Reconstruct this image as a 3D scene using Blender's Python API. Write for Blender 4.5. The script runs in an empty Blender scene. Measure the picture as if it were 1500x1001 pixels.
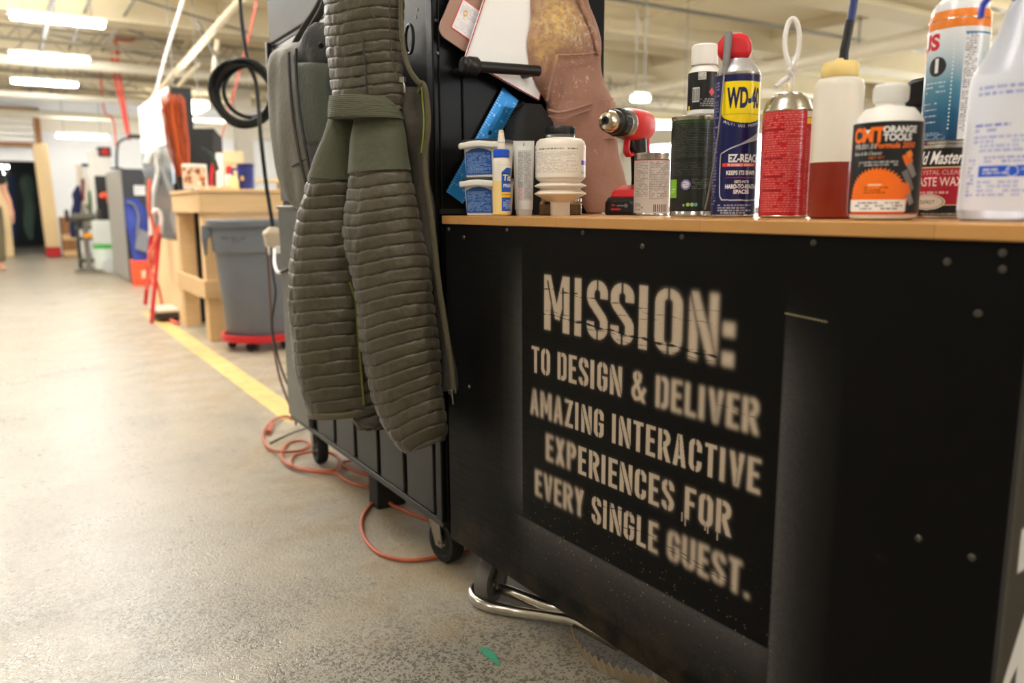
import bpy, bmesh, math, random
import numpy as np
from mathutils import Vector, Matrix, noise

random.seed(7); rng = np.random.default_rng(7)
SC = bpy.context.scene
COL = SC.collection
PI = math.pi

# ------------------------------------------------------------------ camera
F, CX, CY = 1170.0, 750.0, 500.5
PITCH, YAW, ROLL, HC = math.atan(199/1170.0), math.radians(32.1), math.radians(-0.3), 0.88
fw = np.array([math.sin(YAW)*math.cos(PITCH), math.cos(YAW)*math.cos(PITCH), -math.sin(PITCH)])
_rt = np.array([math.cos(YAW), -math.sin(YAW), 0.0]); _up = np.cross(_rt, fw)
RT = _rt*math.cos(ROLL) + _up*math.sin(ROLL); UP = _up*math.cos(ROLL) - _rt*math.sin(ROLL)
CAM = np.array([0, 0, HC])
cd = bpy.data.cameras.new('camera'); cam = bpy.data.objects.new('camera', cd); COL.objects.link(cam)
cam.matrix_world = Matrix(((RT[0], UP[0], -fw[0], 0), (RT[1], UP[1], -fw[1], 0), (RT[2], UP[2], -fw[2], HC), (0, 0, 0, 1)))
cd.sensor_width = 36; cd.lens = F*36/1500; cd.clip_start = 0.05; cd.clip_end = 200
cd.dof.use_dof = True; cd.dof.focus_distance = 1.42; cd.dof.aperture_fstop = 3.0
SC.camera = cam

# ------------------------------------------------------------------ light of the room, exposure
W = bpy.data.worlds.new('world'); SC.world = W; W.use_nodes = True
W.node_tree.nodes['Background'].inputs[0].default_value = (1.0, 0.98, 0.95, 1)
W.node_tree.nodes['Background'].inputs[1].default_value = 0.15
SC.view_settings.view_transform = 'Standard'; SC.view_settings.look = 'None'
SC.view_settings.exposure = 0.56; SC.view_settings.gamma = 1; SC.view_settings.use_curve_mapping = False
TUBE_STRENGTH = 30.0
TUBE_COLOUR = (1.0, 0.985, 0.96)

# ------------------------------------------------------------------ pixel -> place helpers (photo is 1500 x 1001)
def A3(*v): return np.array(v, float)
def ray(x, y): return fw + RT*(x-CX)/F + UP*(CY-y)/F
def onz(x, y, z=0.0):
    r = ray(x, y); return CAM + r*(z-HC)/r[2]
def onpl(x, y, P, n):
    r = ray(x, y); n = np.array(n, float); return CAM + r*(((np.array(P, float)-CAM)@n)/(r@n))
def atd(x, y, d): return CAM + ray(x, y)*d
def on_vert(x, y, foot):
    """point of the picture ray on the upright plane through foot that faces the camera"""
    n = A3(foot[0], foot[1], 0); return onpl(x, y, foot, n)
def face_cam(p): return math.atan2(-p[0], p[1])      # z rotation that turns local -Y to the camera

# ------------------------------------------------------------------ object helpers
MW = {}
def local_m(o):
    return Matrix.Translation(o.location) @ o.rotation_euler.to_matrix().to_4x4()
def thing(name, label, cat, loc=(0, 0, 0), rz=0.0, group=None, rot=None):
    o = bpy.data.objects.new(name, None); COL.objects.link(o); o.empty_display_size = 0.05
    o.location = Vector([float(v) for v in loc]); o.rotation_euler = rot if rot else (0, 0, rz)
    tag(o, label, cat, group); MW[o.name] = local_m(o); return o
def tag(o, label, cat, group=None, kind=None):
    o['label'] = label; o['category'] = cat
    if group: o['group'] = group
    if kind: o['kind'] = kind
    return o
def link(name, bm, mat, parent=None, world=False, smooth=True, ang=38, bevel=0.0, seg=2, recalc=True):
    if recalc: bmesh.ops.recalc_face_normals(bm, faces=bm.faces)
    if world and parent is not None: bm.transform(MW[parent.name].inverted())
    me = bpy.data.meshes.new(name); bm.to_mesh(me); bm.free()
    if smooth and len(me.polygons):
        me.shade_smooth(); me.set_sharp_from_angle(angle=math.radians(ang))
    o = bpy.data.objects.new(name, me); COL.objects.link(o)
    if mat: me.materials.append(mat)
    if parent is not None:
        o.parent = parent; MW[o.name] = MW[parent.name]
    else: MW[o.name] = Matrix.Identity(4)
    if bevel:
        m = o.modifiers.new('bevel', 'BEVEL'); m.width = bevel; m.segments = seg; m.limit_method = 'ANGLE'; m.angle_limit = math.radians(40)
    return o
def struct(o): o['kind'] = 'structure'; return o
def copy_tree(o, parent=None):
    c = o.copy(); COL.objects.link(c); c.parent = parent
    for ch in list(o.children): copy_tree(ch, c)
    return c

# ------------------------------------------------------------------ mesh helpers
def BM(): return bmesh.new()
def V(p): return Vector((float(p[0]), float(p[1]), float(p[2])))
def box(bm, c, s, rz=0.0, M=None):
    r = bmesh.ops.create_cube(bm, size=1.0)
    m = Matrix.Translation(V(c)) @ Matrix.Rotation(rz, 4, 'Z') @ Matrix.Diagonal((s[0], s[1], s[2], 1))
    if M is not None: m = M @ m
    bmesh.ops.transform(bm, matrix=m, verts=r['verts']); return r['verts']
def bbox2(bm, a, b, M=None):
    return box(bm, [(a[i]+b[i])/2 for i in range(3)], [abs(b[i]-a[i]) for i in range(3)], M=M)
def lathe(bm, prof, seg=40, M=None, sx=1.0, sy=1.0):
    """prof: list of (r, z) along the surface; r == 0 closes"""
    rings = []
    for r, z in prof:
        if r <= 1e-6: rings.append([bm.verts.new((0, 0, z))])
        else: rings.append([bm.verts.new((r*sx*math.cos(2*PI*i/seg), r*sy*math.sin(2*PI*i/seg), z)) for i in range(seg)])
    for a, b in zip(rings[:-1], rings[1:]):
        for i in range(seg):
            j = (i+1) % seg
            if len(a) == 1 and len(b) == 1: continue
            if len(a) == 1: bm.faces.new((a[0], b[i], b[j]))
            elif len(b) == 1: bm.faces.new((a[i], a[j], b[0]))
            else: bm.faces.new((a[i], a[j], b[j], b[i]))
    vs = [v for r in rings for v in r]
    if M is not None: bmesh.ops.transform(bm, matrix=M, verts=vs)
    return vs
def smooth_path(pts, n=6, closed=False):
    P = [np.array(p, float) for p in pts]; out = []
    N = len(P)
    rngi = range(N) if closed else range(N-1)
    for i in rngi:
        p1, p2 = P[i], P[(i+1) % N]
        p0 = P[i-1] if (closed or i > 0) else 2*p1-p2
        p3 = P[(i+2) % N] if (closed or i+2 < N) else 2*p2-p1
        for k in range(n):
            t = k/n
            out.append(0.5*((2*p1)+(-p0+p2)*t+(2*p0-5*p1+4*p2-p3)*t*t+(-p0+3*p1-3*p2+p3)*t**3))
    if not closed: out.append(P[-1])
    return out
def tube(bm, pts, r, seg=10, closed=False, cap=True, flat=1.0, ref=None):
    P = [V(p) for p in pts]; n = len(P); rings = []
    up = None
    for i in range(n):
        if closed: t = P[(i+1) % n]-P[i-1]
        else: t = P[min(i+1, n-1)]-P[max(i-1, 0)]
        if t.length < 1e-9: t = Vector((0, 0, 1))
        t.normalize()
        if ref is not None: up = V(ref)
        if up is None: up = Vector((0, 0, 1)) if abs(t.z) < .9 else Vector((1, 0, 0))
        up = up - t*up.dot(t)
        if up.length < 1e-6: up = t.orthogonal()
        up.normalize(); side = t.cross(up)
        rr = r[i] if hasattr(r, '__len__') else r
        rings.append([bm.verts.new(P[i]+(up*math.cos(2*PI*k/seg)*flat+side*math.sin(2*PI*k/seg))*rr) for k in range(seg)])
    m = n if closed else n-1
    for i in range(m):
        a, b = rings[i], rings[(i+1) % n]
        for k in range(seg): bm.faces.new((a[k], a[(k+1) % seg], b[(k+1) % seg], b[k]))
    if cap and not closed:
        bm.faces.new(rings[0]); bm.faces.new(rings[-1][::-1])
    return [v for q in rings for v in q]
def rod(bm, a, b, r, seg=16): return tube(bm, [a, b], r, seg)
def prism(bm, poly, d, M=None):
    """polygon in local XZ, thickness d along Y (0..d)"""
    a = [bm.verts.new((p[0], 0, p[1])) for p in poly]; b = [bm.verts.new((p[0], d, p[1])) for p in poly]
    bm.faces.new(a); bm.faces.new(b[::-1])
    for i in range(len(poly)):
        j = (i+1) % len(poly); bm.faces.new((a[i], b[i], b[j], a[j]))
    if M is not None: bmesh.ops.transform(bm, matrix=M, verts=a+b)
    return a+b
def hexa(bm, c8):
    v = [bm.verts.new(V(p)) for p in c8]
    for f in ((0, 1, 2, 3), (4, 5, 6, 7), (0, 1, 5, 4), (1, 2, 6, 5), (2, 3, 7, 6), (3, 0, 4, 7)): bm.faces.new([v[i] for i in f])
def grid(bm, P, cu=False, cv=False):
    """P[i][j] points"""
    G = [[bm.verts.new(V(p)) for p in row] for row in P]
    nu, nv = len(G), len(G[0])
    for i in range(nu if cu else nu-1):
        for j in range(nv if cv else nv-1):
            bm.faces.new((G[i][j], G[i][(j+1) % nv], G[(i+1) % nu][(j+1) % nv], G[(i+1) % nu][j]))
    return G
def rrect(w, h, r, n=5):
    out = []
    for cx, cy, a0 in ((w/2-r, h/2-r, 0), (-w/2+r, h/2-r, 90), (-w/2+r, -h/2+r, 180), (w/2-r, -h/2+r, 270)):
        for k in range(n+1):
            a = math.radians(a0+90*k/n); out.append((cx+r*math.cos(a), cy+r*math.sin(a)))
    return out

# ------------------------------------------------------------------ materials
def lin(c):
    c = np.array(c, float)/255.0
    return np.where(c <= .04045, c/12.92, ((c+.055)/1.055)**2.4)
def rgb(r, g, b): return tuple(lin((r, g, b)))+(1.0,)
MATS = {}
def mat(name, col, rough=.5, metal=0.0, noise_amt=0.0, scale=8.0, bump=0.0, bscale=40.0, coat=0.0, trans=0.0, alpha=1.0, sheen=0.0, emit=None, strength=0.0, ior=1.45, sss=0.0, spec=None, stretch=None):
    if name in MATS: return MATS[name]
    m = bpy.data.materials.new(name); m.use_nodes = True; nt = m.node_tree; b = nt.nodes['Principled BSDF']
    L = nt.links.new
    b.inputs['Roughness'].default_value = rough; b.inputs['Metallic'].default_value = metal; b.inputs['IOR'].default_value = ior
    b.inputs['Base Color'].default_value = rgb(*col)
    b.inputs['Coat Weight'].default_value = coat; b.inputs['Transmission Weight'].default_value = trans
    b.inputs['Sheen Weight'].default_value = sheen; b.inputs['Alpha'].default_value = alpha
    if spec is not None: b.inputs['Specular IOR Level'].default_value = spec
    if sss: b.inputs['Subsurface Weight'].default_value = sss; b.inputs['Subsurface Radius'].default_value = (.02, .012, .008)
    if emit: b.inputs['Emission Color'].default_value = tuple(emit)+(1,); b.inputs['Emission Strength'].default_value = strength
    tc = nt.nodes.new('ShaderNodeTexCoord')
    src = tc.outputs['Object']
    if stretch:
        mp = nt.nodes.new('ShaderNodeMapping'); mp.inputs['Scale'].default_value = stretch; L(src, mp.inputs['Vector']); src = mp.outputs['Vector']
    nz = nt.nodes.new('ShaderNodeTexNoise'); nz.inputs['Scale'].default_value = scale; nz.inputs['Detail'].default_value = 6; L(src, nz.inputs['Vector'])
    amt = noise_amt or .06
    mx = nt.nodes.new('ShaderNodeMix'); mx.data_type = 'RGBA'
    c = np.array(rgb(*col)[:3])
    mx.inputs['A'].default_value = tuple(c*(1-amt))+(1,); mx.inputs['B'].default_value = tuple(np.clip(c*(1+amt), 0, 1))+(1,)
    L(nz.outputs['Fac'], mx.inputs['Factor']); L(mx.outputs['Result'], b.inputs['Base Color'])
    if bump:
        n2 = nt.nodes.new('ShaderNodeTexNoise'); n2.inputs['Scale'].default_value = bscale; n2.inputs['Detail'].default_value = 4; L(src, n2.inputs['Vector'])
        bp = nt.nodes.new('ShaderNodeBump'); bp.inputs['Strength'].default_value = bump; bp.inputs['Distance'].default_value = .01
        L(n2.outputs['Fac'], bp.inputs['Height']); L(bp.outputs['Normal'], b.inputs['Normal'])
    MATS[name] = m; return m
def paint_mat(name, rough=.4, metal=0.0, coat=0.0, bump=0.0, sss=0.0):
    m = mat(name, (128, 128, 128), rough, metal, coat=coat, bump=bump, sss=sss)
    nt = m.node_tree; a = nt.nodes.get('paint_attr')
    if not a:
        a = nt.nodes.new('ShaderNodeAttribute'); a.name = 'paint_attr'; a.attribute_name = 'paint'
        nt.links.new(a.outputs['Color'], nt.nodes['Principled BSDF'].inputs['Base Color'])
    return m

# ------------------------------------------------------------------ printed labels: a numpy canvas put on a fine mesh
_fc = {}
def font_tris(s, bold=0.0):
    k = (s, bold)
    if k in _fc: return _fc[k]
    cu = bpy.data.curves.new('lettering', 'FONT'); cu.body = s; cu.offset = bold; cu.resolution_u = 4; cu.fill_mode = 'FRONT'
    o = bpy.data.objects.new('lettering', cu); COL.objects.link(o)
    dg = bpy.context.evaluated_depsgraph_get(); me = bpy.data.meshes.new_from_object(o.evaluated_get(dg))
    me.calc_loop_triangles()
    v = np.array([q.co[:2] for q in me.vertices], float).reshape(-1, 2)
    t = np.array([q.vertices[:] for q in me.loop_triangles], int).reshape(-1, 3)
    bpy.data.objects.remove(o); bpy.data.curves.remove(cu); bpy.data.meshes.remove(me)
    _fc[k] = (v, t); return v, t
class Canvas:
    def __init__(s, w, h, res, bg):
        s.W, s.H, s.res = w, h, res; s.nx, s.ny = int(round(w/res))+1, int(round(h/res))+1
        s.a = np.zeros((s.ny, s.nx, 3)); s.a[:] = lin(bg)
        s.X, s.Y = np.meshgrid(np.linspace(0, w, s.nx), np.linspace(0, h, s.ny))
    def put(s, m, col, al=1.0):
        m = np.clip(m, 0, 1)*al; s.a = s.a*(1-m[..., None])+lin(col)*m[..., None]; return s
    def rect(s, x0, y0, x1, y1, col, al=1.0):
        e = s.res*.5
        m = np.clip((s.X-x0)/e+.5, 0, 1)*np.clip((x1-s.X)/e+.5, 0, 1)*np.clip((s.Y-y0)/e+.5, 0, 1)*np.clip((y1-s.Y)/e+.5, 0, 1)
        return s.put(m, col, al)
    def ell(s, cx, cy, rx, ry, col, al=1.0, ring=None):
        d = np.sqrt(((s.X-cx)/rx)**2+((s.Y-cy)/ry)**2)
        m = (d < 1)*1.0
        if ring: m = m*(d > 1-ring)
        return s.put(m, col, al)
    def poly(s, pts, col, al=1.0):
        c = np.zeros(s.X.shape, bool); n = len(pts)
        for i in range(n):
            (x0, y0), (x1, y1) = pts[i], pts[(i+1) % n]
            if y0 == y1: continue
            k = ((y0 > s.Y) != (y1 > s.Y)) & (s.X < (x1-x0)*(s.Y-y0)/(y1-y0)+x0); c ^= k
        return s.put(c*1.0, col, al)
    def line(s, pts, th, col, al=1.0):
        return s.put(stroke_mask(s.X, s.Y, pts, th), col, al)
    def text(s, t, x, y, h, col, width=None, bold=0.0, align='c', rot=0.0, al=1.0, shear=0.0):
        """x,y = anchor of the baseline; h = capital height; width = total width"""
        v, tr = font_tris(t, bold); v = v.copy(); k = h/.70
        x0, x1 = v[:, 0].min(), v[:, 0].max(); v[:, 0] -= x0; v *= k
        w = (x1-x0)*k
        if width: v[:, 0] *= width/w; w = width
        v[:, 0] += v[:, 1]*shear
        v[:, 0] -= {'l': 0, 'c': w/2, 'r': w}[align]
        c, sn = math.cos(rot), math.sin(rot)
        v = np.stack([v[:, 0]*c-v[:, 1]*sn+x, v[:, 0]*sn+v[:, 1]*c+y], 1)
        ss = 3; r = s.res/ss
        i0, j0 = math.floor(v[:, 0].min()/s.res)-1, math.floor(v[:, 1].min()/s.res)-1
        i1, j1 = math.ceil(v[:, 0].max()/s.res)+2, math.ceil(v[:, 1].max()/s.res)+2
        nx, ny = (i1-i0)*ss, (j1-j0)*ss
        if nx <= 0 or ny <= 0 or nx*ny > 4e7: return s
        M = np.zeros((ny, nx), bool)
        for a in tr:
            p = (v[a]/s.res-[i0, j0])*ss
            xa, xb = int(max(p[:, 0].min(), 0)), int(min(p[:, 0].max()+2, nx)); ya, yb = int(max(p[:, 1].min(), 0)), int(min(p[:, 1].max()+2, ny))
            if xb <= xa or yb <= ya: continue
            gx, gy = np.meshgrid(np.arange(xa, xb)+.5, np.arange(ya, yb)+.5)
            d = (p[1, 0]-p[0, 0])*(p[2, 1]-p[0, 1])-(p[2, 0]-p[0, 0])*(p[1, 1]-p[0, 1])
            if abs(d) < 1e-12: continue
            u = ((gx-p[0, 0])*(p[2, 1]-p[0, 1])-(p[2, 0]-p[0, 0])*(gy-p[0, 1]))/d
            w_ = ((p[1, 0]-p[0, 0])*(gy-p[0, 1])-(gx-p[0, 0])*(p[1, 1]-p[0, 1]))/d
            M[ya:yb, xa:xb] |= (u >= -1e-6) & (w_ >= -1e-6) & (u+w_ <= 1+1e-6)
        cov = M.reshape(ny//ss, ss, nx//ss, ss).mean((1, 3))
        full = np.zeros((s.ny, s.nx)); I0, J0 = max(i0, 0), max(j0, 0); I1, J1 = min(i1, s.nx), min(j1, s.ny)
        if I1 > I0 and J1 > J0: full[J0:J1, I0:I1] = cov[J0-j0:J1-j0, I0-i0:I1-i0]
        return s.put(full, col, al)
    def small(s, x0, y0, x1, y1, n, col, fill=.62, dens=.85, al=.8, ragged=True):
        """n rows of print too small to read"""
        dy = (y1-y0)/n
        for i in range(n):
            yb = y1-(i+1)*dy+dy*(1-fill)/2; x = x0; xe = x1-(rng.random()*(x1-x0)*.35 if ragged and rng.random() < .35 else 0)
            while x < xe:
                w = (rng.random()*1.6+.5)*dy
                if rng.random() < dens: s.rect(x, yb, min(x+w, xe), yb+dy*fill, col, al*(.55+.45*rng.random()))
                x += w+dy*.35
        return s
    def bars(s, x0, y0, x1, y1, col):
        x = x0
        while x < x1:
            w = (x1-x0)/40*(1+2*rng.random()); s.rect(x, y0, min(x+w, x1), y1, col); x += w*(1.6+rng.random())
        return s
def stroke_mask(X, Y, pts, th):
    m = np.zeros(X.shape, bool); r = th/2; n = len(pts)
    for i in range(n-1):
        (x0, y0), (x1, y1) = pts[i], pts[i+1]; L = math.hypot(x1-x0, y1-y0)
        if L < 1e-9: continue
        ux, uy = (x1-x0)/L, (y1-y0)/L
        a = (X-x0)*ux+(Y-y0)*uy; b = -(X-x0)*uy+(Y-y0)*ux
        m |= (a >= 0) & (a <= L) & (np.abs(b) <= r)
        if i > 0: m |= (X-x0)**2+(Y-y0)**2 <= r*r
    return m*1.0
def blur(a, sig):
    if sig < .3: return a
    k = int(3*sig)+1; x = np.arange(-k, k+1); g = np.exp(-x*x/(2*sig*sig)); g /= g.sum()
    p = np.pad(a, ((k, k), (k, k)), mode='edge')
    p = np.apply_along_axis(lambda v: np.convolve(v, g, 'valid'), 0, p)
    return np.apply_along_axis(lambda v: np.convolve(v, g, 'valid'), 1, p)
def painted(name, P, colours, material, parent=None, world=False, back=0.0):
    """P: (ny,nx,3) points, colours: (ny,nx,3) linear"""
    ny, nx = P.shape[:2]
    if world and parent is not None:
        Mi = np.array(MW[parent.name].inverted()); P = P@Mi[:3, :3].T+Mi[:3, 3]
    me = bpy.data.meshes.new(name)
    idx = np.arange(ny*nx).reshape(ny, nx)
    f = np.stack([idx[:-1, :-1], idx[:-1, 1:], idx[1:, 1:], idx[1:, :-1]], -1).reshape(-1, 4)
    me.vertices.add(ny*nx); me.vertices.foreach_set('co', P.reshape(-1).astype(np.float32))
    me.loops.add(f.size); me.loops.foreach_set('vertex_index', f.reshape(-1).astype(np.int32))
    me.polygons.add(len(f)); me.polygons.foreach_set('loop_start', np.arange(0, f.size, 4, dtype=np.int32))
    me.update(calc_edges=True); me.validate()
    at = me.color_attributes.new('paint', 'FLOAT_COLOR', 'POINT')
    c = np.ones((ny*nx, 4), np.float32); c[:, :3] = colours.reshape(-1, 3); at.data.foreach_set('color', c.reshape(-1))
    me.shade_smooth(); me.materials.append(material)
    o = bpy.data.objects.new(name, me); COL.objects.link(o)
    if parent is not None: o.parent = parent; MW[o.name] = MW[parent.name]
    else: MW[o.name] = Matrix.Identity(4)
    return o
def wrap(name, cv, r, z0, parent, material, turn=0.0, sx=1.0, sy=1.0):
    """canvas around an upright can: canvas middle at angle turn from local -Y; r number or function of height"""
    rf = r if callable(r) else (lambda h: np.full_like(h, r))
    rr = rf(cv.Y); a = (cv.X-cv.W/2)/np.mean(rr)+turn
    P = np.stack([rr*np.sin(a)*sx, -rr*np.cos(a)*sy, z0+cv.Y], -1)
    return painted(name, P, cv.a, material, parent)
def flat(name, cv, parent, material, M):
    """canvas in local XZ (facing -Y) moved by M"""
    P = np.stack([cv.X, np.zeros_like(cv.X), cv.Y, np.ones_like(cv.X)], -1)@np.array(M).T
    return painted(name, P[..., :3], cv.a, material, parent)
# ------------------------------------------------------------------ the setting
HW = 0.86
def floor_material():
    m = bpy.data.materials.new('polished_concrete'); m.use_nodes = True; nt = m.node_tree; L = nt.links.new; N = nt.nodes.new
    b = nt.nodes['Principled BSDF']; tc = N('ShaderNodeTexCoord'); o = tc.outputs['Object']
    def nz(scale, det=6, rough=.6):
        n = N('ShaderNodeTexNoise'); n.inputs['Scale'].default_value = scale; n.inputs['Detail'].default_value = det; n.inputs['Roughness'].default_value = rough; L(o, n.inputs['Vector']); return n.outputs['Fac']
    def ramp(fac, stops):
        r = N('ShaderNodeValToRGB'); e = r.color_ramp.elements
        e[0].position, e[0].color = stops[0]; e[1].position, e[1].color = stops[-1]
        for p, c in stops[1:-1]:
            q = e.new(p); q.color = c
        L(fac, r.inputs['Fac']); return r.outputs['Color']
    def mix(f, a, bb, mode='MIX'):
        x = N('ShaderNodeMix'); x.data_type = 'RGBA'; x.blend_type = mode
        if hasattr(f, 'node'): L(f, x.inputs['Factor'])
        else: x.inputs['Factor'].default_value = f
        for s, k in ((a, 'A'), (bb, 'B')):
            if hasattr(s, 'node'): L(s, x.inputs[k])
            else: x.inputs[k].default_value = s
        return x.outputs['Result']
    def mr(v, a, c, d=0., e=1.):
        q = N('ShaderNodeMapRange'); q.interpolation_type = 'SMOOTHSTEP'
        for k, val in zip(('From Min', 'From Max', 'To Min', 'To Max'), (a, c, d, e)): q.inputs[k].default_value = val
        L(v, q.inputs['Value']); return q.outputs['Result']
    def math_(op, a, c):
        q = N('ShaderNodeMath'); q.operation = op
        for s, i in ((a, 0), (c, 1)):
            if hasattr(s, 'node'): L(s, q.inputs[i])
            else: q.inputs[i].default_value = s
        return q.outputs[0]
    sp = N('ShaderNodeSeparateXYZ'); L(o, sp.inputs[0])
    base = ramp(nz(2.2, 8, .65), [(.25, rgb(132, 125, 111)), (.5, rgb(156, 148, 132)), (.75, rgb(176, 168, 152))])
    base = mix(mr(nz(.7, 3), .35, .7), base, rgb(152, 146, 131), 'MIX')
    base = mix(math_('MULTIPLY', mr(nz(9, 7, .7), .52, .75), .5), base, rgb(112, 102, 82))
    # worn patches where the dark stones of the aggregate show
    vo = N('ShaderNodeTexVoronoi'); vo.inputs['Scale'].default_value = 150; L(o, vo.inputs['Vector'])
    vo2 = N('ShaderNodeTexVoronoi'); vo2.inputs['Scale'].default_value = 78; L(o, vo2.inputs['Vector'])
    st = math_('MAXIMUM', mr(vo.outputs['Distance'], .56, .34), mr(vo2.outputs['Distance'], .5, .3))
    rnd = N('ShaderNodeSeparateColor'); L(vo.outputs['Color'], rnd.inputs[0])
    pick = mr(rnd.outputs[0], .25, .38)
    st = math_('MULTIPLY', st, pick)
    # where worn: the walked lane near the camera
    wx = mr(sp.outputs['X'], .82, .5); wy = mr(sp.outputs['Y'], 2.4, 1.2)
    worn = math_('MULTIPLY', math_('MULTIPLY', wx, wy), mr(nz(3.2, 5), .36, .58))
    vd_ = N('ShaderNodeVectorMath'); vd_.operation = 'DISTANCE'; L(o, vd_.inputs[0]); vd_.inputs[1].default_value = (.60, 1.12, 0)
    patch = math_('MULTIPLY', mr(vd_.outputs['Value'], .52, .22), mr(nz(6, 5), .3, .5, .25, 1.))
    worn = math_('MAXIMUM', worn, patch)
    worn = math_('MAXIMUM', worn, math_('MULTIPLY', mr(nz(1.6, 4), .56, .7), math_('MULTIPLY', .55, mr(sp.outputs['X'], .75, .35))))
    base = mix(math_('MULTIPLY', st, worn), base, rgb(52, 48, 42))
    base = mix(math_('MULTIPLY', worn, .35), base, rgb(112, 108, 99))
    # dusty tan strip beside the cabinets
    dust = math_('MULTIPLY', math_('MULTIPLY', mr(sp.outputs['X'], .35, .75), mr(nz(4.5, 6), .35, .65)), math_('SUBTRACT', 1.0, math_('MULTIPLY', worn, .8)))
    base = mix(math_('MULTIPLY', dust, .75), base, rgb(150, 131, 98))
    specks = math_('MULTIPLY', mr(nz(60, 3, .5), .66, .72), .6)
    base = mix(specks, base, rgb(70, 60, 48))
    # faded yellow lane line
    lx = math_('ABSOLUTE', math_('SUBTRACT', sp.outputs['X'], .965), 0.0)
    ln = math_('MULTIPLY', mr(lx, .062, .05), math_('MULTIPLY', mr(sp.outputs['Y'], 3.15, 3.3), mr(sp.outputs['Y'], 7.6, 7.2)))
    ln = math_('MULTIPLY', ln, mr(nz(12, 6), .28, .5, .25, .85))
    base = mix(ln, base, rgb(222, 190, 110))
    L(base, b.inputs['Base Color'])
    ro = math_('ADD', math_('ADD', mr(nz(5, 6), .3, .7, .20, .34), mr(nz(55, 5, .7), .35, .65, 0., .25)), math_('MULTIPLY', dust, .22)); L(ro, b.inputs['Roughness'])
    bp = N('ShaderNodeBump'); bp.inputs['Strength'].default_value = .32; bp.inputs['Distance'].default_value = .004
    ve = N('ShaderNodeTexVoronoi'); ve.feature = 'DISTANCE_TO_EDGE'; ve.inputs['Scale'].default_value = 95; L(o, ve.inputs['Vector'])
    crk = mr(ve.outputs['Distance'], .0, .12, 0., .5)
    hgt = math_('SUBTRACT', math_('ADD', nz(90, 5, .6), crk), math_('MULTIPLY', math_('MULTIPLY', st, worn), .5)); L(hgt, bp.inputs['Height']); L(bp.outputs['Normal'], b.inputs['Normal'])
    b.inputs['Coat Weight'].default_value = .3; b.inputs['Coat Roughness'].default_value = .30
    return m
bm = BM(); bbox2(bm, (-9, -5, -.1), (15, 30, 0)); struct(link('floor', bm, floor_material(), smooth=False))
M_ceil = mat('cream_ceiling_paint', (222, 211, 184), .8, noise_amt=.06, scale=2)
M_beam = mat('cream_beam_paint', (212, 200, 170), .7, noise_amt=.08, scale=3)
M_wall = mat('white_wall_paint', (236, 238, 240), .8, noise_amt=.03)
M_wallw = mat('off_white_wall_paint', (228, 222, 208), .8, noise_amt=.05)
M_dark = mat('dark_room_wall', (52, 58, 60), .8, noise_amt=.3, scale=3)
M_pipe = mat('cream_pipe_paint', (240, 234, 216), .4)
M_cond = mat('grey_conduit', (122, 122, 118), .4, metal=.6)
M_white = mat('white_paint', (238, 236, 230), .5)
CEIL = 3.25
YW = 18.0
bm = BM(); bbox2(bm, (-9, -5, CEIL), (15, 30, CEIL+.1)); struct(link('ceiling', bm, M_ceil, smooth=False))
# beams across the aisle
n = 0
for i, y in enumerate((3.2, 5.6, 8.0, 10.4, 12.8, 15.2, 17.4)):
    bm = BM(); bbox2(bm, (-9, y-.14, CEIL-.3), (15, y+.14, CEIL)); bbox2(bm, (-9, y-.2, CEIL-.33), (15, y+.2, CEIL-.3))
    n += 1; struct(link('trim_%d' % n, bm, M_beam, smooth=False))
for x in (-2.6, -.2, 2.4, 4.6, 6.8, 9.2, 11.5):
    bm = BM(); bbox2(bm, (x-.05, -5, CEIL-.14), (x+.05, 18, CEIL)); n += 1; struct(link('trim_%d' % n, bm, M_beam, smooth=False))
# joists between the beams, pipes and conduits under the deck
for y in (9.2, 11.6, 14.0, 16.3):
    bm = BM(); bbox2(bm, (-9, y-.03, CEIL-.2), (15, y+.03, CEIL)); n += 1; struct(link('trim_%d' % n, bm, M_beam, smooth=False))
for (y, z, r) in ((12.2, 2.72, .07), (14.6, 2.58, .05), (16.6, 2.5, .06)):
    bm = BM(); rod(bm, (-9, y, z), (9, y, z), r, 14); n += 1; struct(link('trim_%d' % n, bm, M_pipe))
for (x, z, r) in ((.62, 2.95, .03), (.95, 2.98, .016), (1.35, 3.0, .014), (-.45, 2.95, .02)):
    bm = BM(); rod(bm, (x, 6, z), (x, 18, z), r, 10); n += 1; struct(link('trim_%d' % n, bm, M_cond))
for k in range(7):
    y = 9+k*1.35; bm = BM(); rod(bm, (.2+rng.random(), y, CEIL-.25), (1.8+rng.random(), y+1.2, CEIL-.3), .012, 8); n += 1; struct(link('trim_%d' % n, bm, M_cond))
# open-web joists
M_joist = mat('grey_joist_paint', (150, 142, 124), .6)
for y in (10.9, 12.4, 13.4, 14.9, 15.7, 16.4):
    bm = BM(); rod(bm, (-9, y, CEIL-.08), (12, y, CEIL-.08), .02, 6); rod(bm, (-9, y, CEIL-.5), (12, y, CEIL-.5), .02, 6)
    for k in range(52):
        x = -9+k*.4; rod(bm, (x, y, CEIL-.5 if k % 2 else CEIL-.08), (x+.4, y, CEIL-.08 if k % 2 else CEIL-.5), .010, 5)
    n += 1; struct(link('trim_%d' % n, bm, M_joist))
for (p0, p1, r) in (((225, 142, 9.0), (356, -4, 6.2), .045), ((230, 160, 9.5), (290, 95, 8.5), .03), ((288, 30, 7), (330, 108, 8), .02), ((318, 60, 7.5), (312, 110, 8), .03)):
    bm = BM(); rod(bm, atd(*p0), atd(*p1), r*.7, 10); n += 1; struct(link('trim_%d' % n, bm, M_beam if r > .025 else M_cond))
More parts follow.
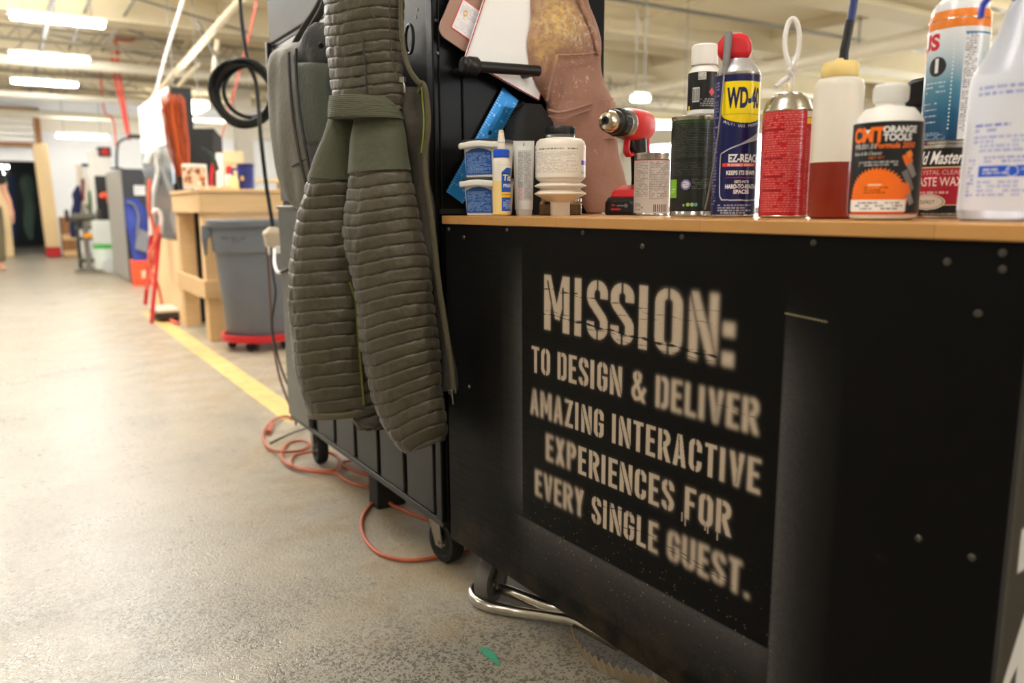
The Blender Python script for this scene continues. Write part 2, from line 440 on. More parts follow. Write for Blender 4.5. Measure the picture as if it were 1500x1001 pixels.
# far wall with a dark opening on the left
def fx(x, y=300): return onpl(x, y, (0, YW, 0), (0, 1, 0))
ox1 = fx(78)[0]; ox0 = fx(-60)[0]; oz = fx(40, 236)[2]
bm = BM()
bbox2(bm, (ox1, YW, 0), (15, YW+.2, CEIL)); bbox2(bm, (-9, YW, 0), (ox0, YW+.2, CEIL)); bbox2(bm, (ox0, YW, oz), (ox1, YW+.2, CEIL))
struct(link('wall_far', bm, M_wall, smooth=False))
bm = BM(); bbox2(bm, (-9, YW-.12, fx(40, 192)[2]), (15, YW, fx(40, 168)[2])); n += 1; struct(link('trim_%d' % n, bm, M_wallw, smooth=False))
# dark room behind the opening
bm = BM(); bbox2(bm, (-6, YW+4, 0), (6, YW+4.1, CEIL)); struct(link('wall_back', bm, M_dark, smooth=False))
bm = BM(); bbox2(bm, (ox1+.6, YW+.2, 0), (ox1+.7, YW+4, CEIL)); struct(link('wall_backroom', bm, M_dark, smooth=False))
bm = BM(); bbox2(bm, (15, -5, 0), (15.2, 30, CEIL)); struct(link('wall_right', bm, M_wallw, smooth=False))
bm = BM(); bbox2(bm, (-9.2, -5, 0), (-9, 30, CEIL)); struct(link('wall_left', bm, M_wallw, smooth=False))
# timber-framed louvre over the opening
M_timber = mat('brown_timber', (150, 104, 62), .6, noise_amt=.2, scale=12)
q0, q1 = fx(-20, 214), fx(56, 160)
wroot = struct(thing('window_1', 'brown timber framed louvre window above dark opening in far wall', 'window', (q0[0], YW-.14, q0[2])))
w_, h_ = q1[0]-q0[0], q1[2]-q0[2]
bm = BM()
for a, b in (((0, 0), (w_, .07)), ((0, h_-.07), (w_, h_)), ((0, 0), (.07, h_)), ((w_-.1, 0), (w_, h_))): bbox2(bm, (a[0], -.06, a[1]), (b[0], .02, b[1]))
link('window_frame', bm, M_timber, wroot, smooth=False)
bm = BM()
for k in range(5): bbox2(bm, (.07, -.03, .09+k*(h_-.16)/5), (w_-.1, .01, .09+(k+.72)*(h_-.16)/5))
link('louvre', bm, M_white, wroot, smooth=False)
# white pillar behind the bench with the mug
pc = onz(362, 420)
pd = atd(362, 300, 13.5)
bm = BM(); bbox2(bm, (pd[0]-.13, pd[1]-.13, 0), (pd[0]+.13, pd[1]+.13, CEIL)); n += 1; struct(link('trim_%d' % n, bm, M_wallw, smooth=False))
pd = atd(930, 200, 9.5)

# ------------------------------------------------------------------ fluorescent fittings
M_tube = mat('lit_fluorescent', (255, 255, 255), .5, emit=TUBE_COLOUR, strength=TUBE_STRENGTH)
M_house = mat('white_fitting_enamel', (226, 222, 208), .4)
def fitting(label, c, length=.86, rot=0.0, w=.13, drop=None):
    t = thing('fluorescent_light', label, 'ceiling light', c, rot, group='fluorescent strip lights under the ceiling')
    bm = BM(); bbox2(bm, (-length/2-.02, -w*.2, .02), (length/2+.02, w*.2, .05)); link('housing', bm, M_house, t, smooth=False)
    bm = BM(); bbox2(bm, (-length/2, -w/2+.01, -.03), (length/2, w/2-.01, .02)); link('diffuser', bm, M_tube, t, bevel=.015)
    up = CEIL-c[2]-.02
    for s in (-1, 1):
        bm = BM(); rod(bm, (s*length*.36, 0, .05), (s*length*.36, 0, up), .004, 8); link('hanger', bm, M_cond, t)
    return t
def aisle_light(xl, yl, xr, yr, Y):
    a = onpl(xl, yl, (0, Y, 0), (0, 1, 0)); b = onpl(xr, yr, (0, Y, 0), (0, 1, 0)); c = (a+b)/2
    return c, abs(b[0]-a[0])
for px, Y, lab in (((15, 24, 153, 35), 9.6, 'nearest strip light over the aisle, highest in the photo'),
                   ((15, 80, 130, 88), 11.6, 'strip light second down from the top left corner'),
                   ((17, 119, 113, 124), 13.8, 'strip light third down, below the second over the aisle'),
                   ((83, 200, 158, 200), 16.6, 'low strip light in front of white far wall')):
    c, l = aisle_light(*px, Y); fitting(lab, c, l, w=.12)
c = atd(274, 157, 7.5); fitting('short strip light beside coiled black cable, behind copper bristles', c, .3, w=.5)
c = atd(972, 184, 8.5); fitting('strip light glowing low between red drill and black can', c, .62, rot=math.radians(-32))
c = atd(938, 144, 7.6); fitting('small lit fitting under the long duct, above red drill', c, .16, rot=0)
# extra fittings added overhead and to the sides to brighten floor and ceiling
for (x, y) in ((.42, 7.7), (.36, 6.6), (.30, 5.5), (.25, 4.4), (-.4, .8), (-.9, 7.5), (-.9, 9.5), (-2.6, 9.0), (-2.6, 12.5), (8.5, 3.2), (10.5, 4.2), (12.5, 5.2), (6.2, 2.2), (13, 2), (9.5, .8), (2.6, 5.2), (2.6, 2.4), (-3.0, 5.0), (-3.0, 1.6), (5.4, 9.0), (5.4, 5.2), (1.6, -1.8), (-2, -2.4), (8, 12), (-1.2, 11.0), (-1.2, 14.0), (-1.6, 16.6), (3.4, 16.4), (6.5, 15.5)):
    fitting('strip light added to brighten the shop', (x, y, 2.8), 1.2, w=.2)
bm = BM(); bbox2(bm, (-9, -5.2, 0), (15, -5, CEIL)); struct(link('wall_near', bm, M_wallw, smooth=False))
# glowing window bands added in the right wall to brighten the ceiling there
M_day = mat('daylit_glazing', (240, 246, 255), .3, emit=(.93, .97, 1.0), strength=5.0)
M_frame = mat('white_window_frame', (226, 226, 222), .5)
for k_, (x, s_, yy) in enumerate(((15.0, -1, (3.5, 7.5, 11.5, 15.5)),)):
    for i, y in enumerate(yy):
        wn = struct(thing('window_%d' % (2+k_*4+i), 'glowing window band added to the right wall for light', 'window', (x, y, 0)))
        bm = BM(); bbox2(bm, (x+s_*.02, y-1.7, .85), (x+s_*.03, y+1.7, 2.45)); link('pane', bm, M_day, wn, world=True, smooth=False)
        bm = BM()
        for a in (-1.75, -.6, .55, 1.7): bbox2(bm, (x+s_*.0, y+a, .8), (x+s_*.07, y+a+.05, 2.5))
        for z in (.8, 2.45): bbox2(bm, (x+s_*.0, y-1.75, z), (x+s_*.07, y+1.75, z+.05))
        link('window_frame', bm, M_frame, wn, world=True, smooth=False)
wn = struct(thing('window_6', 'window in the wall behind the camera', 'window', (3.6, -5, 0)))
bm = BM(); bbox2(bm, (2.5, -4.98, .95), (4.9, -4.97, 2.4)); link('pane', bm, M_day, wn, world=True, smooth=False)
bm = BM()
for a in (2.45, 3.65, 4.9): bbox2(bm, (a, -5.0, .9), (a+.05, -4.93, 2.45))
for z in (.9, 2.4): bbox2(bm, (2.45, -5.0, z), (4.95, -4.93, z+.05))
link('window_frame', bm, M_frame, wn, world=True, smooth=False)
# long lagged duct running along the shop on the right
a = onpl(900, 140, (0, 0, 2.6), (0, 0, 1)); b = onpl(1345, 62, (0, 0, 2.6), (0, 0, 1))
xd = (a[0]+b[0])/2
bm = BM(); rod(bm, (xd, -2, 2.6), (xd, 17.5, 2.6), .085, 20)
dct = thing('pipe_run', 'long cream pipe running under the ceiling above the cans', 'pipe')
link('pipe', bm, M_pipe, dct)
for y in (2.5, 4.2, 6.0, 8.0, 10.5):
    bm = BM(); rod(bm, (xd, y, 2.6), (xd, y, CEIL), .012, 8); link('hanger', bm, M_cond, dct)
    bm = BM(); rod(bm, (xd, y-.03, 2.6), (xd, y+.03, 2.6), .094, 20); link('pipe_clip', bm, M_pipe, dct)
bm = BM(); rod(bm, (xd+1.1, -2, 2.9), (xd+1.1, 17.5, 2.9), .05, 14); n += 1; struct(link('trim_%d' % n, bm, M_pipe))
for y in (2.2, 3.6, 5.0, 6.8):
    bm = BM(); rod(bm, (1.2, y, 2.98), (13, y+.02, 2.98), .02, 8); n += 1; struct(link('trim_%d' % n, bm, M_cond))
# ------------------------------------------------------------------ black rolling bench with the stencilled front
TA = math.radians(2.5)
CD = A3(math.sin(TA), -math.cos(TA), 0); CN = A3(math.cos(TA), math.sin(TA), 0)
_p = onpl(648, 315, atd(1065, 322, 1.08), CN); CO = A3(_p[0], _p[1], 0)
def cart_pt(s, t, z): return CO+CD*s+CN*t+A3(0, 0, z)
def px_cart(x, y, t=.006):
    p = onpl(x, y, cart_pt(0, t, 0), CN)-CO; return p@CD, p[2]
M_black = mat('black_laminate', (17, 16, 15), .42, noise_amt=.4, scale=6, bump=.06, bscale=25)
M_blackm = mat('black_enamelled_steel', (15, 15, 16), .3, noise_amt=.2, bump=.03, bscale=30)
M_rubber = mat('black_rubber', (24, 23, 22), .7)
M_greyrub = mat('grey_rubber', (96, 90, 84), .7, noise_amt=.2)
M_steel = mat('bare_steel', (176, 174, 170), .3, metal=1.0)
M_galv = mat('galvanised_steel', (150, 146, 138), .35, metal=1.0, noise_amt=.2)
M_screw = mat('dull_screw_steel', (96, 92, 84), .45, metal=.8)
cart = thing('rolling_workbench', 'black rolling workbench with stencilled mission text under a maple top', 'workbench', CO, -PI/2+TA)

# condensed stencil letters drawn as strokes: width, strokes, gaps (all in units of the letter height)
def arc(cx, cy, rx, ry, a0, a1, n=10):
    return [(cx+rx*math.cos(math.radians(a0+(a1-a0)*k/n)), cy+ry*math.sin(math.radians(a0+(a1-a0)*k/n))) for k in range(n+1)]
def glyph(ch, w, t):
    a = t/2; r = (w-t)/2; ry = max(r, .12); m = w/2; g = .036
    P, N = [], []
    cut = lambda x0, y0, x1, y1, th=g: N.append(([(x0, y0), (x1, y1)], th))
    S = lambda *p, th=t: P.append((list(p), th))
    if ch == 'I': S((a, 0), (a, 1))
    elif ch == 'O':
        S(*(arc(m, 1-a-ry, r, ry, 0, 180)+arc(m, a+ry, r, ry, 180, 360)+[(w-a, 1-a-ry), (w-a, 1-a-ry+.01)])); cut(m, .78, m, 1.05); cut(m, -.05, m, .22)
    elif ch == 'S':
        S(*([(w-a, .70)]+arc(m, 1-a-ry, r, ry, 0, 180)+[(a, .68), (a+.03, .62), (w-a-.03, .38), (w-a, .32)]+arc(m, a+ry, r, ry, 0, -180)+[(a, .30)])); cut(m, .8, m, 1.05); cut(m, -.05, m, .2)
    elif ch in 'CG':
        b = [(w-a, .64)]+arc(m, 1-a-ry, r, ry, 0, 180)+arc(m, a+ry, r, ry, 180, 360)
        S(*(b+([(w-a, .36)] if ch == 'C' else [(w-a, .52)]))); cut(m, .8, m, 1.05); cut(m, -.05, m, .2)
        if ch == 'G': S((w*.5, .48), (w, .48), th=t*.75)
    elif ch == 'D':
        S((a, 0), (a, 1)); S(*([(a, 1-a*.85), (m, 1-a*.85)]+arc(w-a-r*.8, 1-a*.85-ry, r*.8, ry, 90, 0)+arc(w-a-r*.8, a*.85+ry, r*.8, ry, 0, -90)+[(a, a*.85)])); cut(t+.015, -.05, t+.015, 1.05)
    elif ch in 'EFL':
        S((a, 0), (a, 1))
        if ch in 'EF': S((a, 1-a*.85), (w, 1-a*.85), th=t*.85); S((a, .52), (w*.9, .52), th=t*.8)
        if ch in 'EL': S((a, a*.85), (w, a*.85), th=t*.85)
    elif ch == 'T': S((m, 0), (m, 1)); S((0, 1-a*.85), (w, 1-a*.85), th=t*.85)
    elif ch == 'N':
        S((a, 0), (a, 1)); S((w-a, 0), (w-a, 1)); S((a-.05, 1.14), (w-a+.05, -.14), th=t*.95)
        k = t*.62; cut(a-.05-k*.2, 1.0, w*.58, -.05); cut(w*.42, 1.05, w-a+.05+k*.2, .0)
    elif ch == 'M':
        S((a, 0), (a, 1)); S((w-a, 0), (w-a, 1)); S((a, 1.05), (m, .22), th=t*.9); S((w-a, 1.05), (m, .22), th=t*.9)
        cut(t*.55, .9, m-.05, .2); cut(w-t, .8, w-t, .3)
    elif ch == 'V': S((a*.9, 1.05), (m, -.02), th=t*.95); S((w-a*.9, 1.05), (m, -.02), th=t*.95); cut(m+.05, .75, m, .05)
    elif ch == 'A': S((a*.9, -.05), (m, 1.02), th=t*.95); S((w-a*.9, -.05), (m, 1.02), th=t*.95); S((a, .28), (w-a, .28), th=t*.7); cut(m-.03, .95, m-.02, .35)
    elif ch in 'RP':
        y0 = .46
        S((a, 0), (a, 1)); rr = (1-y0)/2-a*.4
        S(*([(a, 1-a*.85), (m, 1-a*.85)]+arc(m, (1+y0)/2, r, (1-y0)/2-a*.85, 90, -90)+[(a, y0+a*.85)])); cut(t+.015, y0-.05, t+.015, 1.05)
        if ch == 'R': S((m-.02, y0+.1), (w-a+.03, -.05))
    elif ch == 'X': S((a*.9, 1.08), (w-a*.9, -.08)); S((w-a*.9, 1.08), (a*.9, -.08))
    elif ch == 'Y': S((a*.9, 1.08), (m, .42)); S((w-a*.9, 1.08), (m, .42)); S((m, .46), (m, 0))
    elif ch == 'Z': S((0, 1-a*.85), (w, 1-a*.85), th=t*.85); S((0, a*.85), (w, a*.85), th=t*.85); S((w-a, 1.0), (a, 0))
    elif ch == 'U': S(*([(a, 1)]+arc(m, a+ry, r, ry, 180, 360)+[(w-a, 1)])); cut(m, -.05, m, .2)
    elif ch == '&':
        S((w-a*.6, -.06), (w*.24, .74), (w*.24, .86), (w*.42, .93), (w*.6, .86), (w*.58, .7), (a, .36), (a, .2), (w*.28, .08), (w*.5, .09), (w*.72, .2), (w-a*.4, .48), th=t*.82); cut(w*.42, .75, w*.42, 1.05)
    elif ch == ':': S((a, .0), (a, .2), th=t*1.15); S((a, .42), (a, .62), th=t*1.15)
    elif ch == '.': S((a, 0), (a, .14), th=t*.9)
    return P, N
GW = dict(M=.60, I=.19, N=.50, A=.47, T=.40, X=.46, V=.47, Y=.45, L=.37, E=.37, F=.36, O=.45, S=.43, C=.43, G=.44, D=.45, R=.46, P=.44, Z=.41, U=.45)
GW['&'] = .56; GW[':'] = .2; GW['.'] = .16; GW[' '] = .17
PS0, PS1, PZ0, PZ1 = .22, .95, .17, .80
cv = Canvas(PS1-PS0, PZ1-PZ0, .001, (0, 0, 0))
GX, GZ = cv.X+PS0, cv.Y+PZ0
def stencil_line(txt, s0, s1, z, h, boxes=None, t=.158):
    m = np.zeros(GX.shape)
    adv = [(GW[c]) for c in txt]; gap = .10
    tot = sum(adv)+gap*(len(txt)-1); k = (s1-s0)/tot; x = 0
    for i, c in enumerate(txt):
        w = GW[c]
        if boxes: X0, X1 = boxes[i]; kx = (X1-X0)/w
        else: X0, kx = s0+x*k, k
        x += w+gap
        if c == ' ': continue
        sel = (GX > X0-.02) & (GX < X0+w*kx+.02) & (GZ > z-.02) & (GZ < z+h+.02)
        jj, ii = np.where(sel); sl = (slice(jj.min(), jj.max()+1), slice(ii.min(), ii.max()+1))
        lx, ly = (GX[sl]-X0)/kx, (GZ[sl]-z)/h
        # true stroke width: letters narrower than drawn keep their weight
        P, N = glyph(c, w, t)
        g = np.zeros(lx.shape)
        for p, th in P: g = np.maximum(g, stroke_mask(lx, ly, p, th))
        for p, th in N: g = g*(1-stroke_mask(lx, ly, p, th))
        g *= (ly >= 0) & (ly <= 1.0) & (lx >= -.02) & (lx <= w+.02)
        m[sl] = np.maximum(m[sl], g)
    return m
def pxs(x, y): return px_cart(x, y)[0]
mb = [(797, 834.5), (841.5, 854), (860, 890.5), (894.5, 929), (936, 951), (959.5, 999.5), (1009.5, 1052), (1060, 1080)]
boxes = [(pxs(a, 430+(a-797)*.2), pxs(b, 430+(b-797)*.2)) for a, b in mb]
L1 = stencil_line('MISSION:', 0, 1, .658, .0995, boxes, t=.155)
# the colon sits low, on the baseline
L2 = stencil_line('TO DESIGN & DELIVER', .316, .836, .572, .050)
L3 = stencil_line('AMAZING INTERACTIVE', .311, .843, .490, .050)
L4 = stencil_line('EXPERIENCES FOR', .361, .797, .412, .050)
L5 = stencil_line('EVERY SINGLE GUEST.', .327, .834, .333, .050)
def soft(m, s_sharp, s_soft, w): return blur(m, s_sharp)*(1-w)+blur(m, s_soft)*w
def sstep(x, a, b):
    q = np.clip((x-a)/(b-a), 0, 1); return q*q*(3-2*q)
letters = soft(L1, .7, 3.2, .25+.75*sstep(GX, .60, .78))*1.0
letters = np.maximum(letters, soft(L2, .7, 2.8, .15+.85*sstep(GX, .5, .72)))
letters = np.maximum(letters, soft(L3, .6, 2.6, np.clip(1-sstep(GX, .40, .45)+.7*sstep(GX, .74, .80), .08, 1)))
letters = np.maximum(letters, soft(L4, .6, 3.0, np.clip(1-sstep(GX, .43, .47)+.35*sstep(GX, .6, .66), .08, 1)))
letters = np.maximum(letters, soft(L5, .6, 3.0, np.clip(1-sstep(GX, .44, .50)+sstep(GX, .60, .68), .08, 1)))
# drips under FOR
for s, l in ((pxs(1004, 757), .012), (pxs(1033, 768), .006), (pxs(1037, 770), .009), (pxs(1051, 778), .013), (pxs(999, 754), .007)):
    letters = np.maximum(letters, .9*np.clip(1-np.abs(GX-s)/.0022, 0, 1)*(GZ < .42)*(GZ > .412-l))
# scratches through the paint
def scratch(s0, z0, s1, z1, th, al):
    global letters
    zz = z0+(GX-s0)*(z1-z0)/(s1-s0)+.0012*np.sin(GX*90+s0*50)
    wob = .6+.4*np.sin(GX*230+z0*900)
    letters = letters*(1-al*np.clip(1.5-np.abs(GZ-zz)/(th*wob), 0, 1)*(GX > s0)*(GX < s1))
for q in ((.34, .733, .45, .730, .0012, .95), (.40, .728, .62, .722, .0010, .8), (.34, .687, .50, .681, .0013, .9), (.44, .682, .76, .667, .0022, .95), (.47, .674, .74, .672, .0010, .6),
          (.36, .692, .44, .690, .0008, .7), (.52, .704, .64, .706, .0007, .6), (.60, .716, .75, .714, .0007, .6), (.55, .664, .76, .660, .0008, .6), (.70, .730, .77, .733, .0007, .5),
          (.64, .358, .80, .346, .0009, .8), (.66, .350, .82, .340, .0009, .7), (.52, .372, .62, .384, .0012, .8), (.56, .350, .66, .362, .0010, .7), (.76, .600, .83, .596, .0008, .6)):
    scratch(*q)
mark_ = np.clip(1.3-np.abs(GZ-(.742-(GX-.87)*.07))/.0012, 0, 1)*(GX > .868)*(GX < .93)*(.4+.6*np.sin(GX*700)**2)
letters *= .86+.14*rng.random(letters.shape)
# overspray outside the card the stencil was cut from
bx0, bx1, bz0 = .286, .869, .275
speck = blur(rng.random(GX.shape), 1.2); speck = (speck-speck.mean())/speck.std()
def band(d, sig): return np.where(d > 0, np.exp(-(d/sig)), 0)*sstep(d, -.004, .006)
haze = .30*band(GX-bx1, .03)*sstep(GZ, .78, .62)*(GZ > bz0-.2)
haze = np.maximum(haze, .25*band(bx0-GX, .028)*sstep(GZ, .26, .34)*sstep(GZ, .86, .62))
inx = sstep(GX, bx0-.05, bx0+.05)*sstep(GX, bx1+.03, bx1-.02)
haze = np.maximum(haze, .27*band(bz0-GZ, .05)*inx)
haze = np.clip(haze*(1+.07*speck), 0, 1)
dots = (blur((rng.random(GX.shape) > .9982)*1.0, .7)*3.0)*np.exp(-np.abs(bz0-.01-GZ)/.05)*inx
base = lin((9, 8, 8)); tan = lin((190, 171, 150)); grey = lin((170, 165, 160))
colr = base+(grey-base)*(np.clip(haze*.58, 0, 1))[..., None]
colr = colr+(lin((200, 180, 140))-colr)*np.clip(dots*.6, 0, .8)[..., None]
colr = colr*(1-letters[..., None])+tan*letters[..., None]
colr = colr+(lin((190, 176, 130))-colr)*(mark_*.6)[..., None]
PB, PT, PL, PR = .128, .842, .0, 1.155
sa = np.concatenate([np.linspace(PL, PS0, 24)[:-1], GX[0], np.linspace(PS1, PR, 24)[1:]])
za = np.concatenate([np.linspace(PB, PZ0, 8)[:-1], GZ[:, 0], np.linspace(PZ1, PT, 8)[1:]])
SX, SZ = np.meshgrid(sa, za); cc = np.zeros(SX.shape+(3,)); cc[:] = base
cc[7:7+GX.shape[0], 23:23+GX.shape[1]] = colr
M_panel = paint_mat('stencilled_black_panel', .40, bump=.05); M_panel.node_tree.nodes['Principled BSDF'].inputs['Specular IOR Level'].default_value = .13
nt = M_panel.node_tree
def panel_wear():
    """worn roughness, brown dust along the lower edge, fine scuffs"""
    L = nt.links.new; N = nt.nodes.new; b = nt.nodes['Principled BSDF']; a = nt.nodes['paint_attr']
    tc = N('ShaderNodeTexCoord'); sp = N('ShaderNodeSeparateXYZ'); L(tc.outputs['Object'], sp.inputs[0])
    nz = N('ShaderNodeTexNoise'); nz.inputs['Scale'].default_value = 7; nz.inputs['Detail'].default_value = 8; nz.inputs['Roughness'].default_value = .7; L(tc.outputs['Object'], nz.inputs['Vector'])
    mp = N('ShaderNodeMapping'); mp.inputs['Scale'].default_value = (3, 1, 45); mp.inputs['Rotation'].default_value = (0, .12, 0); L(tc.outputs['Object'], mp.inputs['Vector'])
    n2 = N('ShaderNodeTexNoise'); n2.inputs['Scale'].default_value = 4; n2.inputs['Detail'].default_value = 6; L(mp.outputs['Vector'], n2.inputs['Vector'])
    h = N('ShaderNodeMapRange'); h.inputs['From Min'].default_value = .27; h.inputs['From Max'].default_value = .13; L(sp.outputs['Z'], h.inputs['Value'])
    r1 = N('ShaderNodeMapRange'); r1.inputs['From Min'].default_value = .45; r1.inputs['From Max'].default_value = .7; L(nz.outputs['Fac'], r1.inputs['Value'])
    mu = N('ShaderNodeMath'); mu.operation = 'MULTIPLY'; L(h.outputs[0], mu.inputs[0]); L(r1.outputs[0], mu.inputs[1])
    m2 = N('ShaderNodeMath'); m2.operation = 'MULTIPLY'; L(mu.outputs[0], m2.inputs[0]); m2.inputs[1].default_value = .45
    mx = N('ShaderNodeMix'); mx.data_type = 'RGBA'; L(m2.outputs[0], mx.inputs['Factor']); L(a.outputs['Color'], mx.inputs['A']); mx.inputs['B'].default_value = rgb(92, 76, 52)
    L(mx.outputs['Result'], b.inputs['Base Color'])
    r2 = N('ShaderNodeMapRange'); r2.inputs['From Min'].default_value = .3; r2.inputs['From Max'].default_value = .75; r2.inputs['To Min'].default_value = .34; r2.inputs['To Max'].default_value = .55
    L(n2.outputs['Fac'], r2.inputs['Value']); L(r2.outputs[0], b.inputs['Roughness'])
panel_wear()
painted('front_panel', np.stack([SX, np.full_like(SX, .006), SZ], -1), cc, M_panel, cart)
bm = BM(); bbox2(bm, (PL, .0072, PB), (PR, .024, PT)); link('panel_board', bm, mat('raw_panel_edge', (120, 98, 70), .7, noise_amt=.2), cart, smooth=False)
# maple top
def maple():
    m = mat('maple_butcher_block', (198, 146, 84), .42, noise_amt=.16, scale=5, stretch=(1.2, 9, 9), coat=.15)
    nt = m.node_tree; b = nt.nodes['Principled BSDF']; L = nt.links.new
    tc = nt.nodes.new('ShaderNodeTexCoord'); br = nt.nodes.new('ShaderNodeTexBrick'); br.inputs['Scale'].default_value = 1.0
    br.inputs['Brick Width'].default_value = .33; br.inputs['Row Height'].default_value = .038; br.inputs['Mortar Size'].default_value = .0006
    br.inputs['Color1'].default_value = (.82, .82, .82, 1); br.inputs['Color2'].default_value = (1.08, 1.04, 1.0, 1); br.inputs['Mortar'].default_value = (.6, .55, .5, 1)
    mp = nt.nodes.new('ShaderNodeMapping'); mp.inputs['Location'].default_value = (.1, .012, 0); L(tc.outputs['Object'], mp.inputs['Vector']); L(mp.outputs['Vector'], br.inputs['Vector'])
    mx = nt.nodes.new('ShaderNodeMix'); mx.data_type = 'RGBA'; mx.blend_type = 'MULTIPLY'; mx.inputs['Factor'].default_value = .9
    src = b.inputs['Base Color'].links[0].from_socket; L(src, mx.inputs['A']); L(br.outputs['Color'], mx.inputs['B']); L(mx.outputs['Result'], b.inputs['Base Color'])
    return m
bm = BM(); bbox2(bm, (-.004, 0, PT), (1.75, .62, HW)); link('worktop', bm, maple(), cart, bevel=.002)
# near end with a white stencilled numeral
E_T = []
def px_end(x, y): 
    p = onpl(x, y, cart_pt(PR, 0, 0), CD)-CO; return p@CN, p[2]
e1 = [px_end(1476, 960), px_end(1500, 890)]
ecv = Canvas(.60, PT-PB, .0015, (9, 8, 8))
t0, z0 = px_end(1487, 1000); t1, z1 = px_end(1486, 905)
zt = px_end(1500, 893)[1]-PB; tl = px_end(1470, 950)[0]-.012; tr_ = tl+.075
ecv.poly([(tl, zt-.085), (tl+.042, zt), (tl+.078, zt), (tl+.078, zt-.34), (tl+.036, zt-.34), (tl+.036, zt-.065), (tl, zt-.105)], (226, 222, 216))
tq, zq = px_end(1495, 800); tq -= .012; ecv.rect(tq-.004, zq-PB-.03, tq+.05, zq-PB+.02, (226, 222, 216))
Pm = np.stack([np.full_like(ecv.X, PR+.0012), ecv.X+.012, ecv.Y+PB], -1)
painted('end_panel', Pm, blur(ecv.a[..., 0], .8)[..., None]*np.array([1, .98, .95])+0*ecv.a, paint_mat('stencilled_end_panel', .4), cart)
bm = BM(); bbox2(bm, (PR-.018, .024, PB), (PR+.0004, .60, PT)); bbox2(bm, (PL, .585, PB), (PR-.018, .60, PT)); bbox2(bm, (PL, .024, PB), (PL+.018, .585, PT)); bbox2(bm, (PL+.018, .024, PB), (PR-.018, .585, PB+.018))
link('carcass', bm, M_black, cart, smooth=False)
bm = BM()
bbox2(bm, (PR-.002, .0046, PB), (PR+.0026, .0072, PT)); bbox2(bm, (PR+.0002, .0072, PB), (PR+.0026, .012, PT)); link('corner_angle', bm, mat('dark_grey_angle', (46, 44, 43), .4), cart, smooth=False)
for (x, y) in ((656, 336), (678, 348), (741, 337), (852, 341), (939, 361), (997, 347), (1190, 356), (1386, 384), (1431, 460), (1467, 371), (1467, 395), (1344, 790), (1422, 818), (686, 567)):
    s, z = px_cart(x, y, .003); bm = BM()
    lathe(bm, [(0, .0010), (.0016, .0010), (.0016, .0024), (.0030, .0022), (.0040, .0010), (.0044, 0)], 14, Matrix.Translation((s, .0058, z)) @ Matrix.Rotation(PI/2, 4, 'X'))
    link('screw', bm, M_screw, cart)
def caster(parent, c, rz, r=.048, w=.034, plate_z=.128, wheel=M_greyrub, world=False):
    M = Matrix.Translation(V(c)) @ Matrix.Rotation(rz, 4, 'Z')
    bm = BM(); Mw = M @ Matrix.Translation((-.03, 0, r)) @ Matrix.Rotation(PI/2, 4, 'X')
    lathe(bm, [(0, -w*.3), (r*.35, -w*.34), (r*.4, -w*.3), (r*.66, -w*.3), (r*.72, -w/2), (r*.94, -w/2), (r, -w*.3), (r, w*.3), (r*.94, w/2), (r*.72, w/2), (r*.66, w*.3), (r*.4, w*.3), (r*.35, w*.34), (0, w*.3)], 30, Mw)
    wbm = bm
    bm = BM()
    for s in (-1, 1):
        hexa(bm, [M @ Vector(p) for p in ((-.045, s*(w/2+.003), r-.012), (-.015, s*(w/2+.003), r-.012), (.03, s*(w/2+.003), plate_z-.006), (-.03, s*(w/2+.003), plate_z-.006),
                                          (-.045, s*(w/2+.006), r-.012), (-.015, s*(w/2+.006), r-.012), (.03, s*(w/2+.006), plate_z-.006), (-.03, s*(w/2+.006), plate_z-.006))])
    box(bm, (0, 0, plate_z-.005), (.08, .06, .006), M=M); rod(bm, M @ Vector((-.03, -w/2-.01, r)), M @ Vector((-.03, w/2+.01, r)), .006, 12)
    fk = link('caster', bm, M_galv, parent, world=world); link('wheel', wbm, wheel, fk, world=world)
    bm = BM(); lathe(bm, [(0, -w*.36), (r*.22, -w*.38), (r*.30, -w*.31), (r*.30, w*.31), (r*.22, w*.38), (0, w*.36)], 20, Mw); link('hub', bm, M_steel, fk, world=world)
for s, t, rz in ((.075, .085, 2.0), (1.06, .10, .4), (.14, .50, .2), (1.04, .50, 2.0)): caster(cart, (s, t, 0), rz)

# ------------------------------------------------------------------ stainless bent tube and the toothed strip on the floor by the cart
M_stain = mat('brushed_stainless', (196, 190, 180), .24, metal=1.0, noise_amt=.1)
pts = []
def fl(x, y, z): return tuple(onz(x, y, z))
bt = thing('bent_steel_tube', 'shiny bent steel tube looping out from under the black bench', 'tube', fl(760, 890, 0))
path = [fl(905, 945, .03), fl(870, 925, .032), fl(842, 911, .034), fl(815, 905, .028), fl(760, 897, .014), fl(720, 890, .0135), fl(699, 880, .0135), fl(693, 866, .016), fl(708, 857, .024), fl(728, 861, .03), fl(760, 872, .036), fl(800, 887, .04), fl(842, 897, .045), fl(880, 915, .05)]
bm = BM(); tube(bm, smooth_path(path, 7), .0125, 16); link('tube', bm, M_stain, bt, world=True)
bt2 = thing('toothed_strip', 'curved steel strip with saw teeth lying under the black bench', 'metal strip', fl(880, 980, 0))
bm = BM(); base_pts = smooth_path([fl(834, 912, 0), fl(842, 940, 0), fl(856, 965, 0), fl(880, 985, 0), fl(915, 1000, 0), fl(960, 1012, 0), fl(1010, 1020, 0)], 8)
n_ = len(base_pts)
rows = [[], [], [], []]
acc = 0; prev = None
top_h = .045
lo, hi = [], []
dense = []
for i in range(n_-1):
    for k in range(6): dense.append(base_pts[i]+(base_pts[i+1]-base_pts[i])*k/6)
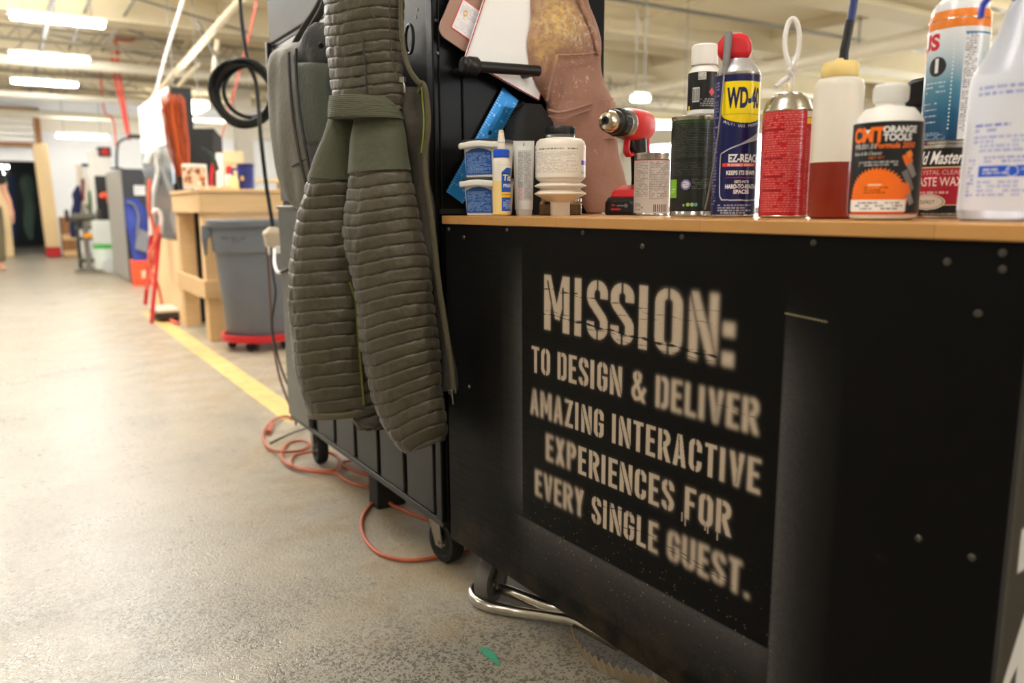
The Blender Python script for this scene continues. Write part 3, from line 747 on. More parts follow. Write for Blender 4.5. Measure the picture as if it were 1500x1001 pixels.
for i, p in enumerate(dense):
    if prev is not None: acc += np.linalg.norm(p-prev)
    prev = p
    tooth = abs(((acc/.017) % 1)-.5)*2
    lo.append(p+A3(0, 0, .002)); hi.append(p+A3(-.012, -.006, .028+.011*tooth))
hi[0] = lo[0]+A3(0, 0, .10); hi[1] = lo[1]+A3(-.001, 0, .07); hi[2] = lo[2]+A3(-.002, 0, .05)
off = A3(.0015, .001, 0)
G = grid(bm, [lo, hi, [q+off for q in hi], [q+off for q in lo]], cu=True)
link('strip', bm, mat('worn_grey_steel', (178, 160, 132), .45, metal=.35, noise_amt=.2), bt2, world=True, ang=20)
# green paper scrap
q = [fl(700, 948, .001), fl(716, 951, .001), fl(727, 960, .001), fl(733, 977, .001), fl(722, 970, .001), fl(709, 960, .001)]
bm = BM(); a = [bm.verts.new(V(p)) for p in q]; b_ = [bm.verts.new(V(p)+Vector((0, 0, .0012))) for p in q]
bm.faces.new(a); bm.faces.new(b_[::-1])
for i in range(6): bm.faces.new((a[i], b_[i], b_[(i+1) % 6], a[(i+1) % 6]))
tag(link('paper_scrap', bm, mat('green_paper', (62, 148, 118), .6), smooth=False), 'small green leaf-shaped scrap on the concrete floor', 'scrap')
# ------------------------------------------------------------------ things standing on the maple top
P_gloss = paint_mat('printed_gloss_can', .28, coat=.25)
P_paper = paint_mat('printed_paper_label', .55)
P_plast = paint_mat('printed_plastic_film', .38)
M_wplas = mat('white_plastic', (240, 238, 232), .38, sss=.15)
M_tin = mat('tinplate', (200, 196, 188), .25, metal=1.0)
M_blackp = mat('black_plastic', (20, 20, 21), .4, bump=.03)
M_redp = mat('red_plastic', (206, 34, 44), .38)
def foot(x, y, d, z=HW):
    p = atd(x, y, d); return A3(p[0], p[1], z)
def zpx(y, x, c): return on_vert(x, y, c)[2]

# --- blue and yellow aerosol with bendy straw
c = A3(1.012, .921, HW)-RT*.0072; r = .0352; H = .223
t = thing('spray_can', 'blue and yellow aerosol with red cap and bendy metal straw', 'spray can', c, face_cam(c))
bm = BM(); lathe(bm, [(0, .002), (r-.004, 0), (r-.0005, .001), (r, .003), (r-.0008, .005), (r-.0008, H-.004), (r, H-.003), (r, H), (r-.002, H+.001)], 56); link('can', bm, M_tin, t)
bm = BM(); lathe(bm, [(r-.001, H-.001), (r-.003, H+.006), (.026, H+.014), (.0205, H+.02), (.0195, H+.022), (0, H+.022)], 48); link('shoulder', bm, mat('silver_plastic', (196, 196, 198), .35, metal=.5), t)
w = 3.9*r; cv = Canvas(w, H-.009, .00048, (16, 22, 84)); k = .001066; X = lambda a: w/2+a*r; Yp = lambda py: (318-py)*k-.005
x0, x1 = X(-.72), X(1.46); xm = X(.36)
cv.rect(x0, Yp(168), x1, Yp(122), (250, 222, 0))
cv.poly([(x0, Yp(168.5))]+[(x0+(x1-x0)*q/20, Yp(168+13*math.sin(PI*q/20)**.6)) for q in range(21)]+[(x1, Yp(168.5))], (250, 222, 0))
cv.text('WD-40', xm, Yp(158), .0285, (20, 24, 84), width=.0575, bold=.045)
for i, ch in enumerate('MULTI-USE PRODUCT'):
    q = i/16-.5; cv.text(ch, xm+q*.062, Yp(187-7*(2*q)**2), .0038, (210, 214, 224), bold=.02) if ch not in ' -' else None
fr = [(X(1.5), Yp(200)), (X(.3), Yp(211)), (X(-.5), Yp(222)), (X(-.68), Yp(231)), (X(-.66), Yp(280)), (X(-.56), Yp(290)), (X(-.35), Yp(292)), (X(1.2), Yp(292)), (X(1.36), Yp(284)), (X(1.36), Yp(212))]
cv.line(smooth_path(fr, 5), .0019, (196, 198, 206))
cv.poly([(X(.15), Yp(212)), (X(1.5), Yp(188)), (X(1.5), Yp(203))], (172, 174, 182))
cv.text('EZ-REACH', xm+.006, Yp(236.5), .0115, (245, 245, 245), width=.057, bold=.04)
cv.rect(X(-.56), Yp(243.5), X(1.3), Yp(238.3), (226, 62, 40)); cv.text('FLEXIBLE STRAW', xm, Yp(242.6), .0033, (250, 240, 230), width=.046, bold=.02)
cv.text('KEEPS ITS SHAPE', xm, Yp(255), .0062, (240, 240, 240), width=.050, bold=.04)
cv.rect(X(-.4), Yp(260), X(1.2), Yp(259), (200, 30, 40))
cv.text('GETS INTO', xm, Yp(267), .0038, (235, 235, 235), width=.024, bold=.03)
cv.text('HARD-TO-REACH', xm, Yp(275), .0062, (240, 240, 240), width=.052, bold=.04); cv.text('SPACES', xm, Yp(282.5), .006, (240, 240, 240), width=.026, bold=.04)
cv.small(X(-.75), Yp(313), X(.9), Yp(298), 4, (200, 205, 220)); cv.small(X(-1.9), Yp(300), X(-.9), Yp(120), 40, (150, 155, 190))
wrap('label', cv, r+.0002, .0045, t, P_gloss)
# sprayer head: red cap with grey hinge
bm = BM()
prof = [(-.021, .0), (.026, .0), (.0275, .012), (.027, .024), (.021, .035), (.010, .0405), (-.006, .041), (-.017, .037), (-.0245, .027), (-.0245, .012)]
prism(bm, prof, .032, Matrix.Translation((-.0085, -.017, H+.0215))); cp_ = link('cap', bm, M_redp, t, bevel=.010, seg=4)
bm = BM()
tube(bm, smooth_path([(-.0165, -.0175, H+.060), (-.0175, -.0205, H+.047), (-.0185, -.0235, H+.025), (-.0195, -.025, H+.006), (-.021, -.026, H-.004)], 5), [.0074]*8+[.0068]*6+[.0058]*7, 14, flat=.8); link('nozzle', bm, mat('grey_plastic', (128, 128, 130), .45), cp_)
bm = BM(); tube(bm, smooth_path([(-.021, -.027, H+.002), (-.0225, -.033, H-.03), (-.0275, -.0365, H-.10), (-.036, -.035, H-.17), (-.043, -.031, .012)], 8), .0014, 8); link('straw', bm, mat('grey_straw', (140, 136, 128), .4, metal=.6), t)

# --- red aerosol with knotted clear hose
c = A3(1.007, .821, HW)-RT*.0035; r = .0358; H = .158
t = thing('spray_can', 'red aerosol can with small pink print and knotted clear hose', 'spray can', c, face_cam(c))
bm = BM(); lathe(bm, [(0, .002), (r-.004, 0), (r, .001), (r+.0006, .003), (r-.0006, .005), (r-.0006, H-.004), (r+.0006, H-.002), (r, H)], 56); link('can', bm, M_tin, t)
bm = BM(); lathe(bm, [(r, H), (r-.002, H+.004), (.031, H+.012), (.026, H+.018), (.021, H+.021), (.0205, H+.023), (.017, H+.0245), (.0165, H+.021), (.009, H+.021), (.007, H+.026), (0, H+.026)], 48); link('dome', bm, M_tin, t)
w = 3.9*r; cv = Canvas(w, H-.008, .0006, (186, 20, 30)); k = .00108; Xr = lambda a: w/2+a*r; Yr = lambda py: (319.5-py)*k-.004
cv.small(Xr(-1.15), Yr(312), Xr(.72), Yr(162), 48, (226, 130, 128), fill=.55, dens=.92, al=.75)
for q in (200, 238, 262, 281): cv.rect(Xr(-1.1), Yr(q+3), Xr(-.1), Yr(q), (150, 12, 20))
cv.rect(Xr(.86), Yr(176), Xr(1.4), Yr(156), (44, 46, 48)); cv.ell(Xr(1.1), Yr(166), .007, .007, (196, 160, 90)); cv.rect(Xr(.86), Yr(185), Xr(1.4), Yr(177), (225, 220, 210)); cv.rect(Xr(.86), Yr(194), Xr(1.4), Yr(186), (236, 196, 40))
cv.small(Xr(.86), Yr(310), Xr(1.4), Yr(200), 34, (226, 130, 128), al=.5); cv.small(Xr(-1.9), Yr(300), Xr(-1.25), Yr(170), 30, (226, 130, 128)); cv.rect(0, Yr(156), w, Yr(151), (200, 160, 60), .5)
wrap('label', cv, r+.0003, .004, t, P_gloss)
bm = BM(); lathe(bm, [(.0055, H+.024), (.0055, H+.036), (.004, H+.038), (0, H+.038)], 20); link('valve', bm, mat('cream_valve', (222, 205, 170), .5), t)
M_hose = mat('milky_clear_hose', (244, 240, 236), .3, trans=.25)
bm = BM()
loop = [(.001, 0, H+.030), (.003, -.002, H+.048), (-.002, -.006, H+.056), (.004, 0, H+.066), (.0095, .003, H+.082), (.0105, .004, H+.105), (.006, .003, H+.124), (0, .002, H+.130), (-.006, .001, H+.124), (-.0095, -.001, H+.104), (-.0075, -.003, H+.082), (-.001, -.004, H+.064), (.004, .001, H+.055), (-.002, .004, H+.048), (-.010, -.002, H+.042), (-.019, -.006, H+.034)]
tube(bm, smooth_path(loop, 7), .0037, 12); link('hose', bm, M_hose, t)

# --- squeeze bottle half full of red-brown liquid
c = A3(.981, .713, HW)-RT*.0065; r = .0322; H = .187
t = thing('squeeze_bottle', 'milky squeeze bottle half full of red-brown liquid, yellow cap', 'bottle', c, face_cam(c))
M_milk = mat('milky_plastic', (238, 231, 216), .35, sss=.4, trans=.15)
lv = .076
bm = BM(); lathe(bm, [(r, lv), (r, H-.012), (r-.002, H-.004), (r-.007, H), (.020, H+.001), (.020, H+.006)], 48); link('body', bm, M_milk, t)
bm = BM(); lathe(bm, [(0, .001), (r-.005, 0), (r-.001, .003), (r, .008), (r, lv), (0, lv)], 48); link('liquid', bm, mat('red_brown_liquid', (136, 34, 12), .2, coat=.4, noise_amt=.12, scale=20), t)
bm = BM(); lathe(bm, [(.0235, H+.001), (.0245, H+.003), (.0235, H+.018), (.021, H+.021), (.008, H+.0215), (.0065, H+.026), (0, H+.026)], 36); link('cap', bm, mat('yellow_cap_plastic', (232, 204, 130), .45), t)
bm = BM(); tube(bm, smooth_path([(.003, 0, H+.02), (.0035, 0, H+.035), (.006, .002, H+.055), (.0085, .003, H+.075)], 5), [.0062, .0062, .0062, .0062, .0058, .006, .006, .006, .006, .0055, .0058, .006, .006, .006, .006, .006], 14); link('tip', bm, M_blackp, t)
bm = BM(); tube(bm, smooth_path([(.0085, .003, H+.07), (.011, .004, H+.09), (.013, .005, H+.12), (.012, .006, H+.15), (.008, .006, H+.19)], 5), .0052, 14); link('spout', bm, mat('dark_blue_spout', (38, 54, 112), .35), t)

# --- white bottle with black and orange label
c = A3(.926, .607, HW); r = .0396; H = .1335
t = thing('cleaner_bottle', 'white plastic bottle, black label with orange saw blade', 'bottle', c, face_cam(c))
bm = BM(); lathe(bm, [(0, .002), (r-.008, 0), (r-.002, .003), (r, .009), (r, .113), (r-.002, .121), (r-.008, .129), (.028, .1335), (.0175, .1355), (.0165, .138), (.0165, .146)], 56); link('body', bm, M_wplas, t)
bm = BM()
prof = [(.0165, .1415), (.019, .1415), (.0195, .143), (.0195, .159), (.018, .162), (.0165, .1625), (0, .1625)]
lathe(bm, prof, 40)
for i in range(40):
    a = 2*PI*i/40; box(bm, (.0196*math.cos(a), .0196*math.sin(a), .1515), (.0014, .0012, .015), rz=a)
link('cap', bm, M_wplas, t)
w = 3.7*r; ch = .1085; cv = Canvas(w, ch, .0005, (24, 24, 28)); X = lambda px: w/2+math.asin(max(-.999, min(.999, (px-1292.5)/53.5)))*r; Y = lambda py: (313-py)*.00081+.0
OR, WH = (246, 116, 22), (240, 240, 238)
cv.text('CMT', X(1262), Y(206.5), .0158, OR, width=.043, bold=.05)
cv.text('ORANGE', X(1312), Y(195), .0075, WH, width=.040, bold=.04); cv.text('TOOLS', X(1308), Y(206), .0075, WH, width=.033, bold=.04)
cv.poly([(X(1259), Y(190)), (X(1266), Y(190)), (X(1262.5), Y(196))], WH)
cv.text('998.001.01', X(1258), Y(217), .006, (220, 220, 220), width=.030); cv.text('Formula 2050', X(1306), Y(216.5), .0062, OR, width=.046, bold=.03, shear=.2)
cv.text('Blade & Bit Cleaner', X(1262), Y(226), .004, (220, 220, 218), width=.038, shear=.2)
cv.text('NET WT', X(1278), Y(232), .003, OR, width=.018); cv.small(X(1252), Y(243), X(1310), Y(235), 2, (200, 200, 200))
bx, by, br = X(1280), Y(290), .0335
pts = []
for i in range(0, 25):
    a0 = PI*(i/24); a1 = PI*((i+.75)/24)
    pts += [(bx+(br+.004)*math.cos(a0), by+(br+.004)*math.sin(a0)), (bx+br*math.cos(a1), by+br*math.sin(a1))]
cv.poly(pts+[(bx-br, Y(311)), (bx+br, Y(311))], OR)
cv.small(X(1262), Y(283), X(1298), Y(272), 3, (120, 56, 10)); cv.rect(X(1268), Y(271), X(1288), Y(269), (245, 225, 205))
cv.poly([(X(1243), Y(309)), (X(1243), Y(292)), (X(1325), Y(292)), (X(1325), Y(309))], WH); cv.small(X(1250), Y(307), X(1320), Y(294), 3, (60, 60, 60), al=.8)
cv.rect(0, 0, w, .0014, (220, 60, 40))
for (xa, ya, xb, yb, th, co) in ((1321, 226, 1327, 240, .011, OR), (1326, 240, 1335, 258, .008, (150, 150, 152)), (1320, 250, 1333, 278, .008, (120, 120, 124)), (1322, 268, 1328, 284, .009, OR), (1328, 284, 1334, 298, .008, (150, 150, 152)), (1324, 222, 1328, 230, .007, (250, 150, 60))):
    cv.line([(X(xa), Y(ya)), (X(xb), Y(yb))], th, co)
cv.small(0, .01, X(1241)-.02, ch-.01, 22, (170, 170, 170))
wrap('label', cv, r+.0004, .0075, t, P_plast)

# --- flat round tin of wax with a tall blue aerosol on its lid
c = A3(1.105, .626, HW)-RT*.006; r = .0455; H = .0975
t = thing('wax_tin', 'black and red paste wax tin under a tall blue aerosol', 'tin', c, face_cam(c))
bm = BM(); lathe(bm, [(0, .002), (r-.003, 0), (r, .001), (r, .004), (r-.001, .005), (r-.001, H-.006), (r, H-.005), (r, H-.001), (r-.003, H), (r-.006, H-.003), (0, H-.003)], 56); link('tin', bm, M_tin, t)
w = 3.6*r; ch = H-.011; cv = Canvas(w, ch, .0006, (22, 19, 20)); X = lambda px: w/2+math.asin(max(-.999, min(.999, (px-1387)/52)))*r; Y = lambda py: (320-py)*.00093-.005
cv.rect(0, Y(301), w, Y(247), (168, 24, 44)); cv.rect(0, Y(249), w, Y(247), (200, 180, 130)); cv.rect(0, Y(302), w, Y(300.5), (200, 180, 130))
cv.text('Old Masters', X(1372), Y(243), .0165, WH, width=.068, bold=.02, shear=.25)
cv.text('CRYSTAL CLEAR', X(1374), Y(258), .0058, (226, 180, 176), width=.060); cv.text('PASTE WAX', X(1375), Y(274), .0115, (236, 222, 214), width=.062, bold=.01); cv.small(X(1352), Y(286), X(1400), Y(281), 1, (226, 190, 186))
cv.ell(X(1363), Y(297), .0225, .0105, (206, 198, 182)); cv.ell(X(1363), Y(297), .0205, .009, (120, 110, 100), ring=.06); cv.text('50907', X(1363), Y(299.5), .0052, (70, 62, 58), width=.02); cv.small(X(1345), Y(316), X(1405), Y(312), 1, (170, 165, 160))
wrap('label', cv, r+.0003, .0055, t, P_gloss)
c2 = c+A3(-.001, -.001, H); rb = .0372; H = .160
t = thing('spray_can', 'tall blue and white aerosol with orange band on the wax tin', 'spray can', c2, face_cam(c2))
bm = BM(); lathe(bm, [(0, .002), (rb-.004, 0), (rb, .001), (rb, .004), (rb-.0008, .005), (rb-.0008, H-.003), (rb, H-.001), (rb-.0006, H+.001)], 56); link('can', bm, M_tin, t)
bm = BM(); lathe(bm, [(rb-.0006, H), (rb-.003, H+.010), (.033, H+.019), (.027, H+.026), (.018, H+.030)], 48); link('shoulder', bm, mat('white_enamel', (232, 232, 234), .3, coat=.3), t)
bm = BM(); lathe(bm, [(rb-.0002, H-.012), (rb-.0002, H+.001), (rb-.0024, H+.0105)], 48); link('orange_band', bm, mat('orange_enamel', (240, 132, 40), .3, coat=.3), t)
bm = BM(); lathe(bm, [(.019, H+.029), (.020, H+.032), (.017, H+.034), (.016, H+.031), (.006, H+.031), (.005, H+.045), (0, H+.045)], 36); link('valve_cup', bm, mat('dark_valve_steel', (92, 88, 86), .35, metal=.9), t)
w = 3.9*rb; ch = H-.006-.012; cv = Canvas(w, ch, .0006, (240, 240, 240))
g = np.clip(1-cv.Y/ch, 0, 1); st = np.array([0, .2, .5, .75, 1.0]); cs = np.array([lin(q) for q in ((236, 238, 240), (206, 220, 228), (84, 142, 168), (26, 92, 128), (14, 60, 100))])
cv.a = np.stack([np.interp(g, st, cs[:, i]) for i in range(3)], -1)
X = lambda px: w/2+math.asin(max(-.999, min(.999, (px-1393)/46)))*rb; Y = lambda py: (213-py)*.00089-.004
cv.text('US', X(1352.5), Y(76), .019, (206, 30, 52), width=.036, bold=.05); cv.text('Y', X(1348.5), Y(93), .016, (206, 30, 52), width=.012, bold=.05)
cv.ell(X(1365), Y(102), .0125, .0125, (38, 40, 46)); cv.text('1', X(1365), Y(109), .0165, WH, bold=.05)
for y in (123, 129, 136): cv.small(X(1352), Y(y+4), X(1380), Y(y), 1, (225, 232, 238), ragged=False)
for y in (153, 162, 171, 180): cv.small(X(1350), Y(y+3), X(1370), Y(y), 1, (215, 226, 234))
cv.small(X(1349), Y(208), X(1385), Y(196), 4, (150, 180, 200))
for i in range(26): cv.ell(X(1388), Y(52+i*5.6), .0009, .0012, (230, 236, 240))
cv.rect(X(1402), Y(208), X(1424), Y(50), (226, 228, 232)); cv.small(X(1404), Y(200), X(1422), Y(58), 44, (70, 80, 100), al=.75); cv.rect(X(1403), Y(58.5), X(1438), Y(56), (40, 120, 170)); cv.small(X(1427), Y(200), X(1438), Y(62), 44, (190, 205, 214), al=.6)
wrap('label', cv, rb+.0003, .0055, t, P_gloss)

# --- spray bottle at the right edge
c = foot(1482, 325.5, .905)
t = thing('trigger_bottle', 'clear white spray bottle with blue print and blue trigger head', 'bottle', c, face_cam(c)+.25)
kz = .905/F*.985
rsec = [(0, .002), (.050, 0), (.0545, .003), (.0560, .010), (.0545, .08), (.0535, .150), (.0525, .160), (.047, .170), (.0385, .186), (.031, .205), (.026, .222), (.0215, .235), (.0165, .239), (.0165, .25)]
bm = BM(); lathe(bm, rsec, 56, sy=.86)
M_hdpe = mat('clear_white_hdpe', (226, 230, 242), .3, trans=.35, sss=.3); link('body', bm, M_hdpe, t)
rf = lambda h: np.interp(h+.012, [z for _, z in rsec[2:]], [q for q, _ in rsec[2:]])+.0005
w = .20; cv = Canvas(w, .145, .0006, (226, 230, 242)); BL, B2 = (96, 116, 206), (40, 92, 214)
cy = lambda py: (325-py)*.000765-.012
A = lambda a: w/2+a*.054
cv.small(A(-1.15), cy(150), A(.8), cy(133), 2, BL, fill=.5); cv.ell(A(.35), cy(160), .016, .012, (176, 200, 240))
cv.small(A(-1.15), cy(200), A(-.4), cy(186), 2, (60, 70, 190), al=.9); cv.small(A(-1.15), cy(228), A(.8), cy(203), 4, BL, al=.6); cv.small(A(-.85), cy(243), A(.8), cy(232), 2, BL)
cv.rect(A(-.95), cy(262), A(.9), cy(246), B2); cv.small(A(-.85), cy(259), A(-.35), cy(249), 2, WH, ragged=False); cv.ell(A(-.3), cy(254), .006, .006, WH, ring=.12); cv.small(A(-.15), cy(259), A(.8), cy(249), 2, (170, 195, 245))
cv.small(A(-.95), cy(290), A(.2), cy(266), 4, BL, al=.6); cv.small(A(-1.25), cy(290), A(-1.05), cy(235), 10, BL)
wrap('label', cv, rf, .012, t, paint_mat('printed_clear_film', .3, sss=.2), sy=.86)
bm = BM(); lathe(bm, [(.0195, .238), (.0205, .24), (.0205, .256), (.018, .258), (0, .258)], 36)
M_bluep = mat('blue_plastic', (28, 48, 170), .35); link('collar', bm, M_bluep, t)
bm = BM()
prism(bm, [(-.05, .285), (-.052, .262), (-.030, .258), (-.012, .256), (.022, .256), (.034, .262), (.030, .288), (-.01, .294)], .026, Matrix.Translation((0, -.013, 0))); sh_ = link('spray_head', bm, M_bluep, t, bevel=.004)
bm = BM(); tube(bm, smooth_path([(-.03, 0, .262), (-.036, 0, .250), (-.048, 0, .236), (-.05, 0, .222)], 4), .006, 10, flat=.6); link('trigger', bm, M_bluep, sh_)

# --- black hooded bottle behind the white one
c = foot(1327, 320, 1.22)
t = thing('hooded_bottle', 'black hooded dispenser bottle peeking out behind the orange saw blade label', 'bottle', c, face_cam(c))
bm = BM(); lathe(bm, [(0, .001), (.030, 0), (.033, .004), (.033, .118), (.030, .126), (.021, .134), (.021, .140)], 36); link('body', bm, M_blackp, t)
bm = BM(); lathe(bm, [(.0215, .134), (.0225, .137), (.0225, .160), (0, .160)], 30)
for i in range(24):
    a = 2*PI*i/24; box(bm, (.0225*math.cos(a), .0225*math.sin(a), .148), (.002, .0022, .02), rz=a)
link('cap', bm, M_blackp, t)
bm = BM(); prism(bm, [(-.028, .160), (.030, .160), (.032, .198), (.022, .205), (-.006, .200), (-.020, .190), (-.030, .176)], .04, Matrix.Translation((0, -.02, 0))); link('hood', bm, M_blackp, t, bevel=.006, seg=3)

# --- dark green-black tin with a small white bottle on its lid
c = A3(1.024, 1.035, HW); r = .0390; H = .169
cb = c
t = thing('finish_tin', 'tall black-green tin with small print beside the blue and yellow aerosol', 'tin', c, face_cam(c))
bm = BM(); lathe(bm, [(0, .002), (r-.003, 0), (r+.0004, .001), (r+.0008, .003), (r-.0006, .006), (r-.0006, H-.007), (r+.0006, H-.005), (r+.0006, H-.001), (r-.003, H), (r-.006, H-.003), (0, H-.003)], 56); link('tin', bm, M_tin, t)
w = 3.8*r; ch = H-.0175; cv = Canvas(w, ch, .0006, (24, 30, 26)); X = lambda px: w/2+math.asin(max(-.999, min(.999, (px-1013.5)/33.5)))*r; Y = lambda py: (317.5-py)*.00116-.0095
cv.rect(0, ch-.005, w, ch, (46, 74, 30)); cv.small(X(984), Y(232), X(1040), Y(184), 20, (110, 112, 106), al=.5, fill=.4); cv.small(X(984), Y(258), X(1040), Y(238), 8, (110, 112, 106), al=.4, fill=.4)
cv.rect(0, Y(235), w, Y(233.6), (10, 12, 11)); cv.rect(0, Y(199), w, Y(197.5), (10, 12, 11))
cv.rect(X(981), Y(290), X(990), Y(263), (124, 186, 50)); cv.small(X(982.5), Y(287), X(988), Y(272), 4, (225, 240, 200)); cv.ell(X(1003), Y(271), .0088, .0088, (128, 120, 176)); cv.ell(X(1003), Y(271), .006, .006, (210, 208, 220)); cv.small(X(998.5), Y(274), X(1007.5), Y(268), 2, (110, 100, 150))
cv.small(X(1012), Y(278), X(1036), Y(262), 6, (120, 124, 120), al=.6)
cv.text('x', X(1001), Y(302), .005, (220, 220, 215), bold=.02)
for px, co in ((1007, (140, 200, 60)), (1013, (180, 180, 175)), (1018.5, (70, 170, 140))): cv.ell(X(px), Y(300), .0032, .0032, co)
wrap('label', cv, r+.0004, .0095, t, P_gloss)
rr_ = A3(math.cos(face_cam(c)), math.sin(face_cam(c)), 0)
c3 = cb+rr_*.0125+A3(0, 0, H)
t = thing('small_bottle', 'small white bottle with black label standing on the black-green tin', 'bottle', c3, face_cam(c3))
r = .0262
bm = BM(); lathe(bm, [(0, .001), (r-.004, 0), (r, .003), (r, .070), (r-.001, .075), (r-.006, .081), (.020, .084), (.0195, .088)], 44); link('body', bm, M_wplas, t)
bm = BM(); lathe(bm, [(.0225, .084), (.0228, .086), (.0222, .115), (.019, .118), (0, .118)], 40); link('cap', bm, M_wplas, t)
w = 3.8*r; cv = Canvas(w, .061, .0006, (26, 26, 26)); X = lambda a: w/2+a*r
cv.rect(X(-.35), .048, X(.15), .060, (205, 205, 200)); cv.small(X(-.33), .049, X(.13), .059, 4, (40, 40, 40), ragged=False); cv.rect(X(-.75), .012, X(-.25), .036, (205, 205, 200)); cv.bars(X(-.72), .014, X(-.28), .034, (30, 30, 30)); cv.poly([(X(.35), .028), (X(.55), .035), (X(.75), .028), (X(.55), .021)], (216, 60, 80)); cv.rect(X(-1.2), .0, X(-.95), .007, (230, 200, 40)); cv.small(X(-.2), .004, X(1.2), .018, 4, (170, 170, 165))
wrap('label', cv, r+.0004, .010, t, P_plast)

# --- small grey printed tin
c = A3(1.069, 1.191, HW); r = .0338; H = .118
t = thing('small_tin', 'small grey printed tin with a barcode in front of the drill', 'tin', c, face_cam(c))
bm = BM(); lathe(bm, [(0, .002), (r-.003, 0), (r+.0005, .001), (r+.0005, .004), (r-.0006, .006), (r-.0006, H-.012), (r, H-.010), (r-.0004, H-.006), (r+.0005, H-.004), (r, H), (r-.004, H-.001), (r-.007, H-.004), (0, H-.004)], 56); link('tin', bm, M_tin, t)
w = 3.8*r; ch = H-.017; cv = Canvas(w, ch, .0006, (190, 180, 172)); X = lambda px: w/2+math.asin(max(-.999, min(.999, (px-954)/26)))*r; Y = lambda py: (316-py)*.0013-.006
cv.rect(0, ch-.0025, w, ch, (150, 44, 36)); cv.small(X(930), Y(288), X(948), Y(237), 22, (92, 84, 80), al=.7); cv.small(X(950), Y(292), X(978), Y(237), 22, (92, 84, 80), al=.7)
cv.small(X(930), Y(308), X(942), Y(297), 4, (50, 48, 46)); cv.bars(X(957), Y(310), X(976), Y(299), (40, 38, 38)); cv.rect(X(948.6), Y(290), X(949.6), Y(237), (205, 198, 190))
wrap('label', cv, r+.0003, .005, t, P_paper)

# --- stacked tubs of filler
M_tubw = mat('white_tub_plastic', (226, 222, 214), .4, sss=.1)
M_lid = mat('dark_grey_lid', (50, 49, 50), .45)
d = 1.665; c = foot(717, 312, d); rz = face_cam(c)-.55
def tub(z, lab):
    t = thing('filler_tub', lab, 'tub', (c[0], c[1], z), rz, group='stacked tubs of filler')
    h = .076; bw, tw = .074, .081
    bm = BM(); P = []
    for zz, ww in ((0, bw-.004), (.002, bw), (h*.86, tw), (h*.87, tw+.004), (h*.97, tw+.006)): P.append([(x, y, zz) for x, y in rrect(ww, ww, .012)])
    G = grid(bm, P, cv=True); bm.faces.new(G[0]); bm.faces.new(G[-1]); link('tub', bm, M_tubw, t)
    bm = BM(); P = [[(x, y, zz) for x, y in rrect(ww, ww, .013)] for zz, ww in ((h*.9, tw+.006), (h*.9, tw+.008), (h*.985, tw+.008), (h, tw+.004), (h, tw-.006), (h*.985, tw-.01))]
    G = grid(bm, P, cv=True); bm.faces.new(G[-1]); link('lid', bm, M_lid, t)
    bm = BM(); tube(bm, smooth_path([(-tw/2-.006, -tw/2+.004, h*.84), (-tw/2+.006, -tw/2-.0065, h*.835), (0, -tw/2-.008, h*.875), (tw/2-.006, -tw/2-.0065, h*.835), (tw/2+.006, -tw/2+.004, h*.84)], 6), .0042, 8, flat=1.5); link('handle', bm, M_tubw, t)
    cv = Canvas(.062, .056, .0007, (32, 78, 148)); cv.poly([(0, .045), (0, .056), (.062, .056), (.062, .045), (.046, .051), (.031, .053), (.016, .051)], (226, 222, 214))
    cv.small(.003, .003, .058, .044, 15, (150, 180, 220), al=.7)
    M = Matrix.Translation((-.031, -bw/2-.0012, .006)) @ Matrix.Rotation(math.radians(3.6), 4, 'X'); flat('label', cv, t, P_paper, M)
tub(HW, 'white filler tub with blue label, lower of the stacked pair'); tub(HW+.0765, 'white filler tub with blue label, on top of another tub')

# --- wood glue
d = 1.575; c = foot(735, 312, d); k = d/F*.985; r = .0176
t = thing('glue_bottle', 'slim wood glue bottle with blue collar and half yellow glue', 'bottle', c, face_cam(c))
bm = BM(); lathe(bm, [(r, .068), (r, .103), (r-.002, .110), (r-.006, .114)], 36, sx=1.0); link('body', bm, M_milk, t)
bm = BM(); lathe(bm, [(0, .001), (r-.004, 0), (r, .004), (r, .068), (0, .068)], 36); link('glue', bm, mat('yellow_wood_glue', (236, 206, 136), .35, sss=.2), t)
bm = BM(); lathe(bm, [(r-.0025, .113), (r-.0015, .114), (r-.0015, .126), (r-.004, .128), (0, .128)], 30); cl_ = link('collar', bm, mat('bright_blue_plastic', (26, 78, 200), .35), t)
bm = BM(); lathe(bm, [(.0085, .1275), (.008, .132), (.0066, .140), (.0078, .142), (.0052, .158), (.004, .163), (0, .1635)], 24); nz_ = link('nozzle', bm, M_milk, cl_)
bm = BM(); lathe(bm, [(.0053, .150), (.0056, .151), (.0044, .1645), (0, .1655)], 20); link('nozzle_tip', bm, mat('cream_tip', (228, 206, 150), .5), cl_)
w = 2.0*r; cv = Canvas(w, .088, .00055, (26, 84, 182)); cv.poly([(0, .074), (0, .088), (w, .088), (w, .074), (w*.7, .083), (w*.3, .083)], (238, 231, 216))
cv.text('Tite', .001, .058, .013, (20, 24, 40), width=.029, bold=.08, align='l', shear=.1); cv.text('Tite', .002, .0585, .0115, (245, 240, 230), width=.027, bold=.02, align='l', shear=.1); cv.text('PREM', .004, .046, .006, (230, 236, 245), align='l', bold=.02)
cv.rect(0, .026, w, .036, (250, 196, 20)); cv.rect(0, .0305, w, .0315, (60, 50, 30)); cv.small(.003, .004, w, .022, 5, (200, 215, 240))
wrap('label', cv, r+.0003, .010, t, P_plast, turn=.98)

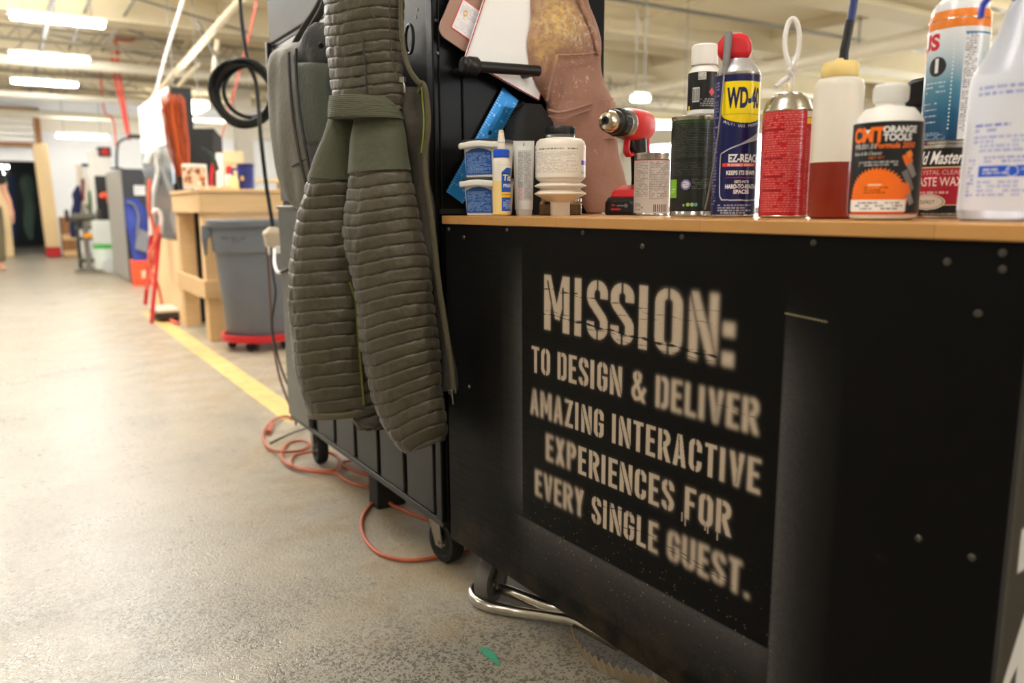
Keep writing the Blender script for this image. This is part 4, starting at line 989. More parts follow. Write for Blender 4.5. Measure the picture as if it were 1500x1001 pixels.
# --- silver tube standing on its cap
d = 1.60; c = foot(767.5, 312, d)
t = thing('sealant_tube', 'silver printed tube standing upside down on its cap', 'tube', c, face_cam(c))
bm = BM(); P = []
for zz, a, b in ((.010, .0150, .0150), (.013, .0178, .0172), (.03, .0182, .0165), (.07, .0192, .0120), (.11, .0203, .0060), (.130, .0208, .0014), (.146, .0208, .0010)):
    P.append([(a*math.cos(2*PI*i/40), b*math.sin(2*PI*i/40), zz) for i in range(40)])
G = grid(bm, P, cv=True); bm.faces.new(G[0]); bm.faces.new(G[-1]); link('tube', bm, mat('silver_tube_film', (206, 206, 204), .35, metal=.35), t)
bm = BM(); lathe(bm, [(0, 0), (.0155, 0), (.016, .001), (.0165, .013), (.0125, .0145), (0, .0145)], 36); link('cap', bm, mat('grey_cap_plastic', (186, 184, 180), .4), t)
cv = Canvas(.030, .098, .0005, (178, 178, 176)); cv.rect(0, 0, .003, .098, (206, 206, 204)); cv.small(.004, .026, .0145, .094, 46, (58, 56, 56), al=.8); cv.small(.016, .004, .029, .094, 60, (58, 56, 56), al=.8)
for q in (.007, .015, .022):
    cv.poly([(.0055, q), (.009, q+.0042), (.0125, q), (.009, q-.0042)], (206, 60, 60)); cv.poly([(.0068, q), (.009, q+.0027), (.0112, q), (.009, q-.0027)], (232, 230, 226)); cv.ell(.009, q, .001, .001, (30, 30, 30))
z = cv.Y+.030; b_ = np.interp(z, [.03, .07, .11, .13], [.0165, .0120, .0060, .0014]); a_ = np.interp(z, [.03, .07, .11, .13], [.0182, .0192, .0203, .0208]); xx = cv.X-.015
painted('label', np.stack([xx, -b_*np.sqrt(np.clip(1-(xx/a_)**2, 0, 1))-.0004, z], -1), cv.a, P_plast, t)
bm = BM(); box(bm, (.0, -.0014, .139), (.0016, .001, .006)); link('print_mark', bm, M_blackp, t)

# --- white bellows bottle with black lid
d = 1.605; c = foot(820.5, 311, d); q = d/F*.985; r = .0505
t = thing('bellows_bottle', 'white pleated bellows bottle with black screw lid and tiny print', 'bottle', c, face_cam(c))
prof = [(0, .001), (.019, 0), (.0195, .002), (.0195, .024), (.021, .027), (.040, .036), (r+.001, .042), (r+.001, .044), (.040, .0515), (.040, .0525), (r+.001, .0575), (r+.001, .0595), (.040, .065), (.041, .066), (r-.002, .072), (r-.001, .076), (r-.001, .136), (r-.003, .144), (r-.009, .149), (.030, .151)]
bm = BM(); lathe(bm, prof, 56); link('body', bm, mat('ivory_bellows_plastic', (236, 226, 212), .4, sss=.15), t)
bm = BM(); lathe(bm, [(.030, .150), (.029, .153), (.029, .159), (.0275, .160), (0, .160)], 40); link('neck', bm, mat('clear_neck_plastic', (190, 190, 190), .12, trans=.8), t)
bm = BM(); lathe(bm, [(.0275, .157), (.0295, .158), (.0298, .170), (.028, .1725), (0, .1725)], 44)
for i in range(44):
    a = 2*PI*i/44; box(bm, (.0297*math.cos(a), .0297*math.sin(a), .164), (.0012, .0018, .010), rz=a)
link('lid', bm, M_blackp, t)
rl = r-.0006; w = 3.2*rl; cv = Canvas(w, .062, .0005, (236, 228, 216)); X = lambda a: w/2+a*rl
cv.small(X(-1.4), .052, X(.75), .0555, 1, (50, 46, 46), fill=.8, al=.9, ragged=False); cv.small(X(-1.4), .008, X(.75), .049, 17, (92, 86, 84), fill=.45, al=.6)
cv.rect(X(.95), .0235, X(1.6), .032, (92, 52, 190)); cv.rect(X(1.18), .0235, X(1.2), .032, (236, 228, 216)); cv.small(X(.95), .046, X(1.3), .058, 2, (180, 172, 190)); cv.small(X(.95), .006, X(1.3), .013, 3, (110, 104, 110))
wrap('label', cv, rl, .0745, t, P_plast)
# two little jars behind it
for px, lab in ((800, 'small glass jar of wood chips, left behind the bellows bottle'), (842, 'small glass jar of wood chips, right behind the bellows bottle')):
    c = foot(px, 309, 1.69)
    t = thing('glass_jar', lab, 'jar', c, 0.3, group='small jars behind the bellows bottle')
    bm = BM(); lathe(bm, [(0, 0), (.0135, 0), (.0145, .002), (.0145, .024), (.013, .027), (.013, .030)], 28); link('jar', bm, mat('clear_glass', (235, 235, 230), .05, trans=1.0), t)
    bm = BM(); lathe(bm, [(0, .0015), (.0128, .002), (.0128, .021), (0, .022)], 24); link('chips', bm, mat('wood_chips', (196, 160, 110), .8, noise_amt=.5, scale=160, bump=.4, bscale=180), t)
    bm = BM(); lathe(bm, [(.0142, .028), (.0142, .034), (0, .0345)], 24); link('lid', bm, M_tin, t)

# --- cordless drill
d = 1.66; c = foot(923, 310, d)
t = thing('cordless_drill', 'red and black cordless drill standing on its battery', 'drill', c, face_cam(c)+math.radians(240))
# local: +X is where the chuck points, z up
s = 1.0
HZ = .182
Mx = Matrix.Translation((0, 0, HZ)) @ Matrix.Rotation(PI/2, 4, 'Y')
bm = BM(); lathe(bm, [(0, -.066), (.014, -.066), (.024, -.060), (.029, -.048), (.030, -.02), (.030, .018), (.028, .026), (0, .026)], 32, Mx, sx=1.08); link('motor_housing', bm, M_redp, t)
bm = BM(); lathe(bm, [(.0, .024), (.029, .024), (.030, .028), (.030, .036), (.027, .042), (0, .042)], 32, Mx); link('gear_case', bm, mat('grey_cast_metal', (150, 148, 146), .35, metal=.9), t)
bm = BM(); lathe(bm, [(0, .040), (.026, .040), (.027, .044), (.027, .060), (.0235, .064), (.0235, .066), (.0245, .068), (.0235, .080), (.020, .084), (0, .084)], 36, Mx)
for i in range(20):
    a = 2*PI*i/20; box(bm, (0, 0, 0), (.002, .003, .015), M=Mx @ Matrix.Rotation(a, 4, 'Z') @ Matrix.Translation((.027, 0, .052)))
link('clutch_ring', bm, M_blackp, t)
bm = BM(); lathe(bm, [(0, .082), (.021, .082), (.0215, .086), (.0205, .094), (.0155, .101), (.0085, .103), (.0075, .098), (0, .098)], 32, Mx); ck = link('chuck', bm, mat('chuck_steel', (206, 196, 178), .25, metal=1.0), t)
bm = BM(); lathe(bm, [(0, .0985), (.007, .0985), (.007, .1035), (.004, .1035), (.004, .0990), (0, .0990)], 12, Mx); link('jaw', bm, M_blackp, ck)
bm = BM()
P = []
for zz, x, a, b in ((.050, -.044, .026, .020), (.075, -.040, .0215, .0175), (.11, -.034, .020, .0165), (.14, -.028, .021, .017), (.165, -.022, .024, .018)):
    P.append([(x+a*math.cos(2*PI*i/28), b*math.sin(2*PI*i/28), zz) for i in range(28)])
G = grid(bm, P, cv=True); bm.faces.new(G[0]); bm.faces.new(G[-1]); link('grip', bm, M_blackp, t)
bm = BM(); prism(bm, [(-.052, .168), (-.050, .14), (-.056, .11), (-.060, .08), (-.067, .08), (-.064, .112), (-.060, .15), (-.058, .175)], .022, Matrix.Translation((0, -.011, 0)))
prism(bm, [(.020, .160), (.024, .125), (.012, .116), (-.004, .120), (-.004, .127), (.010, .125), (.016, .131), (.012, .160)], .014, Matrix.Translation((0, -.007, 0))); link('red_frame', bm, M_redp, t, bevel=.003)
bm = BM(); prism(bm, [(-.012, .158), (.010, .158), (.008, .142), (.004, .132), (-.006, .128), (-.014, .132)], .016, Matrix.Translation((0, -.008, 0))); link('trigger', bm, M_blackp, t, bevel=.004)
bm = BM(); prism(bm, [(-.082, .034), (-.080, .048), (-.062, .062), (-.018, .062), (.022, .050), (.030, .034)], .066, Matrix.Translation((0, -.033, 0))); link('foot', bm, M_redp, t, bevel=.006, seg=3)
bt_ = BM(); prism(bt_, [(-.086, .003), (-.088, .030), (-.084, .037), (.030, .037), (.042, .026), (.044, .003), (.040, 0), (-.082, 0)], .074, Matrix.Translation((0, -.037, 0))); bat = link('battery', bt_, M_blackp, t, bevel=.006, seg=3)
cv = Canvas(.046, .020, .0005, (30, 30, 31)); cv.small(.005, .010, .015, .016, 1, (206, 40, 44)); cv.small(.018, .010, .040, .014, 1, (180, 178, 176)); cv.rect(.004, .003, .026, .0065, (206, 40, 44)); cv.ell(.039, .012, .004, .004, (150, 150, 150), ring=.3)
flat('badge', cv, bat, P_plast, Matrix.Translation((.0445, -.023, .007)) @ Matrix.Rotation(PI/2, 4, 'Z'))
# ------------------------------------------------------------------ tall steel cabinet beside the bench
LX, LY0, LY1, LXB = .80, 1.57, 2.745, 1.25
LZ0, LZ1 = .155, 1.75
M_cab = mat('dark_grey_steel', (36, 37, 35), .4, metal=0, spec=.35, noise_amt=.12, scale=3, bump=.03, bscale=12)
M_cabl = mat('grey_green_steel', (84, 84, 78), .36, metal=.3, noise_amt=.1, scale=3)
M_cabk = mat('black_gloss_steel', (13, 13, 14), .34, noise_amt=.2, bump=.03, bscale=8, spec=.22)
cab = thing('tool_cabinet', 'tall dark steel cabinet on casters where the jacket hangs', 'cabinet', (LX, (LY0+LY1)/2, 0))
bm = BM(); bbox2(bm, (LX+.006, LY0, LZ0), (LXB, LY1, LZ1)); link('body', bm, M_cabk, cab, world=True, bevel=.003)
# lower half of the aisle face: grey sheets parted by dark slots
bm = BM()
ys = [1.61, 1.78, 1.95, 2.12, 2.29, 2.47]
for a, b in zip(ys[:-1], ys[1:]):
    bbox2(bm, (LX-.004, a+.011, LZ0+.006), (LX+.006, b-.011, .862))
link('lower_door', bm, M_cab, cab, world=True, bevel=.003)
bm = BM(); bbox2(bm, (LX-.006, LY0, LZ0-.012), (LX+.02, LY1, LZ0+.004)); link('bottom_rail', bm, M_cab, cab, world=True, bevel=.002)
bm = BM(); bbox2(bm, (LX-.012, 2.52, LZ0+.004), (LX+.006, LY1, .872)); bbox2(bm, (LX-.016, 2.47, .872), (LX+.006, LY1+.003, .884)); link('lower_post', bm, M_cabl, cab, world=True, bevel=.003)
bm = BM(); bbox2(bm, (LX-.008, LY0, LZ0), (LX+.006, 1.60, LZ1)); link('corner_post', bm, M_cabk, cab, world=True, bevel=.003)
# upper half: pegboard back panel and the drop front over it
zs = onpl(400, 65, (LX, 0, 0), (1, 0, 0))[2]
bm = BM(); bbox2(bm, (LX-.002, 1.95, .90), (LX+.006, LY1-.005, zs-.012)); link('upper_panel', bm, M_cabl, cab, world=True, bevel=.002)
bm = BM(); bbox2(bm, (LX-.012, 1.95, zs), (LX+.006, LY1-.002, LZ1)); link('upper_door', bm, mat('grey_enamel_steel', (84, 83, 78), .55, spec=.25), cab, world=True, bevel=.003)
bm = BM(); bbox2(bm, (LX-.004, 1.95, zs-.012), (LX+.007, LY1, zs)); bbox2(bm, (LX-.022, LY1-.006, zs-.075), (LX-.004, LY1+.012, zs+.004)); link('door_edge', bm, M_blackp, cab, world=True, bevel=.002)
for px, py in ((427, 68), (434, 66), (441, 63)):
    p = onpl(px, py, (LX-.003, 0, 0), (1, 0, 0)); bm = BM(); box(bm, p, (.004, .018, .012)); link('vent_slot', bm, M_blackp, cab, world=True)
# perforated latch plate with the oval finger pull by the near corner
c0 = onpl(606, 58, (LX-.001, 0, 0), (1, 0, 0))
bm = BM(); ring = [c0+A3(-.010, math.cos(a)*.020, math.sin(a)*.030) for a in np.linspace(0, 2*PI, 28, endpoint=False)]; tube(bm, ring, .0035, 8, closed=True); link('finger_pull', bm, mat('worn_black_steel', (60, 60, 60), .35, metal=.6), cab, world=True)
for (y, z, rz) in ((1.72, 0, .12), (2.66, 0, -.1), (1.70, 1, 1.2), (2.60, 1, 2.0)):
    caster(cab, (LX+.06 if not z else LXB-.08, y, 0), rz+PI/2, r=.055, w=.036, plate_z=LZ0-.004, wheel=M_rubber, world=True)
bm = BM(); bbox2(bm, (LX+.05, 2.10, .0), (LX+.14, 2.17, LZ0)); link('support_foot', bm, M_rubber, cab, world=True, bevel=.004)
# end face seen over the bench top
def EP(x, y, off=0.0): return onpl(x, y, (0, LY0-off, 0), (0, 1, 0))
for i, (x, y) in enumerate(((639, 30), (641, 78), (685, 118), (687, 140), (610, 25), (612, 14))):
    if x < 630: p = onpl(x, y, (LX-.009, 0, 0), (1, 0, 0)); M = Matrix.Translation(V(p)) @ Matrix.Rotation(-PI/2, 4, 'Y')
    else: p = EP(x, y, .001); M = Matrix.Translation(V(p)) @ Matrix.Rotation(PI/2, 4, 'X')
    bm = BM(); lathe(bm, [(.004, 0), (.0032, .0016), (0, .002)], 12, M); link('rivet', bm, M_screw, cab, world=True)
p0, p1 = EP(678, 300)[0], LXB
bm = BM(); bbox2(bm, (EP(677, 200)[0], LY0-.006, .875), (LXB-.02, LY0, 1.21)); link('end_panel', bm, M_cabk, cab, world=True, bevel=.002)
bm = BM(); bbox2(bm, (LX, LY0-.008, .862), (LXB, LY0+.0, .874)); link('end_ledge', bm, M_cab, cab, world=True, bevel=.001)
# paper-roll bar sticking out of the end, the boards lean behind it
b0, b1 = EP(690, 97, .085), EP(800, 106, .085)
bm = BM(); rod(bm, b0, EP(789, 104, .085), .0115, 20)
br_ = link('bar', bm, M_blackp, cab, world=True)
bm = BM(); lathe(bm, [(0, -.012), (.015, -.012), (.019, -.006), (.019, .012), (.016, .016), (0, .016)], 24, Matrix.Translation(V(b0)) @ Matrix.Rotation(PI/2, 4, 'Y')); lathe(bm, [(0, -.022), (.013, -.022), (.0175, -.018), (.0175, -.012), (0, -.012)], 24, Matrix.Translation(V(b0)) @ Matrix.Rotation(PI/2, 4, 'Y')); link('knob', bm, M_blackp, br_, world=True, bevel=.001)
bm = BM()
for x in (b0[0]+.012, EP(780, 104, .085)[0]): rod(bm, (x, LY0, b0[2]), (x, b0[1], b0[2]), .009, 12)
link('bracket', bm, M_blackp, br_, world=True)

# --- brown clipboard with the red-edged certificate
def on_end(off):
    return lambda x, y: EP(x, y, off)
f = on_end(.030)
o_ = f(690, 82); ux = f(640, 45)-o_; uz = f(722, 4)-o_
ex = -ux/np.linalg.norm(ux); n_ = A3(0, -1, 0); ez = uz/np.linalg.norm(uz); ex = A3(ez[2], 0, -ez[0])
wcl = float((o_-f(641, 44))@ex)
def MB(org, ex, ez, tilt=0.0):
    y = np.cross(ez, ex)
    return Matrix(((ex[0], y[0], ez[0], org[0]), (ex[1], y[1], ez[1], org[1]), (ex[2], y[2], ez[2], org[2]), (0, 0, 0, 1)))
Mc = MB(o_-ex*wcl, ex, ez)
t = thing('clipboard', 'brown hardboard clipboard with red edged paper label hanging on cabinet end', 'clipboard', o_)
poly = [(x+wcl/2, z+.19) for x, z in rrect(wcl, .38, .022)]
bm = BM(); prism(bm, poly, .004, Mc); link('board', bm, mat('brown_hardboard', (164, 128, 112), .55, noise_amt=.12, scale=30), t, world=True)
lw = .052; cv = Canvas(lw, .068, .0006, (226, 70, 66)); cv.rect(.002, .002, lw-.002, .066, (236, 232, 236)); cv.small(.006, .036, lw-.006, .060, 6, (170, 165, 180), al=.6); cv.ell(.018, .044, .005, .007, (222, 180, 90), ring=.5); cv.small(.012, .030, .026, .038, 2, (222, 180, 90)); cv.small(.006, .006, lw-.006, .026, 5, (180, 176, 190), al=.5)
lo_ = flat('paper_label', cv, t, P_paper, MW[t.name].inverted() @ Mc @ Matrix.Translation((wcl-.066, -.0012, .026)))
bm = BM()
for (x, z) in ((wcl-.010, .075), (wcl-.012, .115)): tube(bm, smooth_path([(x, -.001, z), (x-.006, -.006, z+.010), (x+.002, -.010, z+.018), (x+.008, -.006, z+.026)], 5), .0016, 8)
tube(bm, smooth_path([(wcl*.45, -.001, .135), (wcl*.45, -.007, .142), (wcl*.47, -.008, .165), (wcl*.48, -.006, .185)], 5), .004, 10)
bmesh.ops.transform(bm, matrix=Mc, verts=bm.verts); link('wire_clip', bm, M_steel, t, world=True)

# --- white sketch pad with red edge, lower corner dips under the bar
f = on_end(.050)
p_ = [f(690, 78), f(722, -12), f(800, -12), f(800, 75), f(787, 146)]
q = [f(681, 86), f(716, -20), f(805, -20), f(812, 60), f(789, 147)]
t = thing('sketch_pad', 'white drawing board with thin red edge tucked behind the black bar', 'board', f(745, 60))
def slab(bm, pts, d):
    a = [bm.verts.new(V(p)) for p in pts]; b = [bm.verts.new(V(p)+Vector((0, d, 0))) for p in pts]
    bm.faces.new(a); bm.faces.new(b[::-1])
    for i in range(len(pts)): bm.faces.new((a[i], b[i], b[(i+1) % len(pts)], a[(i+1) % len(pts)]))
bm = BM(); slab(bm, q, .006); st_ = link('sheet', bm, mat('white_board_paper', (246, 245, 244), .5), t, world=True, smooth=False)
bm = BM(); tube(bm, [q[1]+A3(0, -.001, 0), q[0]+A3(0, -.001, 0), q[4]+A3(0, -.001, 0), q[3]+A3(0, -.001, 0)], .0014, 8); link('red_edge', bm, mat('red_binding', (190, 52, 62), .5), st_, world=True)

# --- blue steel rule and the black case behind it
f = on_end(.018)
t = thing('blue_ruler', 'blue anodised ruler leaning across the black cabinet end', 'ruler', f(665, 290))
q = [f(654, 281), f(737, 128), f(772, 143), f(679, 297)]
e1 = (q[1]-q[0]); L_ = np.linalg.norm(e1); e1 = e1/L_; e0 = q[3]-q[0]; e0 = e0-e1*(e0@e1); W_ = np.linalg.norm(e0); e0 /= W_
cv = Canvas(W_, L_, .0008, (36, 132, 200))
for i in range(int(L_/.0016*.25)): cv.rect(0, i*.0064, (.0085 if i % 4 == 0 else .005), i*.0064+.0008, (206, 226, 240)); cv.rect(W_-(.0085 if i % 4 == 0 else .005), i*.0064, W_, i*.0064+.0008, (206, 226, 240))
for i in range(1, int(L_/.0256)): cv.text(str(i), .013, i*.0256-.003, .0055, (206, 226, 240)); cv.text(str(13-i if i < 13 else 1), W_-.013, i*.0256-.003, .0055, (206, 226, 240))
cv.rect(W_*.5-.0006, .02, W_*.5+.0006, L_-.02, (90, 170, 220)); cv.ell(W_*.5, L_*.62, .004, .006, (8, 10, 14))
n2 = np.cross(e1, e0)
P = q[0]+cv.X[..., None]*e0+cv.Y[..., None]*e1+A3(0, -.0006, 0)
painted('scale', P, cv.a, paint_mat('blue_anodised', .3, metal=.35), t, world=True)
bm = BM(); slab(bm, [q[0], q[1], q[0]+e1*L_+e0*W_, q[0]+e0*W_], .0022); link('blade', bm, mat('blue_aluminium', (30, 112, 178), .3, metal=.5), t, world=True, smooth=False)
f = on_end(.075)
t = thing('tool_bag', 'black zip bag behind the bottles under the white board', 'bag', (f(760, 300)[0], LY0-.06, HW))
bx = f(700, 300)[0]; bx1 = f(800, 300)[0]; bz = f(760, 150)[2]-HW
bm = BM(); P = []
for zz, a, b in ((.0, .96, .9), (.02, 1, 1), (.12, .95, .9), (.2, .8, .7), (bz*.93, .55, .45), (bz, .35, .2)):
    P.append([((bx+bx1)/2+.03+x*a+zz*.12, LY0-.062+y*b, HW+zz) for x, y in rrect((bx1-bx)*.72, .09, .03, 6)])
G = grid(bm, P, cv=True); bm.faces.new(G[0]); bm.faces.new(G[-1]); link('bag_body', bm, mat('black_bag_fabric', (13, 13, 14), .75, bump=.2, bscale=60), t, world=True)
bm = BM(); tube(bm, smooth_path([P[3][2], P[4][10], P[5][14]], 6), .004, 8); link('zip', bm, M_blackp, t, world=True)

# --- stained brown work apron
def vplane(A, B):
    A, B = A3(*A), A3(*B); d = B-A; n = A3(d[1], -d[0], 0)
    return lambda x, y: onpl(x, y, A, n)
def loft(name, rows, plane, depth, material, parent, seg=72, steps=90, shape=None, taper=.75, quilt=None, folds=0.0, fscale=9.0, seed=0.0, tilt=0.0, power=1.0, cap=True, dmax=9, yr=None, zs=.6, off0=0.0):
    """rows: (y, x left, x right) in the photo; the plane gives the real position; a closed body of real depth grows round it"""
    ys = np.array([q[0] for q in rows], float); v = np.linspace(0, 1, steps); yy = (ys[0]+(ys[-1]-ys[0])*v) if yr is None else yr[0]+(yr[1]-yr[0])*v
    def cr(col):
        pts = [np.array([q[0], q[col]]) for q in rows]; sp = np.array(smooth_path(pts, 12)); return np.interp(yy, sp[:, 0], sp[:, 1]) if ys[-1] > ys[0] else np.interp(-yy, -sp[:, 0], sp[:, 1])
    xl, xr = cr(1), cr(2); P = []
    for i in range(steps):
        tl_ = tilt[0]+(tilt[1]-tilt[0])*v[i]**2 if hasattr(tilt, '__len__') else tilt
        sh = tl_*(xr[i]-xl[i])
        a, b = plane(xl[i], yy[i]-sh/2), plane(xr[i], yy[i]+sh/2); c = (a+b)/2; u = b-a; half = np.linalg.norm(u)/2; u /= 2*half
        nrm = A3(u[1], -u[0], 0); nrm /= np.linalg.norm(nrm)
        if nrm@(CAM-c)*1 < 0: nrm = -nrm
        dep = min(half*depth, dmax); row = []
        for k in range(seg):
            th = 2*PI*k/seg; cx, sy = math.cos(th), math.sin(th)
            cx = math.copysign(abs(cx)**power, cx); sy = math.copysign(abs(sy)**power, sy)
            f_ = 1.0; dz = 0.0
            p = c+u*half*cx+nrm*dep*sy
            nn = noise.noise(Vector((p[0]*fscale+seed, p[1]*fscale, p[2]*fscale*zs)))
            if quilt:
                npf, amp = quilt; wob = .16*noise.noise(Vector((p[0]*9+seed, p[1]*9, p[2]*4)))+.06*noise.noise(Vector((p[0]*30+seed, p[1]*30, p[2]*9)))
                pv = v[i]*npf+wob+.34*abs(math.sin(th-PI/2-.25+.15*math.sin(v[i]*9+seed))); ph = pv % 1.0; kq = math.floor(pv)
                rnd = .75+.5*abs(noise.noise(Vector((kq*3.7+seed, th*.8, 1.3))))*2
                puff = (1-abs(2*ph-1)**3.2)
                edge = math.exp(-((min(ph, 1-ph))/.075)**2)
                cr_ = noise.noise(Vector((p[0]*70+seed, p[1]*70, p[2]*22+kq*5)))
                off = -amp*rnd*(1-puff)*.8-amp*.75*edge+edge*cr_*amp*1.5+cr_*(1-edge)*amp*1.1+noise.noise(Vector((p[0]*24, p[1]*24+seed, p[2]*34)))*amp*1.1
            else: off = 0.0
            off += folds*nn+off0
            g = u*cx+nrm*sy; g /= max(np.linalg.norm(g), 1e-6)
            row.append(p+g*off)
        P.append(row)
    bm = BM(); G = grid(bm, P, cv=True)
    if cap:
        for r_ in (G[0], G[-1]):
            m = bm.verts.new(sum((q.co for q in r_), Vector())/len(r_))
            for k in range(len(r_)): bm.faces.new((r_[k], r_[(k+1) % len(r_)], m))
    return link(name, bm, material, parent, world=True, ang=70)
def near0(pl_, x, y, d):
    p = pl_(x, y); n = A3(CAM[0]-p[0], CAM[1]-p[1], 0); return p+n/np.linalg.norm(n)*d
def apron_mat():
    m = mat('stained_brown_canvas', (150, 111, 94), .8, noise_amt=.14, scale=9, bump=.25, bscale=45, sheen=.1); nt = m.node_tree; b = nt.nodes['Principled BSDF']; L = nt.links.new; N = nt.nodes.new
    src = b.inputs['Base Color'].links[0].from_socket; tc = N('ShaderNodeTexCoord')
    def blob(cx, cy, cz, r, col, lo, hi, sc):
        nonlocal src
        vm = N('ShaderNodeVectorMath'); vm.operation = 'DISTANCE'; L(tc.outputs['Object'], vm.inputs[0]); vm.inputs[1].default_value = (cx, cy, cz)
        nz = N('ShaderNodeTexNoise'); nz.inputs['Scale'].default_value = sc; nz.inputs['Detail'].default_value = 8; nz.inputs['Roughness'].default_value = .75; L(tc.outputs['Object'], nz.inputs['Vector'])
        a = N('ShaderNodeMapRange'); a.inputs['From Min'].default_value = r; a.inputs['From Max'].default_value = r*.25; L(vm.outputs['Value'], a.inputs['Value'])
        c = N('ShaderNodeMapRange'); c.inputs['From Min'].default_value = lo; c.inputs['From Max'].default_value = hi; L(nz.outputs['Fac'], c.inputs['Value'])
        mu = N('ShaderNodeMath'); mu.operation = 'MULTIPLY'; L(a.outputs[0], mu.inputs[0]); L(c.outputs[0], mu.inputs[1])
        mx = N('ShaderNodeMix'); mx.data_type = 'RGBA'; L(mu.outputs[0], mx.inputs['Factor']); L(src, mx.inputs['A']); mx.inputs['B'].default_value = rgb(*col); L(mx.outputs['Result'], b.inputs['Base Color']); src = mx.outputs['Result']
    return m, blob
pl = vplane((1.00, 1.515, 0), (1.25, 1.495, 0))
ap = thing('work_apron', 'stained brown canvas work apron hanging at the cabinet end', 'apron', (*pl(850, 300)[:2], HW))
M_ap, blob = apron_mat(); O_ = np.array(ap.location)
def AL(x, y): p = pl(x, y)-O_; n = A3(CAM[0]-pl(x, y)[0], CAM[1]-pl(x, y)[1], 0); return p+n/np.linalg.norm(n)*.03
blob(*AL(818, 42), .085, (214, 186, 128), .40, .60, 60); blob(*AL(822, 30), .06, (206, 166, 74), .47, .64, 90); blob(*AL(795, 78), .05, (196, 160, 92), .44, .62, 80); blob(*AL(850, 50), .07, (226, 214, 196), .52, .66, 70); blob(*AL(840, 130), .07, (214, 196, 178), .58, .68, 90); blob(*AL(870, 215), .06, (206, 186, 172), .6, .7, 80); blob(*AL(812, 145), .05, (226, 214, 196), .56, .66, 100); blob(*AL(842, 105), .06, (222, 206, 186), .58, .68, 60)
loft('bib', [(-40, 785, 860), (0, 780, 861), (30, 776, 868), (62, 772, 876), (90, 779, 880), (120, 789, 888), (150, 800, 897), (185, 806, 903), (205, 812, 905)], pl, .36, M_ap, ap, folds=.016, fscale=15, steps=120, seg=110, seed=3)
loft('skirt', [(150, 800, 899), (170, 803, 902), (200, 812, 906), (230, 826, 911), (260, 838, 914), (285, 846, 911), (303, 853, 904), (312, 858, 898)], pl, .44, M_ap, ap, folds=.020, fscale=14, steps=100, seg=110, seed=9)
bm = BM(); tube(bm, smooth_path([near0(pl, *q) for q in ((803, 164, .030), (818, 168, .042), (840, 164, .047), (862, 157, .046), (882, 151, .036), (897, 146, .014))], 6), .0032, 8); tube(bm, smooth_path([near0(pl, *q) for q in ((803, 172, .030), (818, 177, .042), (840, 172, .047), (862, 165, .046), (882, 158, .036), (899, 153, .012))], 6), .0016, 8); link('fold_hem', bm, M_ap, ap, world=True)
bm = BM(); tube(bm, smooth_path([near0(pl, *q) for q in ((816, 86, .044), (813, 105, .043), (806, 130, .036), (801, 150, .026))], 6), .003, 8); tube(bm, smooth_path([near0(pl, *q) for q in ((816, 86, .044), (840, 86, .046), (862, 84, .040), (880, 78, .022))], 6), .002, 8); link('pocket_edge', bm, M_ap, ap, world=True)
bm = BM(); tube(bm, smooth_path([pl(842, -30)+A3(-.02, -.03, 0), pl(850, 10)+A3(-.02, -.03, 0), pl(862, 45)+A3(-.015, -.03, 0), pl(872, 85)+A3(-.012, -.03, 0)], 6), .005, 10); link('side_seam', bm, M_ap, ap, world=True)

# ------------------------------------------------------------------ olive quilted jacket hanging off the cabinet
def cloth(name, col, rough=.5, sheen=.15):
    m = mat(name, col, rough, noise_amt=.14, scale=30, bump=.22, bscale=75, sheen=sheen); return m
M_olive = cloth('olive_ripstop', (64, 56, 39), .48)
M_yoke = cloth('olive_stretch_cloth', (70, 72, 50), .75)
M_lining = cloth('dark_olive_lining', (46, 39, 27), .6)
M_rib = cloth('olive_rib_knit', (70, 71, 50), .8)
M_tape = cloth('olive_binding', (78, 70, 47), .7)
M_lime = mat('lime_zip_tape', (118, 132, 32), .5)
jp = vplane((.715, 1.60, 0), (.57, 1.98, 0))
jp2 = vplane((.70, 1.575, 0), (.555, 1.955, 0))
jp3 = vplane((.745, 1.60, 0), (.60, 1.99, 0))
jk = thing('quilted_jacket', 'olive green quilted puffer jacket hanging upside down with dangling sleeves', 'jacket', (.69, 1.70, 0))
TOP = -150
loft('quilted_body', [(TOP, 472, 590), (-60, 476, 589), (0, 478, 588), (30, 479, 587), (60, 481, 586), (90, 484, 586), (120, 488, 588), (145, 491, 590), (165, 496, 588)], jp, .42, M_olive, jk, quilt=(20, .0019), tilt=-.11, steps=360, seg=140, seed=1, folds=.007, dmax=.06)
loft('rib_waist', [(142, 491, 562), (150, 491, 570), (160, 491, 576), (170, 491, 581), (174, 491, 583)], vplane((.694, 1.57, 0), (.549, 1.95, 0)), .66, M_rib, jk, tilt=-.03, steps=60, seed=2, quilt=(11, .0010), dmax=.062)
SL = [(164, 493, 531), (180, 490, 530), (200, 484, 526), (225, 474, 522), (248, 466, 519), (270, 459, 518), (300, 452, 518), (340, 445, 519), (385, 441, 522), (425, 440, 526), (465, 442, 531), (505, 445, 535), (545, 451, 537), (580, 458, 538), (602, 465, 539)]
SRR = [(164, 527, 580), (180, 525, 582), (200, 522, 585), (225, 520, 588), (245, 519, 592), (280, 516, 600), (310, 514, 606), (350, 516, 613), (385, 523, 619), (420, 529, 624), (460, 534, 629), (500, 537, 633), (540, 545, 636), (580, 558, 640), (615, 573, 646), (640, 588, 649), (658, 602, 648)]
loft('sleeve_yoke', SL, jp, .80, M_yoke, jk, steps=80, folds=.006, fscale=14, seed=6, yr=(164, 262), tilt=.05, off0=.0025)
loft('quilted_sleeve', SL, jp, .80, M_olive, jk, quilt=(19, .0019), tilt=.05, steps=360, seg=130, seed=6, folds=.006, fscale=14, yr=(252, 602))
